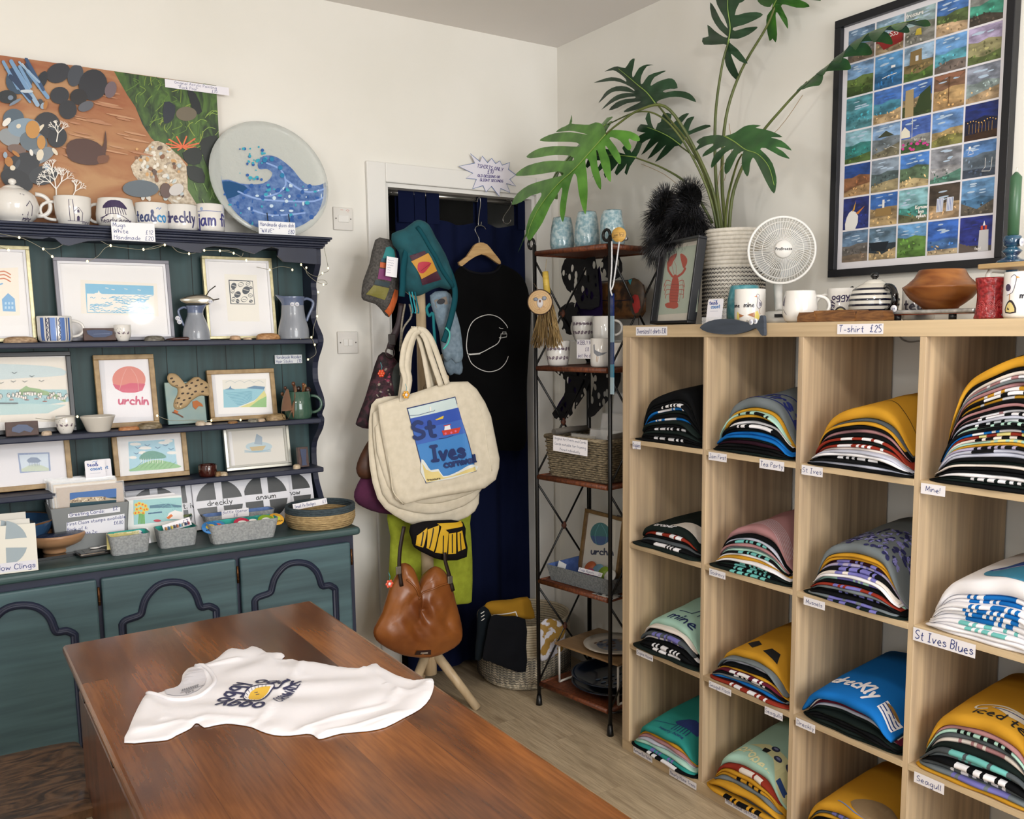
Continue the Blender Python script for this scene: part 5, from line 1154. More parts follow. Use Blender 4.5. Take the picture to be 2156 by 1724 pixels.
# seagrass basket
p=wp(676,1112); s=SC(p); r=70*s; p=Vector((at(674,1095,1,.66).x,.655,WT))
bk=thing('seagrass_basket','low round seagrass basket with dark rim at the right end of the worktop','basket',(p.x,p.y,WT+.0005))
H=at(676,1075,1,.655-r).z-WT
SG=M('#8d7650','#b39a6e',(60,60,200),.8,.8,det=3)
g=G()
for k in range(7): g.tube([(r*(.93+.07*min(1,k/3))*math.cos(t*.1309),r*(.93+.07*min(1,k/3))*math.sin(t*.1309),.006+k*H/10.5) for t in range(48)],.0062,6,closed=True,caps=False)
g.lathe([(0,0.002),(r*.93,.002),(r*.93,.006),(0,.006)],30); g.obj('woven_body',SG,bk)
g=G()
for k in range(7,10): g.tube([(r*math.cos(t*.1309),r*math.sin(t*.1309),.006+k*H/10.5) for t in range(48)],.0064,6,closed=True,caps=False)
g.obj('dark_rim',M('#2f3a40','#3d4a50',(90,90,200),.85,.8),bk)
card('price_card','card reading Small Pin Badges £1 clipped to the seagrass basket',at(653,1061,1,.66),.122,.021,[('Small Pin Badges','£1')],size=.0105,rx=-.2,ry=-.07)
# ================================================================ switches
def plate(label,px,py,w_,h_,n,red=False):
    p=at(px,py,1,YB-.001); o=thing('light_switch',label,'switch',(p.x,YB-.001,p.z))
    G().box(-w_/2,w_/2,-.009,0,-h_/2,h_/2).obj('face_plate',paint('#d9d5cf',.35),o,bevel=.003)
    for i in range(n):
        x=(i-(n-1)/2)*.019; ww=.0085 if n>1 else .021; G().box(x-ww,x+ww,-.0125,-.009,-.013,.013).obj('rocker',paint('#e2dfda',.3),o,bevel=.0015)
    for x in (-w_*.38,w_*.38): G().lathe([(0,0),(.0025,0),(.0025,.001),(0,.001)],12).obj('screw',M('#7a7672',rough=.3,metal=.8),o).matrix_local=Matrix.Translation((x,-.009,0))@Matrix.Rotation(rad(90),4,'X')
    if red: a=Art(); a.line([(.012,.03),(.018,.034),(.024,.03)],.0012,'#c65a4a'); a.line([(-.01,.032),(.0,.032)],.0012,'#c65a4a'); a.line([(.015,.026),(.022,.026)],.0012,'#c65a4a'); a.obj('marking',o,lambda u,v,h:(u,-.009-h,v))
plate('white isolator switch plate beside the door casing, the upper one',721,461,.076,.083,1,True)
plate('white double light switch on the wall, lower of the two plates',731,721,.081,.083,2)
# ================================================================ doorway: rod, curtain, hanger, black shirt, starburst
CH=M('#8e8c88',rough=.2,metal=.9); YR=.985
a0,a1=at(813,403,1,YR),at(1118,431,1,YR); zr0=(a0.z+a1.z)/2
rod=thing('curtain_rod','chrome curtain rod across the top of the doorway','curtain rod',(a0.x,YR,zr0))
G().tube([(.0,0,0),(a1.x-a0.x,0,0)],.0125,14).obj('rail',CH,rod); G().lathe([(0,0),(.024,0),(.024,.006),(.016,.01),(.016,.02),(0,.02)],20).obj('end_bracket',CH,rod).matrix_local=Matrix.Translation((-.008,0,0))@Matrix.Rotation(rad(90),4,'Y')
cu=thing('curtain','navy tab top curtain filling the doorway','curtain',(-.5,YR,.02)); CN=cl('#0d1430',.9)
xa,xb=at(835,500,1,YR).x,at(1106,500,1,YR).x; zt=at(1000,468,1,YR).z
def cfn(u,v):
    x=xa+(xb-xa)*u; z=.02+(zt-.02)*v; sag=.012*math.sin(u*math.pi*3.2)**2*v**8
    return (x,YR+.02*math.sin(u*17)*(.35+.65*(1-v))+.008*math.sin(u*41+1),z-sag*1.2)
G().grid(90,24,cfn).grid(90,24,lambda u,v:tuple(Vector(cfn(u,v))+Vector((0,.004,0)))).obj('panel',CN,cu,-Vector(cu.location))
for x0,x1 in ((835,868),(869,892),(894,921),(1000,1022),(1086,1106)):
    b=at(x0,430,1,YR).x; c=at(x1,430,1,YR).x
    def tf(u,v):
        t=math.pi*v; return (b+(c-b)*u,YR-.0155*math.cos(t),(zt-.02)*(1) if False else (zr0+.0155*math.sin(t)))
    g=G().grid(1,10,tf); g.grid(1,1,lambda u,v:(b+(c-b)*u,YR-.0155,zt-.02+(zr0-zt+.02)*v)); g.grid(1,1,lambda u,v:(b+(c-b)*u,YR+.0155,zt-.02+(zr0-zt+.02)*v)); g.obj('tab',CN,cu,-Vector(cu.location))
def hookline(name,label,pts,Y,r,cat='hook'):
    P=[at(680+x/3.748,300+y/3.748,1,Y) for x,y in pts]; c=P[0]; g=G().tube([p-c for p in smooth([tuple(p) for p in P],4) for p in [Vector(p)]],r,8); o=g.obj(name,CH); o.location=c; return tag(o,label,cat)
hookline('s_hook','empty chrome S hook at the right end of the curtain rod',[(1448,455),(1475,455),(1488,480),(1470,520),(1435,570),(1420,605),(1430,635),(1455,641),(1478,625),(1481,608)],.965,.0022)
hookline('s_hook','long chrome hook carrying the clothes hanger',[(1215,470),(1225,436),(1240,440),(1243,490),(1232,560),(1226,640),(1232,656),(1246,650),(1249,625)],.955,.002)
p=at(1010,580,1,.90); hg=thing('clothes_hanger','pale wooden clothes hanger holding the black t-shirt','clothes hanger',(p.x,.90,p.z))
mpp=pmap(MAT(hg)); C5=lambda x,y:(680+x/3.748,300+y/3.748)
hp=[mpp(*C5(x,y)) for x,y in ((1068,945),(1130,900),(1190,812),(1235,790),(1290,805),(1340,865),(1395,935),(1386,962),(1320,915),(1245,882),(1150,930),(1090,978))]
G().prism(smooth(hp,2,True),-.006,.006).obj('wooden_arms',M('#b08a5a','#c9a674',(9,9,90),.4),hg,bevel=.002)
G().tube([(a,0,b) for a,b in smooth([mpp(*C5(x,y)) for x,y in ((1285,685),(1270,665),(1240,655),(1210,665),(1200,690),(1215,725),(1230,755),(1232,795))],4)],.0018,8).obj('hook',CH,hg)
p=at(1010,900,1,.87); bt=thing('hanging_t_shirt','black t-shirt with white coastline circle hanging in the doorway','t-shirt',(p.x,.865,p.z))
mpp=pmap(MAT(bt))
ol=[(957,575),(972,560),(985,569),(1012,574),(1040,570),(1052,556),(1080,567),(1101,585),(1112,615),(1117,660),(1114,720),(1109,800),(1107,880),(1104,943),(1060,948),(1010,946),(960,940),(948,880),(944,800),(942,700),(944,620)]
OL=smooth([mpp(*q) for q in ol],3,True)
g=puff(OL,.035,.3,3,.005,2); g.obj('shirt_body',cl('#060607'),bt)
a=Art(map=mpp); a.line([(976,745),(974,722),(978,695),(992,672),(1017,663),(1040,668),(1055,683),(1058,690)],1.6,'#cfcdc9',sm=4)
a.line([(978,745),(992,745),(1005,741),(1020,733),(1038,723),(1044,711)],1.8,'#cfcdc9',sm=3); a.line([(977,748),(984,764),(1000,776),(1020,782),(1040,777),(1053,764),(1059,750)],1.5,'#cfcdc9',sm=4)
a.line([(1041,711),(1044,709),(1044,703),(1057,703),(1057,709),(1042,712)],1.4,'#cfcdc9'); a.line([(1047,703),(1047,699),(1055,699),(1055,703)],1.2,'#cfcdc9'); a.line([(1040,690),(1044,692),(1048,692)],1.2,'#cfcdc9'); a.line([(980,746),(1000,744)],3,'#cfcdc9')
a.obj('coastline_print',bt,onpuff(g,.002),cut=.03,cutv=.03)
mc=[(972,561),(985,570),(1012,575.5),(1040,571),(1052,557)]
G().tube([(u,-(g.dep(u,v-.004)),v-.002) for u,v in smooth([mpp(*q) for q in mc],4)],.005,8).obj('collar',cl('#131317'),bt)
SB=[(1162,88),(1238,152),(1255,107),(1298,160),(1330,125),(1362,168),(1395,145),(1412,180),(1473,158),(1462,212),(1520,255),(1472,290),(1521,345),(1445,322),(1475,395),(1400,362),(1390,425),(1328,345),(1285,392),(1262,340),(1180,365),(1210,290),(1127,282),(1182,243),(1070,188),(1198,163)]
p=at(1027,366,1,.899); o=thing('starburst_sign','white starburst paper sign reading T-shirts only £10 above the doorway','sign',(p.x,.899,p.z)); mpp=pmap(MAT(o))
pts=[mpp(*C5(*q)) for q in SB]; G().prism(pts,0,.001).obj('paper',paint('#dcd9e3',.6),o)
a=Art(map=mpp); a.line([C5(*q) for q in SB],1.3,'#2f5fa0',closed=True); PU='#3d2a78'
for t,x,y,s_,r_ in (('TSHIRTS ONLY',1004,352,7,.16),('£10',1026,365,8,.05),('OLD DESIGNS OR',1005,372,5,.07),('SLIGHT SECONDS',1010,381,5,.06)): a.text(t,x,y,s_,PU,1.0,rot=r_,sx=.8 if t[0]=='T' else .85)
a.obj('writing',o,lambda u,v,h:(u,-.001-h,v))
# ================================================================ coat stand and its bags
CX,CY=-.79,.69; BIR=M('#b39a78','#cbb594',(30,30,3),.4)
cs=thing('coat_stand','natural wood coat stand on three splayed legs','coat stand',(CX,CY,0))
G().tube([(0,0,.14),(0,0,.25),(0,0,1.0),(0,0,1.74)],[.026,.026,.021,.017],14).obj('pole',BIR,cs)
for an in (-39,81,-159): 
    t=rad(an); c,s_=math.cos(t),math.sin(t); G().tube([(c*.012,s_*.012,.235),(c*.182,s_*.182,.004)],[.019,.0165],12).obj('leg',BIR,cs)
for an,z,l in ((-75,1.29,.13),(-160,1.22,.12),(20,1.36,.12),(-110,1.66,.10),(-20,1.66,.10),(100,1.62,.1)):
    t=rad(an); c,s_=math.cos(t),math.sin(t); G().tube([(0,0,z-.05),(c*l,s_*l,z)],[.013,.011],10).obj('peg',BIR,cs)
def traced(name,label,cat,pts,val,T,mat,ax=1,back=.5,k=2.5,wr=0,sm=2,group=None,part='body',seed=0,fold=None):
    cx=sum(p[0] for p in pts)/len(pts); cy=max(p[1] for p in pts); p=at(cx,cy,ax,val)
    o=thing(name,label,cat,tuple(p),0 if ax==1 else RW,group); m=pmap(MAT(o)); P=[m(*q) for q in pts]; P=smooth(P,sm,True) if sm else P
    g=puff(P,T,back,k,wr,seed,fold); b=g.obj(part,mat,o); return o,m,g
def strap(o,m,pts,w,mat,T=.003,y=0,name='strap',sm=4):
    P=[m(*q) for q in pts]; P=smooth(P,sm); return G().tube([(u,-y,v) for u,v in P],w,6,up=(0,1,0),flat=T/w).obj(name,mat,o)
# lime tote behind
o,m,g=traced('lime_tote_bag','lime green felt tote bag hanging low behind the canvas bags','bag',[(818,1060),(822,1130),(819,1200),(822,1262),(870,1268),(930,1272),(985,1271),(993,1255),(994,1180),(989,1100),(985,1060),(900,1050)],.73,.03,M('#8a9424','#98a22c',(40,40,40),.9,.2),k=4,wr=.003)
o,m,g=traced('maroon_shoulder_bag','maroon felt bag peeking out left of the canvas bags','bag',[(775,985),(760,1005),(746,1035),(748,1055),(765,1068),(800,1080),(845,1080),(860,1040),(850,990),(800,975)],.70,.03,M('#3d1230','#4a1838',(30,30,30),.9),k=3)
o,m,g=traced('brown_handbag','dark brown leather handbag half hidden left of the canvas bags','bag',[(790,915),(768,940),(752,975),(751,995),(762,1008),(785,1005),(820,980),(830,930)],.68,.03,M('#3a2114','#4c2c1a',(30,30,30),.5),k=3)
FLO=M('#1c1015','#43202c',(55,55,55),.8,lo=.45,hi=.6)
o,m,g=traced('floral_bag','dark floral fabric bag hanging at the left of the coat stand','bag',[(797,748),(783,790),(768,840),(751,885),(752,896),(778,903),(815,890),(838,850),(842,800),(836,760),(815,742)],.665,.028,FLO,k=3,wr=.004)
a=Art(map=m); rr=random.Random(6)
for i in range(26):
    y=rr.uniform(770,885);x=822-(y-750)*.33+rr.uniform(-20,22)*(.5+(y-760)/240); a.ell(x,y,rr.uniform(1.5,4),rr.uniform(1,3),rr.choice(['#6e2238','#8a2f4a','#4d2a4f','#7d7468']),8,rr.uniform(0,3))
a.obj('flower_print',o,onpuff(g,.001))
strap(o,m,[(838,640),(832,680),(820,710),(812,735)],.0155,M('#24151a',rough=.6),.004,.035)
P=m(812,742); G().tube([(P[0]+.017*math.cos(t*.35),-.037,P[1]+.02*math.sin(t*.35)) for t in range(18)],.0028,8,closed=True,caps=False).obj('ring',M('#3a3230',rough=.3,metal=.8),o)
P=m(815,715); G().box(P[0]-.014,P[0]+.014,-.043,-.037,P[1]-.02,P[1]+.02).obj('leather_tab',M('#1c1412',rough=.5),o,bevel=.003)
o,m,g=traced('grey_green_bag','grey green fabric bag squeezed behind the floral bag','bag',[(826,770),(818,810),(816,840),(838,838),(850,800),(846,765)],.655,.02,M('#2c3130','#373d3b',(40,40,40),.8),k=3)
def flower(label,px,py,Y,c1,c2,r=.012):
    p=at(px,py,1,Y); o=thing('flower_charm',label,'charm',tuple(p),0,'flower charms tied to the bags')
    for i in range(6): t=i*1.047; G().ball((r*.75*math.cos(t),0,r*.75*math.sin(t)),r*.45,.002,r*.45,10).obj('petal',gloss(c1),o)
    G().ball((0,-.002,0),r*.45,.002,r*.45,10).obj('centre',gloss(c2),o)
    G().tube([(0,0,r),(.003,0,r*2),(-.002,0,r*3.2)],.0009,5).obj('cord',paint('#3f9aa6'),o); return o
flower('orange flower charm dangling below the iron ring',803,786,.60,'#c9421f','#d2552a')
# yellow and black bag
o,m,g=traced('striped_bag','yellow and black printed bag hanging under the canvas bags','bag',[(864,1105),(866,1135),(872,1152),(900,1168),(935,1180),(982,1172),(979,1130),(974,1098),(920,1095)],.575,.03,cl('#141214'),k=3.5,wr=.002)
a=Art(map=m,eps=.0004)
for q in ([(872,1125),(893,1108),(884,1150),(871,1146)],[(893,1112),(918,1103),(905,1158),(890,1150)],[(915,1125),(922,1105),(936,1118),(932,1163),(908,1160)],[(937,1120),(952,1118),(952,1162),(935,1163)],[(955,1118),(966,1114),(974,1152),(956,1158)],[(915,1100),(955,1098),(970,1096),(968,1106),(930,1112)]): a.poly(q,'#c99f1c')
for q in ([(884,1118),(880,1146)],[(905,1110),(896,1150)],[(925,1125),(924,1160)],[(944,1122),(944,1160)],[(961,1120),(963,1155)]): a.line(q,2.5,'#17140f')
a.obj('print',o,onpuff(g,.002),cut=.008,cutv=.008)
# canvas totes
CAN=M('#cdc3ae','#d6ccb8',(40,40,40),.9,.1,det=2)
fold=lambda u,v:.004*math.sin(v*75+u*18+2*math.sin(u*12))+.002*math.sin(v*130-u*30)
backs=[([(779,868),(792,840),(850,832),(960,830),(990,900),(1006,1010),(1008,1060),(985,1088),(930,1106),(880,1108),(830,1085),(795,1050),(778,980),(776,910)],.625,'rearmost plain canvas tote bag hanging lowest on the stand'),
       ([(785,885),(800,860),(900,840),(1000,900),(1020,1000),(1000,1050),(950,1075),(900,1082),(840,1070),(806,1040),(790,960)],.605,'third canvas tote bag from the front'),
       ([(790,900),(850,850),(980,850),(1030,920),(1035,1000),(990,1040),(930,1058),(880,1060),(830,1040),(808,1000)],.59,'second canvas tote bag, right behind the St Ives one')]
for i,(q,Y,l) in enumerate(backs):
    o,m,g=traced('canvas_tote_bag',l,'bag',q,Y,.018,CAN,k=6,wr=.005,group='canvas tote bags on the coat stand',seed=i*3,fold=fold)
    dx=i*5
    strap(o,m,[(838+dx,850),(846+dx,790),(850+dx,740),(862+dx,700),(872+dx,692)],.011,CAN,.0035,.012,'handle'); strap(o,m,[(915-dx,845),(905-dx,780),(895-dx,730),(882-dx,698),(872-dx,692)],.011,CAN,.0035,.012,'handle')
tp=[(796,852),(830,840),(880,824),(922,810),(948,804),(985,803),(1003,818),(1020,845),(1033,875),(1041,915),(1051,965),(1050,985),(1043,1010),(1020,1028),(985,1036),(930,1045),(890,1052),(850,1062),(832,1050),(822,1010),(812,960),(802,905)]
tp=[q for q in tp]
o,m,g=traced('canvas_tote_bag','front canvas tote bag printed with a blue St Ives poster','bag',tp,.57,.024,CAN,k=9,wr=.002,group='canvas tote bags on the coat stand',sm=1,fold=lambda u,v:.003*math.sin(u*22+v*9)+.007*math.exp(-((v-.04-.12*u)/.012)**2)-.006*math.exp(-((v-.065-.1*u)/.01)**2)+.005*math.exp(-((u-.13+.3*v*.5)/.012)**2))
for pts in ([(842,846),(850,800),(843,770),(848,730),(862,700),(876,694)],[(938,808),(928,780),(916,745),(904,715),(890,697),(876,694)],[(850,842),(858,800),(853,770),(858,735),(868,704),(880,696)],[(925,812),(914,780),(902,745),(893,715),(884,700)]): strap(o,m,pts,.0125,CAN,.003,.014,'handle')
a=Art(map=m,eps=.00035); 
a.poly([(850,858),(952,834),(996,990),(890,1016)],'#1e2f66'); a.poly([(852,860),(951,836),(994,989),(891,1014)],'#3f7fc0'); a.poly([(852,860),(951,836),(957,858),(858,883)],'#c6d6d6')
a.poly([(856,880),(958,857),(972,910),(870,935)],'#2f4fa8'); a.poly([(862,905),(965,882),(972,910),(870,935)],'#3a62b4')
a.poly([(880,965),(890,975),(900,988),(915,985),(925,1000),(945,995),(965,985),(978,978),(991,976),(994,989),(891,1014)],'#d9dcd8',2); a.poly([(881,972),(890,986),(902,992),(915,990),(925,1003),(945,999),(968,989),(992,980),(994,989),(891,1014)],'#d9c683',1)
a.line([(854,874),(875,872),(888,868),(905,864),(907,862)],1,'#33426f'); a.rect(896,855,899,864,'#e4e2da'); a.poly([(907,882),(922,875),(926,874),(924,880),(910,883)],'#d9b93a')
a.poly([(921,905),(962,898),(957,910),(925,915)],'#c23a2c'); a.poly([(926,904),(927,895),(938,893),(940,902)],'#dfe2e6'); a.line([(925,895),(940,892)],1.6,'#c23a2c')
for x,y in ((929,911),(941,909),(950,906)): a.ell(x,y,2.4,None,'#d96a8a',10)
a.line([(915,922),(930,920),(945,915)],1,'#1e2f66',sm=2)
DB='#1d2f63'
a.text('St',865,922,34,DB,8,rot=-.16,slant=0,sx=1.0); a.text('Ives',902,968,30,DB,7.2,rot=-.13,slant=0,sx=.82); a.text('cornwall',927,982,15,DB,3.8,rot=-.18,slant=0,sx=.82); a.text('treasure',892,1010,4.5,'#3a3626',.8,rot=-.15)
a.obj('poster_print',o,onpuff(g,.002),cut=.008,cutv=.008)
for q in ([(850,1062),(830,1040),(822,1005),(815,960)],[(985,820),(1010,880),(1020,940),(1030,990)]): 
    P=[m(*z) for z in q]; G().tube([(u,-g.dep(u,v)+.001,v) for u,v in smooth(P,4)],.0022,6).obj('seam',CAN,o)
flower('yellow orange flower charm tied to the tote handles',855,831,.53,'#d99a2c','#e2dfe4'); 
# leather bag
LE=M('#6b3818','#8f5628',(7,7,7),.33,.35,det=5,bscale=22)
lp=[(845,1186),(838,1205),(820,1240),(805,1290),(788,1322),(788,1340),(800,1355),(830,1372),(860,1382),(905,1384),(940,1372),(965,1355),(972,1338),(970,1310),(958,1265),(945,1215),(925,1194),(910,1195),(890,1215),(876,1245),(872,1205),(862,1188)]
o,m,g=traced('leather_shoulder_bag','slouchy tan leather shoulder bag hanging above the stand legs','bag',lp,.56,.045,LE,back=.9,k=3.5,wr=.003,seed=4,sm=2,fold=lambda u,v:.009*abs(math.sin(u*24+3.2*math.sin(v*13)+.6))**.5*1.2-.008+.004*math.sin(v*55+u*40+2*math.sin(u*30))+.0022*math.sin(u*95+v*60)-.016*math.exp(-((u-.012)/.016)**2)*(1 if v>.16 else max(0,(v-.09)/.07)))
strap(o,m,[(838,1230),(833,1190),(835,1150),(843,1105)],.008,M('#21130c',rough=.5),.003,.03); strap(o,m,[(946,1240),(937,1205),(930,1180),(928,1160)],.008,M('#21130c',rough=.5),.003,.03)
a=Art(map=m); a.poly([(867,1363),(898,1362),(899,1373),(866,1374)],'#2a120c'); a.rect(875,1366,891,1370,'#8f8376'); a.obj('leather_badge',o,onpuff(g,.006))
for q in ([(870,1255),(890,1240),(915,1228),(945,1222)],[(848,1216),(860,1228),(872,1250)]):
    P=[m(*z) for z in q]; G().tube([(u,-g.dep(u,v)-.001,v) for u,v in smooth(P,4)],.0035,6).obj('flap_seam',LE,o)
for x,y in ((830,1195),(938,1215)): P=m(x,y); G().box(P[0]-.01,P[0]+.01,-.038,-.032,P[1]-.016,P[1]+.012).obj('buckle',M('#8d867c',rough=.3,metal=.8),o,bevel=.002)
flower('coral flower charm with white centre on the leather bag strap',820,1229,.49,'#d9573f','#e6e3e6',.013)
# hats, gloves
GW=M('#3a3836','#55524f',(130,130,130),.95,.5)
o,m,g=traced('patchwork_hat','grey knitted hat with bright felt patches and a white tag','hat',[(790,505),(810,502),(828,512),(836,560),(838,610),(832,640),(818,668),(805,655),(790,640),(765,632),(761,618),(765,590),(778,555)],.655,.035,GW,k=3)
a=Art(map=m,eps=.0004)
for q,c in (([(800,537),(806,522),(815,520),(823,527),(826,548),(797,545)],'#2b7f80'),([(795,545),(825,549),(823,556),(793,552)],'#1f4a58'),([(792,553),(818,558),(815,568),(791,564)],'#b3562a'),([(790,566),(816,570),(814,593),(786,588)],'#6f2a5c'),([(782,590),(813,597),(808,606),(779,599)],'#24343a'),([(778,601),(810,608),(802,632),(765,620)],'#6f6a2c'),([(822,610),(831,612),(832,640),(818,668),(806,655),(812,640)],'#b85a2c')): a.poly(q,c,1)
a.obj('felt_patch',o,onpuff(g,.001),cut=.01,cutv=.01)
p=at(825,562,1,.60); card('paper_tag','white handwritten swing tag hanging on the grey patchwork hat',p,.043,.068,[' '],size=.006,ry=.12,rx=-.02); ht=[q_ for q_ in bpy.data.objects if q_.name.startswith('paper_tag') and 'swing tag' in q_.get('label','')][0]; a=Art()
for i in range(6): a.line([(-.017+j*.0028,.022-i*.0085+.0012*math.sin(j*2.1+i)) for j in range(9 if i<3 else 6)],.0008,INK,caps=False)
a.obj('writing',ht,base=.0004)
TE=cl('#154650',.9)
o,m,g=traced('pixie_hood','teal fleece pointed hood with a leaf patch hanging on the coat stand','hood',[(884,463),(872,466),(850,482),(825,492),(828,515),(840,530),(843,560),(842,595),(850,612),(870,622),(885,622),(905,612),(925,605),(945,610),(952,600),(948,570),(935,535),(915,500),(900,472)],.60,.05,M('#124049','#195059',(20,20,20),.9,.1),k=3,wr=.004)
a=Art(map=m,eps=.0005); a.poly([(852,540),(880,530),(918,590),(877,602)],'#3c1226'); a.poly([(855,552),(887,535),(907,572),(874,589)],'#b9852c'); a.poly([(865,566),(868,555),(880,553),(893,556),(886,568),(877,577),(868,575)],'#a8283a',2); a.line([(893,556),(872,572)],.8,'#5a1420'); a.obj('leaf_patch',o,onpuff(g,.0015),cut=.008,cutv=.008)
strap(o,m,[(880,500),(910,525),(935,560),(950,600),(952,630),(945,665),(935,700),(928,720)],.012,TE,.006,.02,'tie'); strap(o,m,[(850,520),(842,560),(840,600),(838,625)],.012,TE,.006,.03,'tie')
P=[m(x,y) for x,y in ((870,480),(895,530),(925,580),(950,606))]; G().tube([(u,-g.dep(u,v)-.002,v) for u,v in smooth(P,4)],[.008]*13,8).obj('brim',TE,o)
for i,(dx,c) in enumerate(((0,'#2f8f9c'),(6,'#1c5f6c'),(-6,'#2c7f8a'))): strap(o,m,[(858+dx,615),(862+dx,635),(866+dx,655),(864+dx,660)],.003,cl(c),.0015,.035,'ribbon')
strap(o,m,[(900,640),(893,650),(898,665),(906,660),(908,690),(912,740),(915,770)],.006,cl('#216a72'),.002,.02,'ribbon'); strap(o,m,[(930,690),(938,700),(936,720),(925,735)],.0035,cl('#4fb0a6'),.0015,.03,'ribbon')
o,m,g=traced('woollen_glove','pale blue grey woollen glove hanging in front of the black t-shirt','glove',[(905,622),(930,612),(947,618),(957,650),(968,690),(974,740),(972,758),(960,765),(950,755),(940,762),(930,740),(925,700),(915,665)],.64,.022,M('#667886','#7a8c9a',(60,60,60),.95,.5),k=3,wr=.003)
a=Art(map=m); a.poly([(910,632),(936,624),(938,640),(914,648)],'#7d7268'); a.ell(924,635,9,6,'#2c2c30',12,-.3); a.obj('label_patch',o,onpuff(g,.001))
o,m,g=traced('woollen_glove','second pale blue grey glove, lower behind the first','glove',[(930,715),(945,712),(965,740),(974,775),(968,789),(955,786),(948,790),(936,770)],.66,.018,M('#5c6d7b','#6f808e',(60,60,60),.95,.5),k=3)
for pts,c in (([(862,640),(866,665),(850,690),(845,720),(843,790)],'#a09a8c'),([(853,640),(846,680),(842,740)],'#8d877a')):
    P=[at(x,y,1,.62) for x,y in pts]; g=G().tube([Vector(q)-P[0] for q in smooth([tuple(z) for z in P],4)],.0035,6); o=g.obj('braided_cord',M(c,'#6f6a5e',(9,9,300),.8)); o.location=P[0]; tag(o,'braided cord hanging down from the coat stand, '+('longer grey one' if c=='#a09a8c' else 'darker one'),'cord')
def stitch(par,r,z0,dz,rows,n,off):
    for k in range(rows):
        z=z0+k*dz; G().tube([((r+off)*math.cos(t*math.pi/n),(r+off)*math.sin(t*math.pi/n),z+dz*(.12+.5*(t%2))) for t in range(2*n)],.0011,4,closed=True,caps=False).obj('stitching',paint('#3d3c42',.8),par)
# ================================================================ rope basket with shirts
bx=Vector((-.318,.748,0)); rb=.19
rk=thing('rope_basket','large cream rope basket full of t-shirts on the floor','basket',(bx.x,bx.y,.002)); ROP=M('#b3a58c','#c6b9a1',(60,60,30),.9,.3); ROP2=M('#8d8676','#c2b6a0',(90,90,9),.9,.3,lo=.45,hi=.55)
H=zat(bx.x,bx.y,1290); nr=27; g=G(); g2=G()
for k in range(nr):
    z=.008+k*H/nr; r=rb*(.82+.18*min(1,(k/6))**.5); (g2 if k<13 else g).tube([(r*math.cos(t*.1047),r*math.sin(t*.1047),z) for t in range(60)],H/nr*.56,6,closed=True,caps=False)
g.obj('upper_coils',ROP,rk); stitch(rk,rb*1.006,.008+3*H/nr,H/nr,11,60,H/nr*.56); g2.lathe([(0,.003),(rb*.8,.003),(rb*.8,.006),(0,.006)],30).obj('stitched_coils',ROP2,rk)
def shirt_in(label,pts,val,T,c,ax=1,print_=None,seed=0,group='t-shirts in the rope basket'):
    o,m,g=traced('crumpled_t_shirt',label,'t-shirt',pts,val,T,cl(c),ax,.6,3,.006,2,group,'cloth',seed)
    if print_: a=Art(map=m); print_(a); a.obj('print',o,onpuff(g,.002),cut=.02,cutv=.02)
shirt_in('mustard t-shirt piled on top of the rope basket',[(1020,1275),(1035,1265),(1075,1262),(1110,1256),(1119,1275),(1125,1300),(1100,1303),(1060,1300),(1030,1292)],.60,.03,'#8a651c',print_=lambda a:(a.line([(1035,1292),(1075,1283)],2.2,'#cfcac2'),a.line([(1075,1283),(1080,1295),(1088,1300)],2,'#cfcac2',sm=2)))
shirt_in('black t-shirt draped over the front of the rope basket',[(1034,1297),(1060,1297),(1106,1303),(1108,1360),(1107,1414),(1070,1408),(1030,1392),(1016,1385),(1024,1340)],.545,.012,'#0e0f13',seed=2)
shirt_in('dark printed t-shirt hanging over the left of the rope basket',[(1006,1288),(1020,1276),(1034,1295),(1026,1330),(1018,1382),(1000,1388),(1004,1330)],.585,.014,'#0f151a',print_=lambda a:[a.line([(1010,1290+i*7),(1016,1286+i*7)],1.5,'#c9c6c0') for i in range(3)],seed=3)
o,m,g=traced('patterned_pouch','white and mustard patterned packet leaning at the rope basket','packet',[(1138,1312),(1160,1302),(1180,1310),(1190,1325),(1185,1370),(1170,1380),(1140,1392),(1134,1370)],.50,.012,M('#b8b6bd','#8a6a2c',(22,22,22),.6,lo=.5,hi=.53),k=4)
# ================================================================ wicker rack
FLp=Vector((-.429,.473,0)); FRp=Vector((-.373,.10,0)); e_=(FRp-FLp).normalized(); d_=Vector((-e_.y,e_.x,0)); d_=Vector((.989,.149,0)); DP=.285; BLp=FLp+d_*DP; BRp=FRp+d_*DP
IR=M('#0b0b0c',rough=.35); WK=M('#4a2314','#6f3b20',(120,120,40),.5,.5)
rk=thing('wicker_rack','black iron shelf rack with brown wicker shelves beside the doorway','shelf rack',tuple(FLp)); RO=-FLp
SZ=[1.742,1.322,.912,.507,.095]
for q,top in ((FLp,1.765),(FRp,1.765)):
    t=q+Vector((0,0,0)); g=G().tube([q+Vector((0,0,.03)),q+Vector((0,0,top))],.0075,10); 
    g.tube([q+Vector((0,0,top))]+[q+Vector((-e_*.016).to_tuple())*1+Vector((0,0,top))+Vector((0,0,0))+(e_*.016)*(math.cos(t_))+Vector((0,0,.018*math.sin(t_)+.006)) for t_ in [i*.5 for i in range(0,12)]],.0055,8)
    g.obj('post',IR,rk,RO); G().lathe([(0,0),(.013,0),(.012,.01),(.009,.04),(0,.04)],16).obj('foot_cap',IR,rk,RO+q)
for q in (BLp,BRp): G().tube([q+Vector((0,0,0)),q+Vector((0,0,1.76))],.009,10).obj('post',IR,rk,RO)
yaw=math.atan2(d_.y,d_.x)
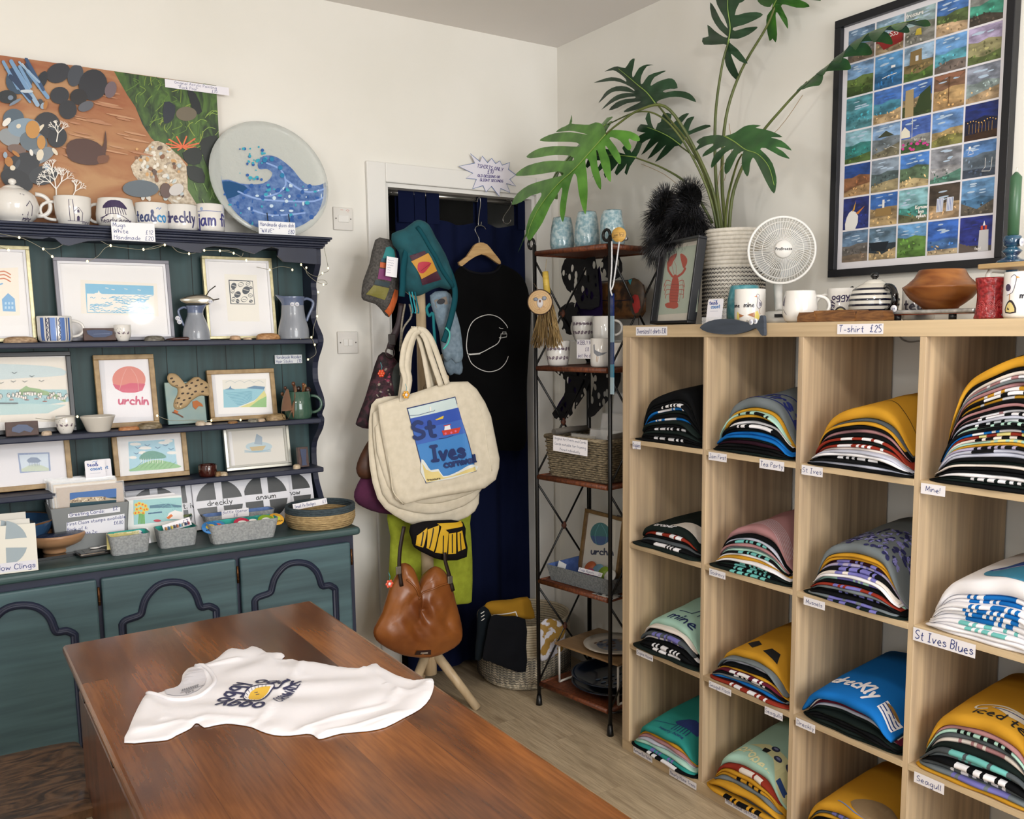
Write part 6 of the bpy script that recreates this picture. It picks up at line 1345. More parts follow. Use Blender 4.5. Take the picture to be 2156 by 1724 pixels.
for z in SZ:
    def sf(u,v): return FLp+e_*(.377*u)+d_*(DP*v)
    g=G(); A=[FLp+e_*.01-d_*.0,FRp-e_*.01,BRp-e_*.01,BLp+e_*.01]
    g.add([a_+Vector((0,0,z-.012)) for a_ in A]+[a_+Vector((0,0,z-.002)) for a_ in A],[(0,1,2,3),(4,5,6,7),(0,1,5,4),(1,2,6,5),(2,3,7,6),(3,0,4,7)]); g.obj('wicker_shelf',WK,rk,RO)
    for i in range(4): G().tube([A[i]+Vector((0,0,z-.008)),A[(i+1)%4]+Vector((0,0,z-.008))],.0095,8).obj('wrapped_edge',WK,rk,RO)
for (a_,b_) in ((FLp,BLp),(FRp,BRp)):
    for z1,z0 in zip(SZ,SZ[1:]):
        c0=a_+Vector((0,0,z0+.0)); 
        G().tube([a_+Vector((0,0,z1-.03)),b_+Vector((0,0,z0))],.004,6).obj('brace',IR,rk,RO); G().tube([b_+Vector((0,0,z1-.03)),a_+Vector((0,0,z0))],.004,6).obj('brace',IR,rk,RO)
        G().ball((a_+b_)/2+Vector((0,0,(z0+z1-.03)/2)),.011,.011,.016,8).obj('leather_knot',M('#5a2f1c','#3a1c10',(90,90,90),.7),rk,RO)
    G().tube([a_+Vector((0,0,SZ[4]-.01)),b_+Vector((0,0,.01))],.004,6).obj('brace',IR,rk,RO)
def rp(u,v,z): return FLp+e_*(.377*u)+d_*(DP*v)+Vector((0,0,z))
def ru(px,v,z):   # point on the rack at depth v that appears in photo column px
    lo,hi=-.3,1.3
    for _ in range(40):
        mm=(lo+hi)/2
        if proj(rp(mm,v,z))[0]<px: lo=mm
        else: hi=mm
    return rp(lo,v,z)
# tumblers
TG=M('#7fa3ad','#b9cdd2',(75,75,75),.08,.3,det=3,alpha=.72,coat=1,lo=.4,hi=.6)
for i,(px,w_,h_,sk) in enumerate(((1184,26,66,0),(1236,27,72,0),(1290,27,70,.1))):
    p=ru(px,.25,SZ[0]); s=SC(p); r=w_*s; h=h_*s
    o=thing('glass_tumbler',['pale blue mottled glass tumbler, left of three on the rack','clear mottled glass tumbler, middle of three on the rack','dented blue glass tumbler, right of three on the rack'][i],'tumbler',(p.x,p.y,SZ[0]+.001),0,'mottled glass tumblers')
    g=G().lathe(smooth([(0,.004),(r*.8,0),(r*.97,h*.12),(r,h*.3),(r*.9,h*.7),(r*.74,h),(r*.7,h),(r*.84,h*.7),(r*.93,h*.3),(r*.8,h*.12),(0,.012)],2),36)
    if sk: g.V=[(x+ (.12*r if z>h*.5 else 0)*math.sin(z/h*6),y,z) for x,y,z in g.V]
    g.obj('body',TG,o)
# lacy scarf
def holes(c1,c2):
    m=bpy.data.materials.new('pierced_cloth'); m.use_nodes=True; nt=m.node_tree; N=nt.nodes; L=nt.links; b=N['Principled BSDF']; b.inputs['Roughness'].default_value=.9
    tc=N.new('ShaderNodeTexCoord'); v=N.new('ShaderNodeTexVoronoi'); v.inputs['Scale'].default_value=30; mp=N.new('ShaderNodeMapping'); mp.inputs['Scale'].default_value=(1,1.5,.7); L.new(tc.outputs['Object'],mp.inputs['Vector']); L.new(mp.outputs['Vector'],v.inputs['Vector'])
    t=N.new('ShaderNodeMath'); t.operation='GREATER_THAN'; t.inputs[1].default_value=.34; L.new(v.outputs['Distance'],t.inputs[0]); L.new(t.outputs[0],b.inputs['Alpha'])
    b.inputs['Base Color'].default_value=(*srgb(c1),1); return m
PH=holes('#0a090d','#20123a'); PV=cl('#1f1238')
p=at(1230,600,0,-.17); o=thing('pierced_scarf','black and purple cut-work scarf hanging behind the rack mugs','scarf',tuple(p),RW); m=pmap(MAT(o))
def sheet(o,m,pts,y,T,mat,name,sm=2):
    P=smooth([m(*q) for q in pts],sm,True); G().prism(P,0,T,lambda u,v,h:(u,-y-h+.006*math.sin(u*40+v*12),v)).obj(name,mat,o)
sheet(o,m,[(1198,535),(1186,550),(1180,575),(1192,610),(1210,622),(1225,650),(1260,645),(1262,600),(1255,540),(1225,532)],.0,.002,PH,'pierced_panel')
sheet(o,m,[(1178,660),(1185,690),(1200,705),(1225,690),(1215,640),(1190,640)],.0,.002,PH,'pierced_panel')
sheet(o,m,[(1275,535),(1268,570),(1290,590),(1312,570),(1305,540)],.0,.002,PH,'pierced_panel')
sheet(o,m,[(1205,640),(1222,620),(1260,560),(1262,660),(1240,700),(1200,705)],-.012,.002,PV,'purple_lining')
sheet(o,m,[(1160,775),(1190,800),(1180,850),(1165,870),(1180,885),(1205,872),(1230,830),(1245,775)],.0,.002,PH,'pierced_panel')
sheet(o,m,[(1200,775),(1190,820),(1165,868),(1195,872),(1220,800),(1232,775)],-.01,.002,PV,'purple_lining')
sheet(o,m,[(1245,775),(1255,800),(1235,870),(1250,875),(1300,820),(1310,790),(1300,775)],.0,.002,PH,'pierced_panel')
# mottled satchel behind
SM=M('#2a1c14','#704a28',(28,28,28),.45,det=4,lo=.4,hi=.6)
o,m,g=traced('leather_satchel','mottled brown and black leather satchel hanging behind the rack','bag',[(1250,600),(1270,592),(1330,590),(1356,600),(1360,640),(1352,668),(1300,672),(1260,668),(1246,650)],-.10,.025,SM,ax=0,k=5)
a=Art(map=m); a.line([(1250,630),(1300,634),(1356,630)],2.4,'#1a1320'); a.line([(1250,600),(1270,592),(1330,590),(1356,600)],2,'#1a1836'); a.ell(1299,634,3,None,'#c9b98a',10); a.obj('flap_edge',o,onpuff(g,.001),cut=.03)
# mugs on the rack
SH1=SZ[1]
def rmug(label,px,v,z,r_,h_,ang,draw=None,shape=0,**k):
    p=ru(px,v,z); s=SC(p)
    global at
    old=at; at=lambda *a: p
    try: return mug(label,px,0,0,0,r_,h_,ang,draw,z,shape=shape,**k)
    finally: at=old
rmug('white mug with mussel band on the lower left of the wicker rack',1175,.25,SH1,26,52,2.4,d_mus(2,7,.15),shape=2,group='mugs on the wicker rack')
rmug('white seagull mug standing at the front right of the wicker rack',1264,.22,SH1,21,60,0.3,lambda a,r,h:(a.poly([(-.75*r,.78*h),(-.6*r,.8*h),(-.55*r,.6*h),(.1*r,.5*h),(.75*r,.52*h),(.2*r,.42*h),(-.3*r,.38*h),(-.7*r,.5*h)],'#7d8088',1),a.line([(-.35*r,.38*h),(-.38*r,.2*h),(-.25*r,.2*h)],.0012,'#b07a2c'),a.line([(-.2*r,.36*h),(-.25*r,.22*h)],.0012,'#b07a2c')),out=.55,group='mugs on the wicker rack')
rmug('plain white mug low at the right end of the wicker rack',1302,.45,SH1,22,50,0.5,None,group='mugs on the wicker rack')
ZR=zat(*ru(1228,.6,SH1+.06).xy,716)
g=G(); A=[ru(1195,.38,ZR)-FLp*0,rp(.98,.38,ZR),rp(.98,.95,ZR),ru(1195,.95,ZR)]; c0=A[0].copy()
g.add([a_-c0+Vector((0,0,-.004)) for a_ in A]+[a_-c0+Vector((0,0,-.0005)) for a_ in A],[(0,1,2,3),(4,5,6,7),(0,1,5,4),(1,2,6,5),(2,3,7,6),(3,0,4,7)])
for a_ in A: b=a_-c0; g.tube([b+Vector((0,0,-.004)),b+Vector((0,0,SH1-ZR+.0005))],.003,6)
o=g.obj('acrylic_riser',M('#dfe6ea',rough=.05,alpha=.25,coat=1)); o.location=c0; tag(o,'clear acrylic riser holding the upper pair of rack mugs','riser')
rmug('white mug with mussel band raised on the acrylic riser',1228,.55,ZR,24,50,2.4,d_mus(2,7,.15),shape=2,group='mugs on the wicker rack')
rmug('plain white mug with handle right, raised on the acrylic riser',1271,.5,ZR,23,50,0.1,None,out=.8,group='mugs on the wicker rack')
p=ru(1236,.12,SH1); card('price_card','white card reading Wibbly Mugs £8 just the design on the rack',(p.x,p.y,zat(p.x,p.y,735)),.103,.068,['WIBBLY MUGS','£8','just the design'],yaw-math.pi/2,ink='#3a2a68',size=.014)
# broom and wooden bird disc
p=at(1146,600,0,-.447); o=thing('hand_broom','small straw hand broom with yellow bound handle on the rack post','broom',tuple(p),RW); m=pmap(MAT(o))
a1=m(1148,572);a2=m(1152,618); G().tube([(a1[0],0,a1[1]),(a2[0],0,a2[1])],[.011,.0125],12).obj('handle',M('#b3963a','#c7a94c',(9,9,300),.5,.3),o)
g=G(); rr=random.Random(1)
for i in range(150):
    t=rr.random(); b=m(1122+58*t,725+rr.uniform(-6,9)); g.tube([(a2[0]+(t-.5)*.02,rr.uniform(-.01,.01),a2[1]),((a2[0]+b[0])/2+(t-.5)*.01,rr.uniform(-.014,.014),(a2[1]+b[1])/2),(b[0],rr.uniform(-.016,.016),b[1])],.0013,3)
tag(g.obj('bristles',M('#7d6440','#a38858',(60,60,9),.8),o),kind='stuff'); a3=m(1147,545); G().tube([(a1[0],0,a1[1]),(a3[0],.008,a3[1])],.0009,5).obj('hanging_loop',M('#8d7c5c'),o)
p=at(1137,636,0,-.505); o=thing('wood_slice_ornament','round wood slice ornament with a pebble bird hanging on the rack','ornament',tuple(p),cam_rz(p)); s=SC(p)
G().lathe([(0,-.003),(25*s,-.003),(26*s,0),(25*s,.003),(0,.003)],32).obj('wood_slice',M('#a98a62','#c6a77c',(900,900,900),.6),o).matrix_local=Matrix.Rotation(rad(90),4,'X')
G().lathe([(25*s,-.0035),(27*s,-.002),(27*s,.002),(25*s,.0035)],32).obj('bark_edge',M('#33211a'),o).matrix_local=Matrix.Rotation(rad(90),4,'X')
a=Art(); 
for r in (21,17,13): a.line([(r*s*math.cos(t*.3),r*s*math.sin(t*.3)) for t in range(21)],.0006,'#8d6a44',closed=True)
a.line([(-1*s,-10*s),(-2*s,-15*s),(-6*s,-17*s)],.001,'#7d4a22'); a.line([(7*s,-8*s),(9*s,-12*s),(12*s,-12*s)],.001,'#7d4a22'); a.line([(-2*s,-15*s),(2*s,-17*s)],.001,'#7d4a22')
a.obj('growth_rings',o,lambda u,v,h:(u,-.003-h,v)); e3=MAT(o).inverted()@Vector((-.437,.468,p.z+.075)); G().tube([(0,0,24*s),(e3.x*.4,e3.y*.4,.05),tuple(e3)],.0011,5).obj('hanging_cord',M('#8d7c5c'),o)
for n_,(u,v,a_,b_,c) in (('pebble_body',(0,-2,7,10,'#b9b4b4')),('pebble_wing',(-9,6,5,4,'#6f7580')),('pebble_wing',(9,8,5,4.5,'#7a818c')),('pebble_beak',(0,2,1.8,3,'#6b3f22'))):
    G().ball((u*s,-.005-(.005 if 'beak' in n_ else 0),v*s),a_*s,.004,b_*s,12).obj(n_,paint(c,.5),o)
# jam first disc, cord and fused glass strip
p=at(1303,494,0,-.40); o=thing('wooden_disc','round pale wooden disc lettered jam first hanging on white cord','ornament',tuple(p),cam_rz(p)*.7+RW*.3); s=SC(p)
G().lathe([(0,-.002),(15.5*s,-.002),(15.5*s,.002),(0,.002)],28).obj('wood_disc',M('#b98f45','#c99f55',(60,60,60),.5),o).matrix_local=Matrix.Rotation(rad(90),4,'X')
a=Art(); a.line([(-12*s,-5*s),(12*s,-5*s),(12*s,4*s),(-12*s,4*s)],.0006,'#2a2118',closed=True); a.text('jam first',0,-3*s,6*s,'#2a2118',.0008,align='c',sx=.65); a.obj('lettering',o,lambda u,v,h:(u,-.002-h,v))
m=pmap(MAT(o))
for pts in ([(1288,508),(1288,560),(1285,605),(1289,622)],[(1304,508),(1297,560),(1291,600),(1285,612)]): G().tube([(u,0,v) for u,v in smooth([m(*q) for q in pts],4)],.0028,6).obj('white_cord',M('#b9b9bb','#d0d0d2',(90,90,300),.7,.6),o)
p=at(1290,830,0,-.392); z1=at(1290,618,0,-.392).z; o=thing('fused_glass_strip','long blue fused glass strip hanging by the front rack post','ornament',tuple(p),RW)
for i,(a_,b_,c) in enumerate(((0,.17,'#9db4bf'),(.17,.3,'#2f7a96'),(.3,.52,'#1c3a6a'),(.52,.78,'#8fa9b8'),(.78,1,'#1f2f6a'))):
    H=z1-p.z; G().box(-.0085,.0085,-.004,0,a_*H,b_*H).obj('glass_band',M(c,rough=.08,alpha=.8,coat=1),o)
# wicker basket with prints on rack shelf
WB=M('#5c5241','#8f8168',(60,60,260),.8,1.0,det=2,lo=.4,hi=.6)
p0=ru(1150,.04,SZ[2]); z=SZ[2]; bk=thing('wicker_basket','rectangular grey wicker basket of art prints on the rack','basket',(p0.x,p0.y,z),yaw-math.pi/2); BL,BD,BH=.31,.235,.15
g=G()
def ringp(k,f=1): 
    o_=.012*(1-k); return [(o_,o_),(BL-o_,o_),(BL-o_,BD-o_),(o_,BD-o_)]
nk=17
for k in range(nk):
    P=ringp(k/nk); zz=.006+k*(BH-.01)/nk; pts=[]
    for i in range(4):
        a_,b_=P[i],P[(i+1)%4]; n=22 if i%2==0 else 16
        for j in range(n): t=j/n; off=.0028*(1 if (j+k)%2 else -1); dx,dy=b_[0]-a_[0],b_[1]-a_[1]; l=math.hypot(dx,dy); pts.append((a_[0]+dx*t+dy/l*off,a_[1]+dy*t-dx/l*off,zz))
    g.tube(pts,.0044,5,closed=True,caps=False)
g.box(.012,BL-.012,.012,BD-.012,.0,.004); g.obj('woven_sides',WB,bk)
g=G(); g.tube([(x,y,BH) for x,y in ringp(1)],.009,8,closed=True,caps=False); g.obj('rim',WB,bk)
for y0 in (0.015,BD*.5):
    pass
for x in (0.012,BL-.012): 
    G().tube([(x-(.02 if x<.1 else -.02)*0,.03,BH+.012),(x,.5*BD,BH+.016),(x,BD-.03,BH+.012)],[.013,.012,.013],10).obj('driftwood_handle',M('#55504a','#6e6860',(30,9,30),.85,.4),bk)
p=ru(1200,-.0,z+.08); c0=at(1200,938,0,p.x-.012); card('price_card','white card reading Original Art Prints and Cards pinned on the basket',c0,.175,.057,['Original Art Prints and Cards','Cards suitable for framing','Priced individually'],yaw-math.pi/2+.0,ry=.03,ink='#3a4a6f',size=.0088)
for i,(x,yb_,w_,h_,l) in enumerate(((.20,.08,.15,.17,'white mounted print, shortest in the basket front'),(.215,.13,.17,.225,'white mounted print in the middle of the basket'),(.235,.17,.19,.30,'tallest white mounted print at the back of the basket'),(.12,.05,.12,.15,'clear wrapped small print low at the left of the basket'))):
    o=thing('mounted_print',l,'print',tuple(bk.matrix_basis@Vector((x,yb_,.008))) if False else tuple(MAT(bk)@Vector((x,yb_,.008))),yaw-math.pi/2,'mounted prints in the wicker basket',rx=-rad(12)); G().box(-w_/2,w_/2,-.003,0,0,h_).obj('mount_card',paint('#b9b7b4' if i!=3 else '#9d9688'),o); G().box(-w_/2-.003,w_/2+.003,-.0045,-.0043,0,h_+.004).obj('cellophane_sleeve',M('#ffffff',rough=.04,alpha=.1,coat=1),o)
# urchin frame etc
def a_ur2(a): a.poly([(1230,1083),(1297,1090),(1293,1190),(1226,1185)],'#c9c4ba'); a.ell(1264,1124,21,24,'#1f6a70',26); a.poly([(1244,1128),(1284,1130),(1281,1141),(1266,1148),(1250,1143)],'#1f4a80',1); a.line([(1256,1146),(1253,1125),(1262,1103)],.9,'#4f9aa0',sm=3); a.line([(1275,1145),(1277,1125),(1266,1103)],.9,'#4f9aa0',sm=3); a.text('urchin',1245,1166,13,'#1d2242',3,slant=0,sx=.9,rot=.06)
uy=ru(1262,.6,SZ[3]); pic('framed_print','oak framed teal urchin print on the rack above the magnets',1222,1078,1303,1192,uy.x,SZ[3],.0135,M('#6b5230','#7d6240',(40,6,40),.5),a_ur2,9,ax=0,mount='#b9b5ab')
def a_no(a): a.rect(1304,1100,1330,1190,'#b5b2aa')
pic('framed_print','silver framed picture partly hidden behind the oak urchin frame',1290,1092,1372,1195,uy.x+.06,SZ[3],.012,SILV,a_no,9,ax=0,mount='#b9b5ab')
def rack_tray():
    z=SZ[3]; p=ru(1150,.04,z); o=thing('felt_tray','grey felt tray with blue lining and magnets on the rack','tray',(p.x,p.y,z+.0005),yaw-math.pi/2); L_,D_,H_=.335,.2,.062
    A=[(.015,.012),(L_-.015,.012),(L_-.015,D_-.012),(.015,D_-.012)]; B=[(0,0),(L_,0),(L_,D_),(0,D_)]
    g=G().add([(x,y,0) for x,y in A]+[(x,y,H_) for x,y in B],[(0,1,2,3),(0,1,5,4),(1,2,6,5),(2,3,7,6),(3,0,4,7)]); g.obj('felt_shell',M('#5c6063','#74787a',(150,150,150),.95,.3),o)
    q=.003; g=G().add([(x+(q if x<.1 else -q),y+(q if y<.1 else -q),.004) for x,y in A]+[(x+(q if x<.1 else -q),y+(q if y<.1 else -q),H_-.0008) for x,y in B],[(0,1,2,3),(0,1,5,4),(1,2,6,5),(2,3,7,6),(3,0,4,7)]); g.obj('lining',M('#3a5288','#48609a',(60,60,60),.9),o); return o
rt=rack_tray(); T4=MAT(rt)
for i,(x,y,c,l) in enumerate(((.15,.13,'#6f93a8','grey blue round magnet in the rack tray'),(.19,.12,'#7f9a3a','green round magnet in the rack tray'),(.1,.14,'#a85a3a','orange round magnet in the rack tray'),(.24,.1,'#d9d6d0','white round magnet in the rack tray'),(.17,.06,'#8a3a5a','plum round magnet in the rack tray'))):
    disc('round_magnet',l,T4@Vector((x,y,.04)),.026,c,'magnet','round magnets in the rack tray',.9,yaw-math.pi/2)
o=G().box(-.02,.02,-.002,0,0,.055).obj('packet_card',paint('#cfd2d4')); o.location=T4@Vector((.04,.03,.016)); o.rotation_euler=(-.2,.2,yaw-math.pi/2); tag(o,'small white packet at the left of the rack tray','packet')
card('price_card','white strip reading Fridge Magnets £2 in the rack tray',T4@Vector((.185,.05,.055)),.12,.016,[('Fridge Magnets','£2')],yaw-math.pi/2,rx=-.5,size=.0085,ry=.0)
p=ru(1280,.1,SZ[3]); o=G().box(-.05,.05,0,.06,0,.0015).obj('coaster_card',M('#b9b7b2','#26282c',(40,40,40),.3,lo=.5,hi=.52)); o.location=ru(1268,.0,SZ[3]+.001); o.rotation_euler=(0,0,yaw-math.pi/2); tag(o,'black and white coaster lying at the right front of the rack shelf','coaster')
# bottom shelf riser and plates
pA=ru(1168,.12,0); zt=zat(pA.x,pA.y,1352); rs=thing('plate_riser','small wooden topped riser with white metal legs on the bottom rack shelf','riser',(pA.x,pA.y,SZ[4]),yaw-math.pi/2)
G().box(0,.33,0,.25,zt-SZ[4]-.008,zt-SZ[4]).obj('wooden_top',M('#7d6142','#917452',(6,40,40),.5),rs,bevel=.002)
for x in (.012,.318): 
    g=G().tube([(x,.015,.003),(x,.015,zt-SZ[4]-.018),(x,.03,zt-SZ[4]-.011),(x,.22,zt-SZ[4]-.011),(x,.235,zt-SZ[4]-.018),(x,.235,.003)],.0045,8); g.tube([(x,.015,.004),(x,.235,.004)],.0045,8); g.obj('white_leg',paint('#c9c6c0',.4),rs)
T5=MAT(rs); c0=T5@Vector((.20,.125,zt-SZ[4]+.001)); o=thing('decorated_plate','white oval plate with a brown harbour picture on the riser','plate',tuple(c0)); 
G().lathe([(0,.002),(.06,0),(.095,.006),(.118,.014),(.118,.017),(.09,.010),(0,.006)],40).obj('plate_body',gloss('#b9b1a6'),o); a=Art(); a.ell(0,0,.085,.085,'#6a6f7a',30); 
rr=random.Random(5)
for i in range(34): a.poly([(lambda u,v:(u+dx,v+dy))(*(lambda t,r:(r*math.cos(t),r*math.sin(t)))(rr.uniform(0,6.3),rr.uniform(.02,.07))) for dx,dy in ((0,0),(.014,0),(.013,.01),(0,.009))] if False else [(x0+dx,y0+dy) for (x0,y0) in [(rr.uniform(-.06,.05),rr.uniform(-.06,.055))] for dx,dy in ((0,0),(.016,.002),(.014,.012),(.001,.01))],rr.choice(['#5a3826','#8a7a68','#3a4a66','#a89a86','#40302a']))
a.obj('harbour_picture',o,lambda u,v,h:(u,v,.0085+h))
for i,(dz,r,l) in enumerate(((0,.15,'large dark blue platter at the very bottom of the rack'),(.03,.15,'dark blue platter with pale fish pattern, upper of two'))):
    c0=T5@Vector((.19,.12,0))+Vector((0,0,.0015+dz)); o=thing('pottery_platter',l,'platter',tuple(c0),0,'dark blue platters on the rack'); G().lathe(smooth([(0,.002),(r*.5,0),(r*.75,.008),(r,.028),(r,.032),(r*.76,.014),(r*.5,.007),(0,.006)],2),44).obj('platter_body',gloss('#0d1b2e'),o)
    if i: 
        a=Art()
        for q in range(12): u,v=-.05+.034*(q%4),-.045+.032*(q//4); a.ell(u,v,.013,.006,'#5f6f82',10); 
        a.obj('fish_pattern',o,lambda u,v,h:(u,v,.008+h))
# ================================================================ on top of the cube shelving
ZK=KH
def kp(px,X): p=at(px,690,0,X); return Vector((X,p.y,ZK))
def kmug(label,px,X,r_,h_,ang,draw=None,shape=0,**k):
    p=kp(px,X); s=SC(p); global at
    old=at; at=lambda *a: p
    try: return mug(label,px,0,0,0,r_,h_,ang,draw,ZK,shape=shape,**k)
    finally: at=old
# lobster frame
LOB='#a8402a'
def a_lob(a):
    a.poly([(1393,527),(1478,513),(1468,657),(1372,664)],'#a9b5a6')
    def seg(q,c=LOB,sm=2): a.poly(q,c,sm)
    seg([(1418,580),(1426,580),(1430,600),(1428,625),(1425,640),(1412,640),(1409,625),(1413,600)]); seg([(1400,640),(1412,636),(1426,636),(1428,646),(1420,650),(1412,649),(1404,648)])
    a.line([(1416,582),(1408,570),(1407,562)],4.5,LOB,sm=2); a.line([(1427,582),(1437,575),(1443,565)],4.5,LOB,sm=2)
    seg([(1406,562),(1405,552),(1412,540),(1425,533),(1424,540),(1418,550),(1413,560)]); seg([(1440,565),(1436,556),(1432,535),(1440,536),(1447,545),(1446,556)])
    for i in range(4):
        a.line([(1412,592+i*9),(1403,590+i*10),(1398+i,604+i*8)],1.3,LOB,sm=2); a.line([(1430,592+i*9),(1439,590+i*10),(1441-i,604+i*8)],1.3,LOB,sm=2)
    for i in range(7): a.line([(1411,598+i*6),(1429,599+i*6)],.7,'#6a2016')
    a.line([(1420,580),(1415,560),(1417,548)],.7,LOB); a.line([(1424,580),(1424,560),(1420,550)],.7,LOB); a.line([(1430,636),(1438,600),(1436,585)],.5,'#8a3020')
lf=pic('framed_print','black framed lobster print standing on the shelving','1370'and 1366,504,1480,681,-.33,ZK,.0085,BLK,a_lob,8,ax=0,mount='#cfc9bd',dep=.03,yaw=-14)
# business card and holder
p=kp(1502,-.375); bcard('white card with blue lettering in a holder beside the lobster frame',1502,680,0,-.375,ZK+.002,.062,.072,RW,0)
o=G().box(-.036,.036,-.012,-.0105,0,.02).box(-.036,.036,.015,.0165,0,.045).box(-.036,.036,-.012,.0165,0,.0015).obj('card_holder',M('#ffffff',rough=.05,alpha=.25,coat=1)); o.location=(p.x,p.y,ZK+.0005); o.rotation_euler=(0,0,RW); tag(o,'clear card holder on the shelving beside the lobster frame','card holder')
# plant pot
pc=kp(1543,-.17); s=SC(pc); r=60*s; H=zat(pc.x,pc.y,487)-ZK
pot=thing('potted_plant','tall artificial split leaf plant in a cream rope pot on the shelving','plant',(pc.x,pc.y,ZK+.001))
g=G(); g2=G(); nr=24
for k in range(nr): (g2 if k<14 else g).tube([(r*math.cos(t*.1309),r*math.sin(t*.1309),.006+k*(H-.01)/(nr-1)) for t in range(48)],H/nr*.58,6,closed=True,caps=False)
g.obj('rope_pot',M('#c6c0b4','#d4cec3',(90,90,60),.9,.3),pot); g2.obj('stitched_rope',M('#c6c0b4','#d4cec3',(90,90,60),.9,.3),pot); stitch(pot,r,.006,(H-.01)/(nr-1),14,52,H/nr*.56)
G().lathe([(0,H-.03),(r*.95,H-.03),(r*.95,H-.028),(0,H-.028)],24).obj('soil',M('#2a211a','#3a2f26',(90,90,90),.9,.6),pot)
def lg(c1,c2): return M(c1,c2,(14,14,14),.38,.15,det=3)
G1=lg('#3a6a20','#5a9034');G2=lg('#16301a','#24442a');G3=lg('#1f4423','#33602f'); ST=M('#3f4a22','#5a6230',(20,20,9),.45)
def P3(px,py,X): return at(px,py,0,X)
def stem(pts,r=.0045,name='stem'): 
    P=smooth([tuple(P3(*q)) for q in pts],5); n=len(P); g=G().tube(P,[r*1.35-(r*.7)*i/n for i in range(n)],8); g.obj(name,ST,pot,-Vector(pot.location))
def leaf(mid,W,n,mat,droop=.25,asym=(1,1),wid=.55,curl=0,up=None,rag=.0):
    """mid = photo points of the midrib with their depths; W = half width in metres"""
    P=[P3(*q) for q in mid]; C=[Vector(q) for q in smooth([tuple(x) for x in P],8)]; L=sum((C[i+1]-C[i]).length for i in range(len(C)-1))
    acc=[0]
    for i in range(len(C)-1): acc.append(acc[-1]+(C[i+1]-C[i]).length)
    def pos(t):
        d=max(0,min(1,t))*L
        for i in range(len(acc)-1):
            if d<=acc[i+1] or i==len(acc)-2: f=(d-acc[i])/max(1e-9,acc[i+1]-acc[i]); return C[i].lerp(C[i+1],min(f,1.5)),(C[i+1]-C[i]).normalized()
    rr=random.Random(n*7+int(W*1000)); OUT=[]
    for sd in (1,-1):
        pts=[]
        for i in range(n):
            t=(i+.3)/n; wv=W*(.10+.16*math.sin(math.pi*min(1,t*.9+.08))); wt=W*asym[0 if sd>0 else 1]*(math.sin(math.pi*(.16+.72*t))**.7)*(rr.uniform(.9,1.08)); dt=.5/n
            sh=(.10+.18*t)*W/L*1.5; 
            if i>0: pts.append((t-dt*1.0,wv*.8))
            else: pts.append((-.06,wv*.7)); sh=-.05*W/L*3
            pts+= [(t-dt*wid+sh*.45,wv+(wt-wv)*.45),(t-dt*.42*wid+sh*.9,wv+(wt-wv)*.85),(t+sh*1.12,wt),(t+dt*.5*wid+sh*.85,wv+(wt-wv)*.8),(t+dt*wid*1.05+sh*.4,wv+(wt-wv)*.4)]
        pts.append((.93,W*.13)); 
        if sd>0: pts.append((1.1,0))
        OUT.append([(a,b*sd) for a,b in pts])
    poly=[(0,0)]+OUT[0]+OUT[1][::-1]
    pl=[]; m=len(poly)
    for i in range(m):
        a,b=poly[i],poly[(i+1)%m]; q=2
        for j in range(q): pl.append((a[0]+(b[0]-a[0])*j/q,a[1]+(b[1]-a[1])*j/q))
    pl=smooth(poly,3,True)
    import bmesh
    bm=bmesh.new(); vs=[bm.verts.new((a*L,b,0)) for a,b in pl]
    tri=tessellate_polygon([[Vector((a*L,b,0)) for a,b in pl]])
    for t in tri:
        try: bm.faces.new([vs[k] for k in t])
        except ValueError: pass
    for ax,step in ((0,.02),(1,.015)):
        a=min(v.co[ax] for v in bm.verts); b=max(v.co[ax] for v in bm.verts); k=math.floor(a/step)+1
        while k*step<b:
            co=[0,0,0];no=[0,0,0];co[ax]=k*step;no[ax]=1; bmesh.ops.bisect_plane(bm,geom=bm.verts[:]+bm.edges[:]+bm.faces[:],plane_co=co,plane_no=no,dist=1e-7); k+=1
    U=Vector(up) if up else (CAM-C[len(C)//2]).normalized()*.8+Vector((0,0,.6))
    U.normalize(); V=[];F=[]
    for v in bm.verts:
        t=v.co.x/L; c,tg=pos(t)
        if t>1: c=c+tg*(t-1)*L
        if t<0: c=c+tg*t*L
        sdv=tg.cross(U).normalized(); nn=sdv.cross(tg).normalized(); y=v.co.y
        vein=.0022*math.cos(v.co.x/L*n*2*math.pi)*min(1,abs(y)/(W*.3)); 
        V.append(c+sdv*y*(1-.12*(abs(y)/W)**2)-nn*(droop*y*y/W)+nn*vein-Vector((0,0,1))*curl*y*y/W+nn*.002*0)
    bm.verts.index_update(); F=[[q.index for q in f.verts] for f in bm.faces]; bm.free()
    g=G(); g.add(V,F,0,True); k=len(g.F); g.add([v-U*.0012 for v in V],[f[::-1] for f in F],0,True)
    o=g.obj('leaf',mat,pot,-Vector(pot.location)); G().tube([c+U*.0008 for c in C],[.0022-.0016*i/len(C) for i in range(len(C))],6).obj('midrib',M('#7f9a4a',rough=.5),o); return o
SB_=lambda x=1522:(x,500,-.17)
stem([(1518,500,-.17),(1500,400,-.2),(1450,290,-.26),(1400,224,-.32),(1345,232,-.36),(1300,262,-.39),(1276,282,-.40)]); stem([(1512,500,-.18),(1495,400,-.16),(1455,310,-.14),(1400,240,-.12),(1382,217,-.11)]); stem([(1520,500,-.16),(1505,420,-.13),(1475,345,-.1),(1430,306,-.09)],.0035)
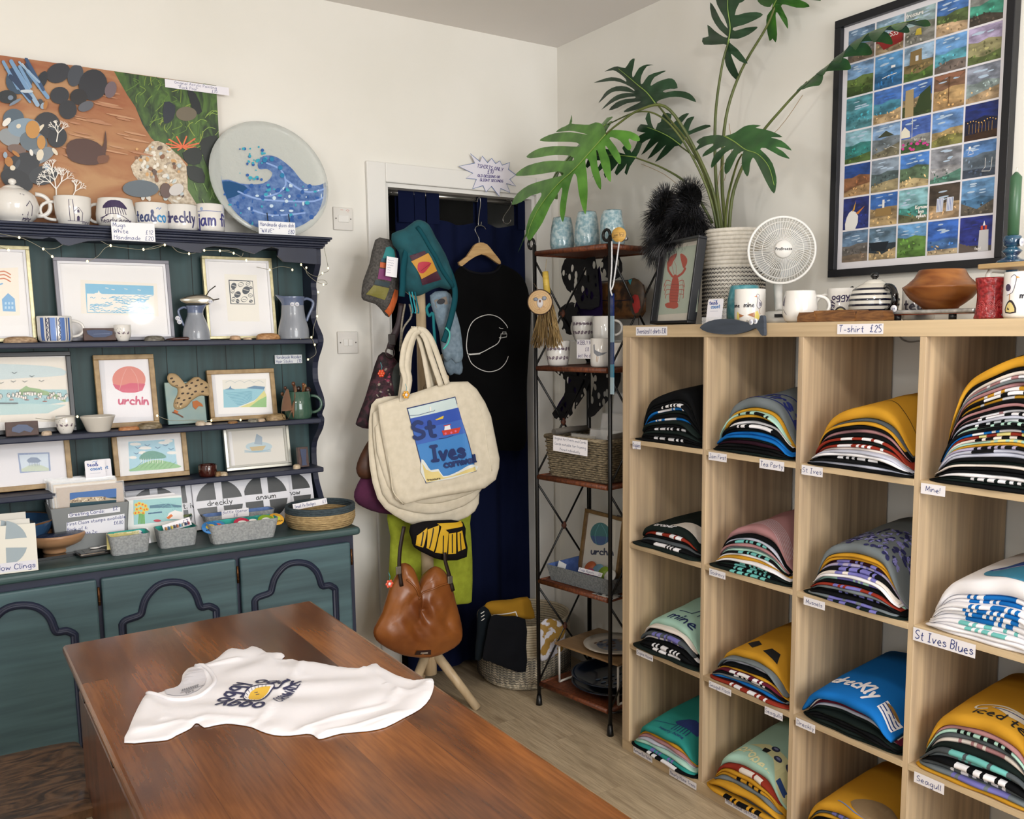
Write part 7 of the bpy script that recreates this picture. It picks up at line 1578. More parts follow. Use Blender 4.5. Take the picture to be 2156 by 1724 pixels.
stem([(1500,470,-.2),(1455,395,-.24),(1400,356,-.26),(1338,332,-.27)],.0035); stem([(1524,500,-.17),(1508,390,-.17),(1506,250,-.17),(1520,140,-.16),(1535,85,-.16)]); stem([(1530,500,-.16),(1520,380,-.15),(1528,250,-.13),(1560,150,-.12),(1612,60,-.11),(1632,14,-.11)])
stem([(1534,500,-.17),(1545,400,-.17),(1590,300,-.16),(1650,225,-.14),(1700,172,-.12)]); stem([(1526,500,-.19),(1532,420,-.22),(1550,350,-.27),(1562,325,-.3)],.0035); stem([(1514,500,-.19),(1490,400,-.24),(1440,300,-.3),(1390,245,-.34),(1340,236,-.35),(1280,262,-.34)],.003)
def tleaf(out,mid,sc_,ox,oy,X0,X1,mat,cup=.25,sm=2):
    """leaf blade outlined in photo points, its depth running from X0 at the base to X1 at the tip, folded along the midrib"""
    cv=lambda q:(ox+q[0]/sc_,oy+q[1]/sc_); out=smooth([cv(q) for q in out],sm,True); mid=smooth([cv(q) for q in mid],4)
    a0,a1=mid[0],mid[-1]; dx,dy=a1[0]-a0[0],a1[1]-a0[1]; l2=dx*dx+dy*dy
    def dm(x,y):
        best=1e9
        for (xa,ya),(xb,yb) in zip(mid,mid[1:]):
            ex,ey=xb-xa,yb-ya; t=max(0,min(1,((x-xa)*ex+(y-ya)*ey)/((ex*ex+ey*ey) or 1))); best=min(best,math.hypot(x-xa-t*ex,y-ya-t*ey))
        return best
    def f(x,y,e=0):
        t=max(-.1,min(1.1,((x-a0[0])*dx+(y-a0[1])*dy)/l2)); d=dm(x,y); X=X0+(X1-X0)*t+cup*.0014*(d**1.35)*.35+.0012*math.sin(t*38)*min(1,d/14)+e
        return P3(x,y,min(X,-.012))
    import bmesh
    bm=bmesh.new(); vs=[bm.verts.new((x,y,0)) for x,y in out]
    for t in tessellate_polygon([[Vector((x,y,0)) for x,y in out]]):
        try: bm.faces.new([vs[k] for k in t])
        except ValueError: pass
    for ax in (0,1):
        a=min(v.co[ax] for v in bm.verts); b=max(v.co[ax] for v in bm.verts); st=9; k=math.floor(a/st)+1
        while k*st<b:
            co=[0,0,0];no=[0,0,0];co[ax]=k*st;no[ax]=1; bmesh.ops.bisect_plane(bm,geom=bm.verts[:]+bm.edges[:]+bm.faces[:],plane_co=co,plane_no=no,dist=1e-4); k+=1
    bm.verts.index_update(); V=[(v.co.x,v.co.y) for v in bm.verts]; F=[[q.index for q in g_.verts] for g_ in bm.faces]; bm.free()
    g=G(); g.add([f(x,y) for x,y in V],F,0,True); g.add([f(x,y,.0012) for x,y in V],[q[::-1] for q in F],0,True); g.obj('leaf',mat,pot,-Vector(pot.location))
    G().tube([f(x,y,-.0012) for x,y in mid],[.0022-.0016*i/len(mid) for i in range(len(mid))],6).obj('midrib',M('#7f9a4a',rough=.5),pot,-Vector(pot.location))
tleaf([(970,180),(1000,165),(1060,165),(1130,175),(1180,205),(1185,235),(1150,235),(1120,220),(1115,235),(1133,270),(1120,297),(1095,280),(1060,235),(1015,212),(990,218),(1030,270),(1060,330),(1065,370),(1055,385),(1020,345),(985,290),(965,265),(968,300),(990,350),(1000,430),(998,500),(965,460),(935,380),(918,310),(906,292),(908,330),(915,400),(935,480),(935,550),(905,510),(875,430),(862,370),(845,348),(835,365),(845,450),(850,560),(845,640),(835,710),(805,630),(788,540),(780,470),(765,445),(750,470),(730,540),(715,620),(705,700),(690,760),(672,710),(672,640),(685,560),(682,535),(660,570),(610,650),(560,760),(500,850),(475,878),(455,850),(455,790),(480,710),(520,640),(550,590),(548,568),(530,575),(480,590),(420,630),(365,648),(365,625),(400,570),(470,520),(560,490),(640,470),(690,455),(690,440),(660,432),(600,440),(500,455),(390,460),(400,435),(460,395),(560,368),(650,362),(740,365),(762,350),(735,330),(640,325),(540,340),(480,347),(455,335),(500,300),(570,275),(680,268),(800,272),(780,246),(700,240),(600,240),(540,233),(570,210),(640,185),(740,178),(850,195),(790,178),(730,170),(645,178),(680,150),(730,125),(745,65),(750,110),(748,124),(800,128),(860,130),(900,115),(940,125),(960,160)],
 [(972,184),(860,310),(760,420),(650,520),(540,660),(480,780),(462,850)],3.065,960,220,-.36,-.44,G1)
leaf([(1275,262,-.31),(1200,330,-.31),(1150,400,-.31),(1102,505,-.31)],.075,6,lg('#4f7a3a','#6b8f4c'),.4,wid=.6,up=(-.9,.3,.3))
tleaf([(985,670),(1010,650),(1080,630),(1150,630),(1200,645),(1250,662),(1225,620),(1180,595),(1110,588),(1050,600),(1035,590),(1080,575),(1130,572),(1110,520),(1070,508),(1000,530),(960,555),(955,545),(980,500),(1055,460),(1010,465),(940,490),(905,540),(890,540),(895,490),(930,430),(975,422),(930,418),(880,440),(850,490),(838,500),(835,470),(852,380),(820,395),(790,440),(740,430),(700,440),(655,465),(710,455),(750,475),(790,510),(795,530),(760,510),(700,500),(640,515),(585,537),(650,530),(720,525),(790,545),(845,578),(845,588),(800,562),(730,560),(670,590),(640,630),(615,670),(650,640),(700,600),(760,590),(850,604),(800,602),(740,615),(690,650),(635,712),(690,675),(760,640),(850,625),(850,637),(790,643),(730,665),(682,715),(740,700),(800,670),(890,658),(850,680),(800,705),(780,728),(850,715),(930,690)],
 [(985,670),(930,600),(870,550),(800,490),(745,445)],3.08,1060,0,-.12,-.17,G2,.3)
tleaf([(1250,920),(1300,885),(1390,875),(1440,880),(1500,860),(1560,820),(1620,808),(1670,815),(1635,828),(1700,840),(1760,860),(1810,888),(1770,890),(1735,892),(1800,910),(1850,950),(1868,977),(1820,960),(1765,952),(1810,980),(1840,1010),(1855,1030),(1790,1010),(1700,960),(1665,967),(1700,1000),(1745,1060),(1770,1150),(1768,1210),(1755,1255),(1720,1210),(1680,1130),(1640,1050),(1618,1022),(1600,1060),(1595,1110),(1580,1145),(1550,1090),(1545,1020),(1556,980),(1520,1000),(1490,1060),(1465,1110),(1440,1128),(1432,1090),(1445,1030),(1494,965),(1440,990),(1400,1040),(1350,1090),(1350,1050),(1380,990),(1440,948),(1400,960),(1350,990),(1290,1017),(1310,980),(1372,933),(1320,940),(1260,970),(1240,975),(1270,935)],
 [(1430,880),(1500,920),(1570,970),(1650,1000),(1720,1080),(1755,1200)],3.08,1060,0,-.30,-.38,G3,.3)
tleaf([(1460,270),(1520,320),(1580,400),(1575,412),(1530,395),(1482,352),(1478,362),(1500,420),(1527,490),(1522,524),(1480,490),(1445,430),(1435,370),(1447,292),(1400,288),(1300,290),(1292,245),(1330,235),(1322,160),(1370,200),(1430,240),(1455,238),(1400,190),(1350,110),(1340,15),(1375,60),(1410,130),(1455,185),(1430,110),(1385,30),(1370,-80),(1420,-150),(1500,-180),(1560,-120),(1565,0),(1530,20),(1500,98),(1560,85),(1640,78),(1683,95),(1640,125),(1560,160),(1490,180),(1500,200),(1570,180),(1640,172),(1643,185),(1590,225),(1520,252),(1475,250)],
 [(1455,285),(1470,180),(1455,60),(1460,-60),(1490,-160)],3.08,1060,0,-.16,-.20,G2,.2)
tleaf([(1745,20),(1740,60),(1710,100),(1705,170),(1725,265),(1745,250),(1765,275),(1775,220),(1765,100),(1775,80),(1800,120),(1835,175),(1845,183),(1840,120),(1800,40),(1830,30),(1900,50),(1985,45),(1960,15),(1905,-12),(2060,5),(1990,-60),(1850,-150),(1700,-120),(1640,-60),(1650,10),(1690,40),(1730,45)],[(1745,50),(1780,-20),(1830,-120)],3.08,1060,0,-.11,-.15,lg('#234f1c','#3f7526'),.2)
tleaf([(1150,940),(1180,890),(1240,860),(1345,820),(1310,808),(1240,832),(1200,848),(1220,790),(1238,755),(1190,770),(1160,825),(1152,800),(1205,735),(1160,745),(1120,780),(1092,806),(1082,780),(1090,740),(1035,735),(1020,790),(1000,800),(985,840),(960,800),(945,720),(920,770),(935,810),(890,805),(865,850),(920,860),(880,880),(862,950),(890,935),(955,898),(892,1005),(960,955),(1005,918),(932,1032),(1010,980),(1055,938),(982,1052),(1060,1000),(1110,950)],[(1148,940),(1080,890),(1000,850),(930,825)],3.08,1060,0,-.10,-.15,G2,.3)
tleaf([(860,1020),(880,985),(900,930),(870,915),(850,960),(830,990),(815,960),(790,930),(770,960),(790,1000),(740,985),(690,970),(640,960),(600,975),(560,1000),(530,1080),(545,1090),(600,1040),(640,1040),(575,1150),(550,1172),(600,1130),(690,1050),(650,1130),(660,1155),(700,1110),(750,1050),(720,1120),(735,1138),(780,1090),(800,1060),(785,1120),(800,1135),(820,1080)],[(860,1020),(800,1012),(700,1005),(600,1010)],3.08,1060,0,-.27,-.30,G2,.3,1)
leaf([(1695,178,-.12),(1760,125,-.13),(1830,70,-.15),(1935,40,-.18)],.075,6,G3,.5,wid=.8,up=(-.3,-.1,.95))
for pts in ([(1445,405,-.2),(1400,368,-.25),(1350,345,-.27)],[(1525,380,-.15),(1540,320,-.14),(1535,260,-.14)],[(1560,345,-.15),(1640,270,-.13),(1690,200,-.12)],[(1510,400,-.17),(1520,350,-.16),(1560,320,-.15)]):
    G().tube([Vector(q) for q in smooth([tuple(P3(*z)) for z in pts],4)],.0008,4).obj('aerial_root',M('#8d7048'),pot,-Vector(pot.location))
# fur hat
def fur():
    c=at(1425,468,0,-.25); s=SC(c); o=thing('fur_hat','black faux fur hat perched over the lobster frame and plant pot','hat',tuple(c),RW); rr=random.Random(3)
    body=[((-36,-10,0),(46,52,40)),((34,6,0),(50,52,38)),((0,38,0),(70,36,42)),((-32,-48,.0),(26,28,24)),((40,-46,0),(34,34,26)),((-56,40,0),(28,44,30)),((60,30,0),(34,34,30))]
    g=G(); 
    for (x,y,_),(a,b,d) in body: g.ball((x*s,0,-y*s),a*s*.8,d*s*.8,b*s*.8,16)
    g.obj('hat_body',cl('#050505'),o); g=G()
    for (x,y,_),(a,b,d) in body:
        for i in range(int(a*b*.6)):
            t=rr.uniform(0,6.283); ph=math.acos(rr.uniform(-1,1)); n=Vector((math.sin(ph)*math.cos(t),-abs(math.sin(ph)*math.sin(t)) if rr.random()<.8 else abs(math.sin(ph)*math.sin(t)),math.cos(ph)))
            q=Vector((x*s+n.x*a*s*.78,n.y*d*s*.78,-y*s+n.z*b*s*.78)); l=rr.uniform(14,30)*s; dr=Vector((rr.uniform(-.4,.4),rr.uniform(-.2,.2),-.55+.9*(1 if q.z>30*s else 0)+rr.uniform(-.3,.3)))+n*.9; dr.normalize(); sd=dr.orthogonal().normalized()*.0007
            e=q+dr*l*.6+Vector((0,0,-l*.05)); f=q+dr*l+Vector((0,0,-l*.22)); g.add([q-sd,q+sd,e+sd*.8,e-sd*.8,f],[(0,1,2,3),(3,2,4)])
    tag(g.obj('long_fur',M('#08080a','#3a3a3e',(16,16,16),.4,lo=.4,hi=.65),o),kind='stuff')  # grey highlights on the black fur are mixed into its colour
fur()
# tumbler, mugs
p=kp(1566,-.27); s=SC(p); o=thing('glass_tumbler','teal iridescent glass tumbler behind the mine mine mug','tumbler',(p.x,p.y,ZK+.001)); r=37*s;h=83*s*.92
G().lathe(smooth([(0,.003),(r*.7,0),(r*.97,h*.15),(r,h*.35),(r*.93,h*.7),(r*.8,h),(r*.76,h),(r*.88,h*.7),(r*.94,h*.35),(0,.01)],2),36).obj('body',M('#2f8694','#6fb0b8',(60,60,60),.06,.3,alpha=.8,coat=1),o)
def gullmug(a,r,h,cx=.6,sc_=1,txt=None):
    k=h*sc_; a.poly([(cx*r-.02*k,.82*h),(cx*r+.06*k,.84*h),(cx*r+.08*k,.72*h),(cx*r+.16*k,.55*h),(cx*r+.1*k,.42*h),(cx*r-.02*k,.45*h),(cx*r-.05*k,.6*h),(cx*r-.02*k,.72*h)],'#e3e1de',1)
    a.line([(cx*r-.02*k,.82*h),(cx*r+.06*k,.84*h),(cx*r+.08*k,.72*h),(cx*r+.16*k,.55*h),(cx*r+.1*k,.42*h),(cx*r-.02*k,.45*h),(cx*r-.05*k,.6*h),(cx*r-.02*k,.72*h)],.0011,'#2b2640',closed=True,sm=2)
d_minem=lambda a,r,h:(a.poly([(.42*r,.8*h),(.5*r,.84*h),(.6*r,.8*h),(.58*r,.7*h),(.8*r,.62*h),(.82*r,.5*h),(.6*r,.42*h),(.45*r,.5*h),(.5*r,.68*h)],'#dddbe0',1),a.line([(.42*r,.8*h),(.5*r,.84*h),(.6*r,.8*h),(.58*r,.7*h),(.82*r,.6*h),(.82*r,.5*h),(.6*r,.42*h),(.45*r,.5*h),(.5*r,.68*h)],.0011,'#2b2640',closed=True,sm=2),a.poly([(.6*r,.62*h),(.8*r,.6*h),(.8*r,.5*h),(.64*r,.48*h)],'#85828f',1),a.poly([(.42*r,.8*h),(.26*r,.76*h),(.43*r,.75*h)],'#c9702c'),a.line([(.66*r,.42*h),(.67*r,.28*h),(.74*r,.27*h)],.001,'#b5702c'),
    a.text('mine',-1.3*r,.47*h,.11*h,'#1d1b26',.002,sx=.9),a.text('mine',-.38*r,.47*h,.13*h,'#1d1b26',.0021,sx=.85),a.poly([(-.95*r,.12*h),(-.7*r,.1*h),(-.75*r,.3*h),(-.9*r,.34*h)],'#d9c86a',1),a.poly([(-.72*r,.28*h),(-.35*r,.22*h),(-.7*r,.16*h)],'#9c6238'),a.poly([(.3*r,.14*h),(.62*r,.1*h),(.66*r,.2*h),(.5*r,.36*h),(.35*r,.32*h)],'#dccb70',1),a.poly([(.3*r,.32*h),(-.15*r,.24*h),(.32*r,.16*h)],'#9c6238'),a.text('treasure',-.2*r,.03*h,.07*h,'#2c2a36',.0009,sx=.9))
kmug('white mug with seagull and chicks lettered mine mine',1578,-.335,32,71,2.0,d_minem,group='mugs on the shelving top')
kmug('white rounded mug, handle right, between fan and chopping board',1683,-.33,36,66,0.0,lambda a,r,h:(a.poly([(-1.3*r,.55*h),(-1.05*r,.85*h),(-1.0*r,.5*h)],'#2f2140'),a.line([(-1.3*r,.3*h),(-1.1*r,.42*h),(-.8*r,.25*h)],.0014,'#2f2140')),shape=1,out=.75,group='mugs on the shelving top')
kmug('white pasty mug lettered oggy behind the striped teapot',1774,-.2,33,70,math.pi,lambda a,r,h:(a.text('oggy',-.72*r,.66*h,.17*h,'#33264c',.0032,rot=.05,sx=1),a.text('oggy',-.82*r,.18*h,.15*h,'#33264c',.0028,rot=1.4,sx=1),a.poly([(-.6*r,.18*h),(-.5*r,.36*h),(-.2*r,.46*h),(.1*r,.4*h),(.3*r,.18*h)],'#2b2328',2),a.poly([(-.52*r,.2*h),(-.42*r,.34*h),(-.2*r,.4*h),(.05*r,.36*h),(.22*r,.2*h)],'#cdb878',2),a.line([(-.22*r,.26*h),(-.22*r,.32*h)],.0012,'#2b2328'),a.line([(-.1*r,.26*h),(-.1*r,.32*h)],.0012,'#2b2328')),out=.8,group='mugs on the shelving top')
kmug('white grey lettered mug half hidden behind the big wooden bowl',1932,-.17,33,66,0.5,lambda a,r,h:a.text('tea&',-.95*r,.35*h,.3*h,'#4a4652',.005,slant=0),group='mugs on the shelving top')
kmug('white seagull on pasty mug lettered mine at the right edge',2146,-.34,34,96,1.2,lambda a,r,h:(a.poly([(-.62*r,.88*h),(-.45*r,.93*h),(-.3*r,.88*h),(-.35*r,.72*h),(-.5*r,.55*h),(-.85*r,.5*h),(-.95*r,.62*h),(-.8*r,.75*h),(-.65*r,.78*h)],'#dedce2',1),a.line([(-.62*r,.88*h),(-.45*r,.93*h),(-.3*r,.88*h),(-.35*r,.72*h),(-.5*r,.55*h),(-.85*r,.5*h)],.0012,'#2b2640',sm=2),a.ell(-.8*r,.66*h,.2*r,.08*h,'#443a52',14,.2),a.poly([(-.3*r,.9*h),(-.08*r,.87*h),(-.3*r,.85*h)],'#c28a3a'),a.line([(-.65*r,.52*h),(-.66*r,.4*h)],.0018,'#b3803a'),a.poly([(-.95*r,.12*h),(-.9*r,.28*h),(-.62*r,.4*h),(-.35*r,.32*h),(-.22*r,.12*h)],'#2b2328',2),a.poly([(-.88*r,.14*h),(-.82*r,.27*h),(-.62*r,.35*h),(-.42*r,.28*h),(-.32*r,.14*h)],'#cdbb7a',2),a.text('mine',-.05*r,.43*h,.12*h,'#1d1b26',.0026)),group='mugs on the shelving top')
# fan
pf=at(1644,528,0,-.22); s=SC(pf); fan=thing('desk_fan','white desk fan with round wire grille on the shelving','fan',(pf.x,pf.y,ZK),rad(-42)); R=68*s; zc=pf.z-ZK; FW=paint('#d3d1cc',.35); g=G()
g.tube([(R*math.cos(t*.1309),-.02,zc+R*math.sin(t*.1309)) for t in range(48)],.0042,8,closed=True,caps=False); g.obj('grille_rim',FW,fan)
def gw(sgn,dep,n,name):
    g=G()
    for i in range(n):
        t=i*2*math.pi/n; P=[]
        for q in range(7):
            f=.26+.74*q/6; tt=t+.35*(1-f)*0; y=-.02+sgn*dep*(1-f**2.4)
            P.append((R*f*math.cos(tt+.25*(1-f)),y,zc+R*f*math.sin(tt+.25*(1-f))))
        g.tube(P,.0011,4,caps=False)
    for f in (.62,.85): g.tube([(R*f*math.cos(t*.1963),-.02+sgn*dep*(1-f**2.4),zc+R*f*math.sin(t*.1963)) for t in range(32)],.0011,4,closed=True,caps=False)
    o=g.obj(name,FW,fan); return o
gw(-1,.035,66,'front_grille'); gw(1,.045,44,'rear_grille')
o=G().lathe([(0,0),(R*.27,0),(R*.27,.006),(R*.24,.011),(0,.012)],30).obj('hub_cap',FW,fan); o.matrix_local=Matrix.Translation((0,-.052,zc))@Matrix.Rotation(rad(90),4,'X')
a=Art(); a.text('ProBreeze',0,-.003,.0075,'#26272b',.0013,align='c',sx=.9); a.obj('lettering',o,lambda u,v,h:(u,v,.0122+h))
for i in range(4):
    t0=i*math.pi/2; g=G(); g.grid(4,6,lambda u,v:(R*(.2+.62*u)*math.cos(t0+v*1.1*(.6+.5*u)),.0+.018*(v-.5),zc+R*(.2+.62*u)*math.sin(t0+v*1.1*(.6+.5*u)))); g.obj('blade',M('#c4c6c6',rough=.3,alpha=.6),fan)
G().lathe([(0,0),(.022,0),(.026,.03),(.02,.06),(0,.065)],20).obj('motor',FW,fan).matrix_local=Matrix.Translation((0,.02,zc))@Matrix.Rotation(rad(-90),4,'X')
G().tube([(0,.055,zc),(0,.05,zc*.6),(0,.03,zc*.3),(0,.01,.035)],[.012,.014,.012,.012],12).obj('neck',FW,fan)
G().lathe([(0,0),(.062,0),(.062,.012),(.05,.03),(.03,.036),(0,.036)],30).obj('base',FW,fan,(0,.01,0)); G().box(-.02,.02,-.055,-.045,.018,.026).obj('switch_panel',paint('#1b1b1f',.3),fan)
# fish board on the edge
p=at(1545,700,0,-.402); o=thing('wooden_fish','slate blue flat wooden fish hung over the shelving edge','fish board',(-.4035,p.y,p.z),RW); m=pmap(MAT(o))
fp=[(1479,690),(1490,680),(1510,673),(1540,671),(1570,677),(1590,680),(1603,674),(1606,665),(1613,666),(1614,690),(1614,706),(1607,704),(1597,690),(1580,697),(1550,704),(1520,703),(1495,699)]
G().prism(smooth([m(*q) for q in fp],2,True),0,.011).obj('fish_board',M('#363d48','#414955',(9,9,60),.6),o,bevel=.002)
a_=m(1588,678);b_=m(1597,676); stick(o,[(a_[0],-.0125,a_[1]),(b_[0],-.0125,b_[1])],.008)
# chopping boards
OL=M('#5c3a20','#8d6238',(9,9,60),.4,.1,det=5,dist=2)
for i,(xa_,xb_,h_,l) in enumerate(((1684,1722,20,'dark end piece of olive wood at the left of the boards'),(1713,1803,23,'large olive wood board lying before the striped teapot'),(1802,1862,21,'right olive wood board below the teapot handle'))):
    pa,pb=kp(xa_,-.37+.0*i),kp(xb_,-.37); L_=(pb-pa).length; s=SC(pa); o=G(); hh=h_*s
    o.prism(smooth([(-L_/2,0),(L_/2,0),(L_/2,hh*.5),(L_/2-.006,hh),(-L_/2+.006,hh),(-L_/2,hh*.5)],1,True),-.012,.07-.02*i,lambda u,v,h:(u,h,v)); q=o.obj('olive_wood_board',OL,bevel=.004); q.location=((pa+pb)/2)+Vector((.0+.004*i,0,.0006)); q.rotation_euler=(0,0,RW); tag(q,l,'chopping board','olive wood boards on the shelving')
# striped teapot
p=kp(1838,-.23); 
_at=at; at=lambda *a:p
tpz=teapot('black and white striped teapot with black handle on the shelving',0,0,0,0,50,gloss('#d6d2c8'),gloss('#0b0b0d'),ZK,rad(-58),rad(128),None,1.0,lid=gloss('#d6d2c8'),knob=gloss('#0b0b0d'),stripes=gloss('#0f1226')); at=_at
# wooden bowl on fused glass tray
p=kp(1978,-.26); s=SC(p); r=76*s; z0=zat(p.x,p.y,652)-ZK; H=zat(p.x,p.y,570)-ZK-z0
o=thing('wooden_bowl','large turned cherry wood bowl with shouldered sides','bowl',(p.x,p.y,ZK+z0+.001)); G().lathe(smooth([(0,.002),(r*.42,0),(r*.48,.005),(r*.8,H*.28),(r*.98,H*.52),(r*1.0,H*.58),(r*.9,H*.64),(r*.7,H*.82),(r*.6,H),(r*.57,H),(r*.66,H*.82),(r*.88,H*.6),(r*.4,.012),(0,.01)],2),52).obj('bowl_body',M('#6b3a1a','#96602f',(5,5,22),.28,.05,det=5,dist=1.5),o)
o=thing('fused_glass_tray','fused glass tray with silver and red glass below the wooden bowl','tray',(p.x,p.y,ZK+.0005),RW); G().box(-.10,.10,-.05,.07,z0-.012,z0-.006).obj('red_glass',M('#7d1f16','#a8572a',(30,30,30),.08,.2),o); G().box(-.115,.12,-.06,-.035,z0-.010,z0+.0).obj('silver_rod',M('#9a9a98','#c4c4c2',(60,60,60),.2,.5,metal=.5),o,bevel=.004)
for x in (-.085,.06): G().tube([(x,-.045,0),(x,-.045,z0-.012)],.009,10).obj('foot',paint('#141416',.4),o)
G().box(.105,.15,-.05,.06,z0-.010,z0-.002).obj('silver_glass_piece',M('#a3a3a2','#c9c9c8',(60,60,60),.2,.5,metal=.5),o); stick(o,[(-.085,-.062,z0+.004)],.009)
# red tumbler
p=kp(2083,-.33); s=SC(p); o=thing('red_tumbler','red glazed pottery tumbler with swirl relief at the right','tumbler',(p.x,p.y,ZK+.0005),cam_rz(p)); r=31*s;h=82*s; m_=M('#6f1016','#9a2226',(130,130,130),.2,.9,det=1,coat=.5)
G().lathe(smooth([(0,.003),(r*.98,0),(r*.96,h*.1),(r*.86,h*.45),(r*.87,h*.7),(r*1.0,h),(r*.95,h),(r*.8,h*.6),(0,.01)],2),36).obj('body',m_,o); 
a=Art()
for i in range(7):
    u=-.85*r+i*.28*r
    for k in range(4): a.line([(u+.07*r*k*math.cos(t),.2*h+.1*h*(i%2)+.05*h*k*math.sin(t)) for t in (0,.6,1.2,1.8,2.4,3)],.0009,'#b84a4a',caps=False)
a.obj('swirl_relief',o,lambda u,v,h_:((r*.97+h_)*math.sin(u/r),-(r*.97+h_)*math.cos(u/r),v),cut=.01)
# riser with candle
p=kp(2125,-.20); s=SC(p); zt=zat(p.x,p.y,556)-ZK; o=thing('shelf_riser','small wooden riser with white legs behind the seagull mug','riser',(p.x,p.y,ZK+.0005),RW)
G().box(-.045,.22,-.07,.09,zt-.012,zt).obj('wooden_top',M('#a98d62','#bfa47a',(6,60,60),.45),o,bevel=.003)
for x in (-.03,.2): G().tube([(x,-.05,.003),(x,-.05,zt-.025),(x,-.04,zt-.014),(x,.07,zt-.014)],.006,8).obj('white_leg',paint('#c9c6c0',.4),o)
zz=ZK+zt+.001; pc_=Vector((-.22,at(2131,530,0,-.22).y,zz)); s=SC(pc_)
o=thing('candle_holder','dark blue glass candle holder on the riser','candle holder',tuple(pc_)); h=zat(pc_.x,pc_.y,498)-zz
G().lathe(smooth([(0,.002),(.03,0),(.03,.006),(.012,h*.25),(.022,h*.45),(.012,h*.6),(.019,h*.66),(.019,h),(.013,h),(.012,h*.7),(0,h*.68)],2),28).obj('glass_body',M('#102a4a','#1a5068',(30,30,60),.06,coat=1),o); stick(o,[(-.006,-.024,h*.75)],.010)
o.children[-1].parent=o
o2=thing('candle','green dinner candle standing in the blue glass holder','candle',(pc_.x,pc_.y,pc_.z+h*.7)); hc=zat(pc_.x,pc_.y,362)-pc_.z-h*.7
G().tube([(0,0,0),(0,0,hc*.93),(0,0,hc)],[.0125,.0125,.003],20).obj('wax_body',M('#36583f',rough=.35),o2); G().tube([(0,0,hc),(.002,0,hc+.01)],.0012,6).obj('wick',paint('#cfcac0'),o2)
# ---- photo poster
YA=(at(1743,580,0,-.02).y+at(1766,45,0,-.02).y)/2; YBp=at(2127,300,0,-.02).y; zb=(at(1743,580,0,-.02).z+at(2110,566,0,-.02).z)/2; zt=at(1766,45,0,-.02).z
W=(YA-YBp); H=zt-zb; po=thing('photo_poster','large black framed poster grid of Cornish coast photographs on the right wall','picture',(-.002,YA,zb),RW); bw=.022
for q in ((0,W,0,bw),(0,W,H-bw,H),(0,bw,bw,H-bw),(W-bw,W,bw,H-bw)): G().box(q[0],q[1],-.028,0,q[2],q[3]).obj('frame_bar',BLK,po,bevel=.0015)
G().box(bw*.8,W-bw*.8,-.012,-.002,bw*.8,H-bw*.8).obj('backing',paint('#d9d6da',.5),po)
iw,ih=W-2*bw-.028,H-2*bw-.03; cw,chh=iw/5,ih/7
ks=[ # colour recipes per cell: sky, mid, ground, extra
'sand sea red rock sand emer','hill seab house harb ruin','teal beach church umbrella grey','cove mount flowr dunes night','dark storm beach2 rain hatb','gull pier kern chairs rocks','wet boat green sky2 chimney']
rows=[r.split() for r in ks]; rows[0]=['wet','boatr','rockg','dune2','emer']
SK={'wet':('#5f7fa0','#6f6a66','#7d6a58'),'boatr':('#7fa0b8','#7d2a24','#a08a68'),'rockg':('#8fa9ad','#7d7f70','#8a887f'),'dune2':('#3f6fb8','#566a3a','#c2a27a'),'emer':('#8d8f8a','#3f9a82','#4a4238'),'hill':('#6f9ac8','#5a6f34','#3f5526'),'seab':('#4f8fc8','#2f6fa8','#2a6296'),'house':('#8fb0cf','#7d6a44','#4f6a2f'),'harb':('#5f95cf','#4f9cae','#6f625a'),'ruin':('#a99bc0','#8f8a5f','#5f6f3a'),'teal':('#4f9aa8','#3f8f9f','#4a8f9a'),'beach':('#3f6fc0','#3f8aa8','#b99b6f'),'church':('#3f6fc0','#a08a64','#3f4f2a'),'umbrella':('#7d5a44','#b9945f','#b08a58'),'grey':('#8d95a8','#8fa09f','#b3966f'),'cove':('#7fb0c0','#2f7f7a','#4f6a34'),'mount':('#7fa5d0','#6f7a80','#77705a'),'flowr':('#3f62b8','#8f8f8a','#3f5f34'),'dunes':('#5f8fd0','#b0955f','#7d7a3f'),'night':('#1c2f7a','#141a3a','#3a2418'),'dark':('#23458f','#8a5a3a','#b08a5a'),'storm':('#7f8fa0','#4f5f60','#9a8a64'),'beach2':('#3f78c8','#5f7a5a','#c0a878'),'rain':('#8d8f98','#9a9a9c','#4f8070'),'hatb':('#4f7fc0','#5f6f7f','#3a4658'),'gull':('#23307a','#23307a','#23307a'),'pier':('#2f62b0','#9a8058','#b89a68'),'kern':('#7fb8c0','#3f8a80','#5f5f3f'),'chairs':('#4a3f34','#a88a60','#b0906a'),'rocks':('#5f95c8','#3f6f98','#5a5246'),'boat':('#5f7f98','#26343f','#b0966a'),'green':('#5f9ad0','#5f8a3a','#4f7a2a'),'sky2':('#2f62c0','#3f6fb0','#b09a78'),'chimney':('#232f8a','#232f8a','#4a4440')}
rr=random.Random(21)
def shade(h6,f): return '#'+''.join('%02x'%max(0,min(255,int(int(h6[z:z+2],16)*f))) for z in (1,3,5))
def vm(x):
    v=[int(x[z:z+2],16) for z in (1,3,5)]; g_=sum(v)/3; x='#'+''.join('%02x'%int((q*.84+g_*.16)*.9) for q in v)
    return M(shade(x,.78),shade(x,1.22),(28,28,60),.45,det=5,lo=.35,hi=.65)
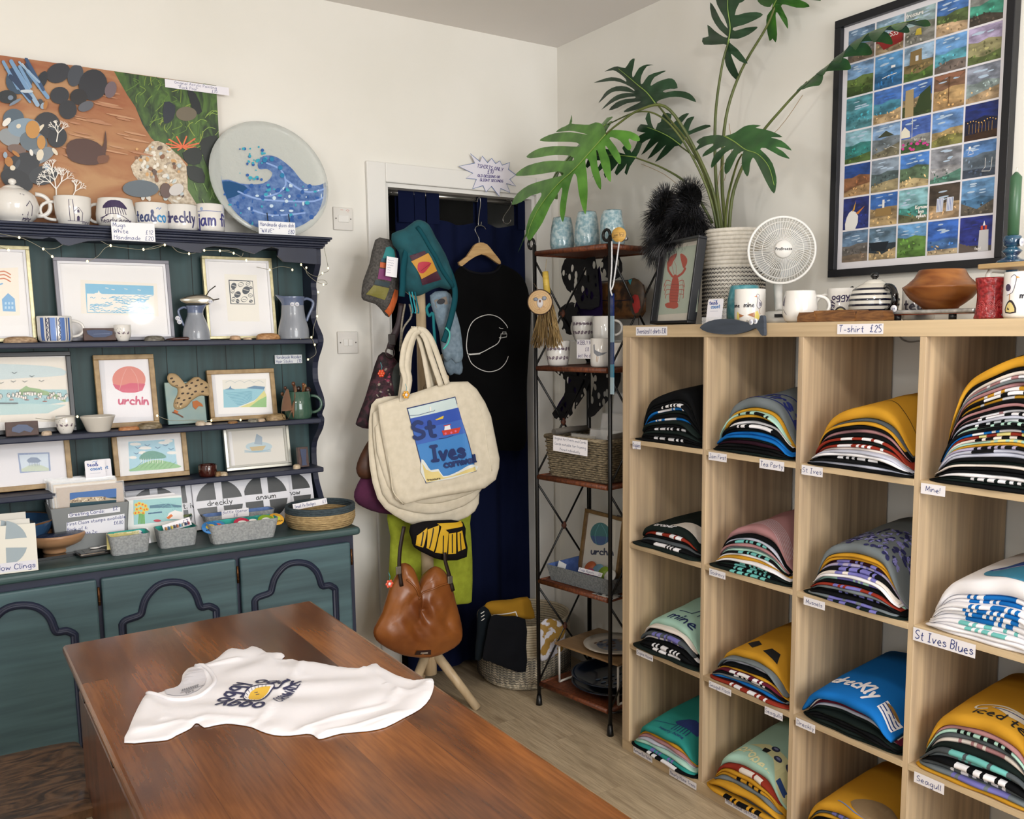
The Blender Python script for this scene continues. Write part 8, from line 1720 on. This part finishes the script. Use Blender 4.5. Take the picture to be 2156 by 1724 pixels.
for i in range(7):
    for j in range(5):
        k=rows[i][j]; c=SK[k]; a=Art(eps=.00008); u0=bw+.014+j*cw+.0025; v1=H-bw-.012-i*chh-.0025; u1=u0+cw-.005; v0=v1-chh+.005; w_=u1-u0; h_=v1-v0
        hz=rr.uniform(.42,.62); c=tuple(vm(x) for x in c); a.rect(u0,v0,u1,v1,c[0]); 
        for q in range(5): 
            x=rr.uniform(u0+.1*w_,u1-.35*w_);y=v0+h_*rr.uniform(hz+.08,.93); a.ell(x+.1*w_,y,w_*rr.uniform(.06,.17),h_*rr.uniform(.012,.03),'#a9bccf' if k not in('gull','chimney','night','beach','dark') else SK[k][0],14,.05)
        a.poly([(u0,v0),(u1,v0),(u1,v0+h_*(hz+rr.uniform(-.04,.06))),(u0+w_*.6,v0+h_*(hz+.05)),(u0+w_*.3,v0+h_*(hz-.03)),(u0,v0+h_*(hz+rr.uniform(-.03,.03)))],c[1])
        a.poly([(u0,v0),(u1,v0),(u1,v0+h_*rr.uniform(.15,.4)),(u0+w_*.5,v0+h_*rr.uniform(.15,.33)),(u0,v0+h_*rr.uniform(.1,.36))],c[2])
        c=SK[k]
        for f in (.7,1.25):
            for q in range(9): x=rr.uniform(u0+.06*w_,u1-.1*w_);y=v0+h_*rr.uniform(.05,hz-.06); a.ell(x,y,w_*rr.uniform(.02,.06),h_*rr.uniform(.012,.04),shade(c[1] if y>v0+h_*.3 else c[2],f),7,rr.uniform(0,3))
        ce=lambda x,y:(u0+w_*x,v0+h_*y)
        if k=='gull': a.poly([ce(.1,0),ce(.15,.4),ce(.35,.6),ce(.6,.4),ce(.5,0)],'#dcdad6',2); a.poly([ce(.35,.55),ce(.5,.9),ce(.45,.6)],'#c2903a'); a.poly([ce(.5,.5),ce(.85,.7),ce(.6,.45)],'#b8702c')
        if k=='chimney': a.poly([ce(.6,0),ce(.62,.6),ce(.9,.6),ce(.92,0)],'#b9b7b8'); a.rect(*ce(.66,.6),*ce(.73,.72),'#b5402c'); a.rect(*ce(.78,.6),*ce(.85,.72),'#b5402c'); a.poly([ce(.72,.72),ce(.76,.86),ce(.8,.72)],'#e4e2e0'); a.poly([ce(0,0),ce(0,.28),ce(.6,.05),ce(.6,0)],'#5a4f48'); a.text('found',*ce(.5,.05),h_*.08,'#d9d6d0',h_*.012,sx=.6)
        if k=='pier': a.poly([ce(.2,.3),ce(.22,.55),ce(.78,.55),ce(.8,.3)],'#8a6f44'); a.rect(*ce(.46,.55),*ce(.54,.8),'#dcdad6')
        if k=='church': a.poly([ce(.1,.0),ce(.1,.8),ce(.38,.8),ce(.4,0)],'#a08c66'); a.poly([ce(.4,.1),ce(.6,.6),ce(.95,.8),ce(1,.1)],'#2f3f22',1)
        if k=='house': a.poly([ce(.2,.45),ce(.22,.85),ce(.6,.88),ce(.62,.45)],'#7d6844'); a.rect(*ce(.4,.55),*ce(.5,.7),'#c9ccd0')
        if k=='umbrella': a.line([ce(.5,.15),ce(.5,.95)],.0022,'#5a3a22'); a.poly([ce(.0,.95),ce(.5,1),ce(1,.95),ce(.8,.82),ce(.5,.9),ce(.2,.82)],'#8a5f4a')
        if k=='chairs': 
            for x in (.25,.58): a.poly([ce(x,.2),ce(x+.02,.6),ce(x+.24,.6),ce(x+.22,.2)],'#cfd2da'); [a.line([ce(x+.04+q*.05,.22),ce(x+.05+q*.05,.58)],.0012,'#3f62a8') for q in range(4)]
        if k=='boatr': a.poly([ce(.1,.35),ce(.3,.1),ce(.95,.2),ce(.95,.75)],'#8a1f1f'); a.text('SS35',*ce(.4,.45),h_*.14,'#dcdad6',h_*.02)
        if k=='boat': a.poly([ce(.0,.55),ce(.1,.3),ce(.6,.25),ce(.75,.55)],'#141d26'); a.line([ce(.3,.3),ce(.2,.1)],.0014,'#141d26')
        if k=='kern': 
            for q,t_ in enumerate(('Kernow','bys','vyken')): a.text(t_,*ce(.8,.38-.13*q),h_*.1,'#e9e6e0',h_*.022,align='c',slant=0,sx=.8)
        if k=='flowr': 
            for q in range(14): a.ell(*ce(rr.uniform(.05,.95),rr.uniform(.05,.3)),w_*.05,h_*.04,'#c23f8a',7)
            a.poly([ce(.0,.45),ce(.0,.65),ce(.12,.78),ce(.3,.62),ce(.32,.45)],'#dcd6c4'); a.line([ce(.38,.4),ce(.38,1)],.0015,'#dcd6c4')
        if k=='hatb': a.line([ce(.15,.7),ce(.2,.8),ce(.3,.75),ce(.32,.68),ce(.15,.66)],.0012,'#e9e6e0'); a.ell(*ce(.2,.86),w_*.04,None,'#e9e6e0',9); a.line([ce(.7,.5),ce(.7,.25),ce(.6,.15),ce(.85,.12),ce(.88,.2),ce(.9,.5)],.0012,'#e9e6e0')
        if k=='mount': a.poly([ce(.2,.62),ce(.5,.8),ce(.8,.62)],'#3a4030',1); a.line([ce(.5,.25),ce(.7,.3),ce(.9,.22)],.001,'#dcdad6')
        if k=='night': [a.ell(*ce(.1+.085*q,.5+.04*math.sin(q)),w_*.018,h_*.018,'#e0b060',7) for q in range(11)]; [a.line([ce(.15+.1*q,.45),ce(.15+.1*q,.2)],.0009,'#b08a4a') for q in range(8)]
        if k=='seab': a.line([ce(.3,.3),ce(.5,.34),ce(.8,.36)],.002,'#dcdad6'); a.rect(*ce(.6,.55),*ce(.75,.62),'#e4e2e0')
        if k=='rockg': a.text('treasure',*ce(.02,.82),h_*.12,'#e9e6e0',h_*.02,sx=.8); a.poly([ce(.35,.25),ce(.4,.42),ce(.55,.42),ce(.58,.22)],'#b5a23a',1)
        a.obj('photograph',po,lambda u,v,h:(u,-.012-h,v),base=.0003,rough=.45)
o,m,g=traced('bird_ornament','small dark painted wooden bird with red belly behind the lobster frame','ornament',[(1322,592),(1335,585),(1352,596),(1357,620),(1352,655),(1340,668),(1328,650),(1334,625),(1324,606)],-.24,.014,M('#2a2018','#4a3826',(40,40,40),.5),ax=0,k=3)
a=Art(map=m,eps=.0003); a.poly([(1338,625),(1350,622),(1352,648),(1342,660)],'#8a1f1c',2); a.poly([(1326,590),(1335,587),(1334,600)],'#2f7f8a'); a.obj('painted_belly',o,onpuff(g,.001),cut=.01,cutv=.01)
G().tube([m(1344,664)[:1]+(0,)+m(1344,664)[1:],m(1345,684)[:1]+(0,)+m(1345,684)[1:]],.0015,6).obj('leg',paint('#2a2018'),o)
p=at(1316,503,0,-.34); o=G(); rr=random.Random(8)
for i in range(7): o.ball((rr.uniform(-.012,.012),rr.uniform(-.01,.01),rr.uniform(-.006,.02)),rr.uniform(.004,.009),None,None,8)
q=o.obj('silver_bauble',M('#8f8f90','#c9c9ca',(90,90,90),.25,.5,metal=.8)); q.location=p; tag(q,'small crumpled silver bauble at the right end of the top rack shelf','bauble')
p=at(2126,640,0,-.17); zt_=at(2126,566,0,-.17).z; o=G().lathe(smooth([(0,.002),(.018,0),(.03,.03),(.022,.06),(.013,zt_-ZK-.01),(.018,zt_-ZK)],2),24).obj('glass_vase',M('#14345a','#27607a',(30,30,60),.07,coat=1)); o.location=(-.17,p.y,ZK+.0005); tag(o,'dark blue glass vase below the riser, behind the seagull mug','vase')
P=[at(x,y,0,-.008) for x,y in smooth([(1893,706),(1900,715),(1915,720),(1936,718),(1960,716)],4)]; o=G().tube([q-P[0] for q in P],.002,6).obj('power_cable',paint('#8d8a84')); o.location=P[0]; tag(o,'thin grey cable looping down the wall behind the third cube','cable')
# ================================================================ table, shirt, chair
PINE=planks('#54301a','#965c2b','#43220c',.118,3.0,'Y',2.6,.22,coat=.2,knots=3.3,tone=.6,bump=.06,sub=3.2)
TZ=.76; X0,X1,Y0,Y1=-2.112,-1.53,-1.95,-.095
tb=thing('table','long glossy stained pine table in the foreground','table',((X0+X1)/2,(Y0+Y1)/2,0)); TO=-Vector(tb.location)
o=G().box(X0,X1,Y0,Y1,TZ-.024,TZ).obj('tabletop',PINE,tb,TO,bevel=.009,seg=3)
DW=M('#3a1c0e','#5c3018',(30,30,4),.35,coat=.3)
G().box(X0+.045,X0+.065,Y0+.06,Y1-.06,TZ-.14,TZ-.0245).obj('apron',DW,tb,TO); G().box(X1-.065,X1-.045,Y0+.06,Y1-.06,TZ-.14,TZ-.0245).obj('apron',DW,tb,TO); G().box(X0+.065,X1-.065,Y1-.08,Y1-.06,TZ-.14,TZ-.0245).obj('apron',DW,tb,TO)
for x in (X0+.075,X1-.075):
    for y in (Y0+.09,Y1-.09):
        G().box(x-.028,x+.028,y-.028,y+.028,TZ-.16,TZ-.0245).obj('leg_block',DW,tb,TO); G().lathe([(0,.0),(.018,0),(.026,.03),(.02,.06),(.028,.3),(.024,.5),(.03,.58),(.026,.605),(0,.605)],20).obj('leg',DW,tb,TO+Vector((x,y,0)))
for y in (-.25,-.6): G().box(X0+.018,X0+.044,y-.012,y+.012,TZ-.085,TZ-.026).obj('hinge',M('#1c120c',rough=.4,metal=.6),tb,TO)
G().box(X0+.02,X0+.044,-1.5,-.16,TZ-.36,TZ-.09).obj('folded_leaf',DW,tb,TO,bevel=.004)
# shirt
sp=[(261,1557),(270,1530),(282,1500),(300,1465),(312,1454),(328,1456),(347,1449),(373,1440),(382,1427),(384,1415),(395,1402),(409,1398),(434,1392),(456,1382),(474,1366),(492,1360),(514,1364),(530,1355),(550,1361),(565,1370),(593,1370),(599,1377),(592,1384),(615,1382),(640,1390),(662,1390),(700,1397),(757,1403),(775,1396),(792,1391),(800,1398),(835,1416),(870,1426),(895,1424),(911,1424),(913,1440),(905,1464),(885,1486),(850,1505),(810,1525),(770,1533),(720,1537),(690,1545),(671,1549),(660,1541),(645,1538),(610,1542),(578,1541),(550,1533),(529,1524),(500,1519),(476,1517),(450,1521),(430,1525),(418,1517),(410,1517),(402,1526),(385,1535),(370,1542),(352,1551),(310,1555)]
c0=at(590,1460,2,TZ); ts=thing('white_t_shirt','white t-shirt printed oggy oggy oggy spread on the table','t-shirt',(c0.x,c0.y,TZ+.001)); m=pmap(MAT(ts),.006,'z')
Psp=[m(*q) for q in sp]; Psp=smooth(Psp,2,True)
# body: grid of rings from the outline inward, low relief
def shirt():
    n=len(Psp); cx,cy=m(600,1455); import bmesh
    bm=bmesh.new(); vs=[bm.verts.new((u,v,0)) for u,v in Psp]
    for t in tessellate_polygon([[Vector((u,v,0)) for u,v in Psp]]):
        try: bm.faces.new([vs[k] for k in t])
        except ValueError: pass
    for ax in (0,1):
        a=min(v.co[ax] for v in bm.verts); b=max(v.co[ax] for v in bm.verts); st=.009; k=math.floor(a/st)+1
        while k*st<b:
            co=[0,0,0];no=[0,0,0];co[ax]=k*st;no[ax]=1; bmesh.ops.bisect_plane(bm,geom=bm.verts[:]+bm.edges[:]+bm.faces[:],plane_co=co,plane_no=no,dist=1e-6); k+=1
    bm.verts.index_update(); V=[v.co.copy() for v in bm.verts]; F=[[q.index for q in f.verts] for f in bm.faces]; bm.free()
    def dist(u,v):
        best=9
        for i in range(0,n):
            a=Psp[i];b=Psp[(i+1)%n];dx,dy=b[0]-a[0],b[1]-a[1];l2=dx*dx+dy*dy or 1e-12;t=max(0,min(1,((u-a[0])*dx+(v-a[1])*dy)/l2));d=(u-a[0]-t*dx)**2+(v-a[1]-t*dy)**2
            if d<best: best=d
        return math.sqrt(best)
    creases=[([(640,1387),(600,1440),(560,1500),(535,1522)],.0045,.007),([(762,1403),(800,1430),(838,1450),(815,1480),(700,1512),(640,1530)],.004,.008),([(300,1470),(335,1490),(345,1510)],.005,.01),([(395,1408),(440,1400),(500,1385)],.004,.008),([(410,1515),(430,1505),(520,1510)],.004,.01),([(560,1375),(590,1400),(640,1420)],.003,.009),([(270,1535),(330,1530),(380,1515)],.003,.008),([(840,1450),(870,1455),(905,1430)],.004,.009),([(690,1540),(750,1525),(840,1500)],.0035,.007)]
    CR=[([m(*q) for q in c],h,w_) for c,h,w_ in creases]
    def H(u,v):
        e=min(1,dist(u,v)/.012); z=.0045*math.sqrt(max(0,1-(1-e)**2))
        z+=.0022*e*(math.sin(u*38+4*math.sin(v*17))+.6*math.sin(v*55+u*21))
        for P,h,w_ in CR:
            d=9
            for a,b in zip(P,P[1:]):
                dx,dy=b[0]-a[0],b[1]-a[1];l2=dx*dx+dy*dy;t=max(0,min(1,((u-a[0])*dx+(v-a[1])*dy)/l2)); d=min(d,math.hypot(u-a[0]-t*dx,v-a[1]-t*dy))
            z+=h*math.exp(-(d/w_)**2)*min(1,e*1.2)
        return max(.0006,z)
    Z=[H(v.x,v.y) for v in V]; g=G(); g.add([(v.x,v.y,z) for v,z in zip(V,Z)],F,0,True); nb=len(Psp); g.add([(v.x,v.y,0) for v in V],[f[::-1] for f in F],0,False)
    n0=len(V)
    bd=[i for i in range(nb)]
    g.obj('shirt_body',M('#dcdade',None,(900,900,900),.85,.08),ts); return H
HS_=shirt()
up=lambda u,v,h:(u,v,HS_(u,v)+h+.001)
a=Art(map=m); a.poly([(347,1452),(372,1445),(385,1432),(392,1418),(398,1410),(412,1407),(428,1412),(434,1425),(430,1438),(415,1452),(395,1461),(370,1464),(350,1462)],'#c6c4ca',1); a.obj('inner_neck',ts,up,cut=.012,cutv=.012)
a=Art(map=m,eps=.0001); 
for i in range(9): a.line([(383+i*4,1455-i*1.4),(385+i*4,1449-i*1.5)],1.8,'#77777f',caps=False)
a.line([(380,1459),(428,1440)],.8,'#77777f'); a.text('6 EA 12',392,1460,4,'#77777f',.8,rot=-.35); a.obj('size_label',ts,up,base=.0012)
G().tube([(lambda q:(q[0],q[1],HS_(*q)+.001))(m(*q)) for q in smooth([(310,1460),(335,1466),(360,1472),(390,1471),(420,1463),(442,1448),(452,1432),(447,1418),(432,1406),(412,1399)],4)],.0042,8,flat=1).obj('collar',M('#d8d6da',rough=.85),ts)
a=Art(map=m,eps=.0001); OG='#2f3050'

aw=Art(eps=.0001)
def wtext(t,A,B,size,w_):
    A,B=m(*A),m(*B); L_=math.hypot(B[0]-A[0],B[1]-A[1]); aw.text(t,A[0],A[1],size,OG,w_,rot=math.atan2(B[1]-A[1],B[0]-A[0]),slant=0,sx=L_/twid(t,size))
wtext('oggy',(536,1438),(621,1446),.040,.0058); wtext('oggy',(478,1474),(520,1440),.036,.0055); wtext('oggy',(560,1482),(468,1475),.038,.0058); wtext('CORNWALL',(592,1479),(632,1443),.017,.0028)
aw.obj('oggy_lettering',ts,up,base=.0008,cut=.01,cutv=.01)
zz=lambda L_:[(360+x/3.83,1380+y/3.83) for x,y in L_]
a.poly(zz([(580,330),(595,292),(640,262),(700,248),(770,241),(835,241),(838,262),(790,305),(740,345),(705,367),(655,367),(605,354)]),OG,1); a.poly(zz([(586,328),(602,297),(642,270),(702,256),(770,249),(828,249),(828,260),(785,298),(735,338),(702,359),(658,359),(612,347)]),'#dcdade',1); a.poly(zz([(622,325),(642,295),(690,272),(760,262),(806,260),(785,290),(735,334),(702,354),(662,350),(630,345)]),'#d3ab3f',1)
for q in ([(612,330),(596,322)],[(620,312),(604,300)],[(634,297),(622,283)],[(655,285),(648,270)],[(680,276),(676,260)],[(705,270),(704,254)],[(735,266),(736,250)],[(765,262),(768,248)],[(630,343),(618,350)],[(650,350),(644,360)],[(672,353),(670,364)]): a.line(zz(q),1.0,OG)
a.line(zz([(672,298),(700,294)]),.9,OG); a.line(zz([(684,308),(712,304)]),.9,OG)
a.obj('oggy_print',ts,up,base=.0008,cut=.01,cutv=.01,rough=.6)
# chair
CHW=M('#2b1a10','#6d4f36',(7,20,7),.35,.1,det=5,dist=3.5,coat=.2,lo=.35,hi=.62)
ch=thing('wooden_chair','dark stained elm chair with broad seat left of the table','chair',(-2.27,-.06,0)); 
def seat(u,v):
    x=-.21+.42*u; y=-.19+.38*v
    return (x,y)
P=[(-.2,-.18),(.15,-.2),(.19,-.17),(.205,0),(.2,.14),(.17,.19),(0,.2),(-.2,.19)]
Ps=smooth(P,4,True); g=G(); n=len(Ps)
g.grid(n,8,lambda a_,b_:(lambda p,r:(p[0]*r,p[1]*r,.45-.010*(1-r**2.2)-(.012*(max(0,r-.93)/.07)**2)))(Ps[int(round(a_*n))%n],b_),0,True,cu=True); g.grid(n,1,lambda a_,b_:(lambda p:(p[0]*(1-.03*b_),p[1]*(1-.03*b_),.438-.022*b_))(Ps[int(round(a_*n))%n]),0,True,cu=True); g.add([(p[0]*.97,p[1]*.97,.416) for p in Ps],[tuple(range(n))]); g.obj('seat',CHW,ch)
for x,y in ((.16,-.15),(.16,.15),(-.16,-.15),(-.16,.15)): G().tube([(x*1.08,y*1.08,0),(x,y,.2),(x*.95,y*.95,.42)],[.014,.02,.016],12).obj('leg',CHW,ch)
for y in (-.15,.15): G().tube([(-.165,y,.2),(.165,y,.2)],.009,10).obj('stretcher',CHW,ch)
for y in (-.15,.15): G().tube([(-.19,y,.43),(-.23,y*1.05,.95)],.014,10).obj('back_post',CHW,ch)
G().tube([(-.23,-.17,.95),(-.24,0,.97),(-.23,.17,.95)],.022,10).obj('top_rail',CHW,ch)
for i in range(4): G().tube([(-.19,-.1+i*.066,.44),(-.235,-.1+i*.066,.95)],.007,8).obj('spindle',CHW,ch)
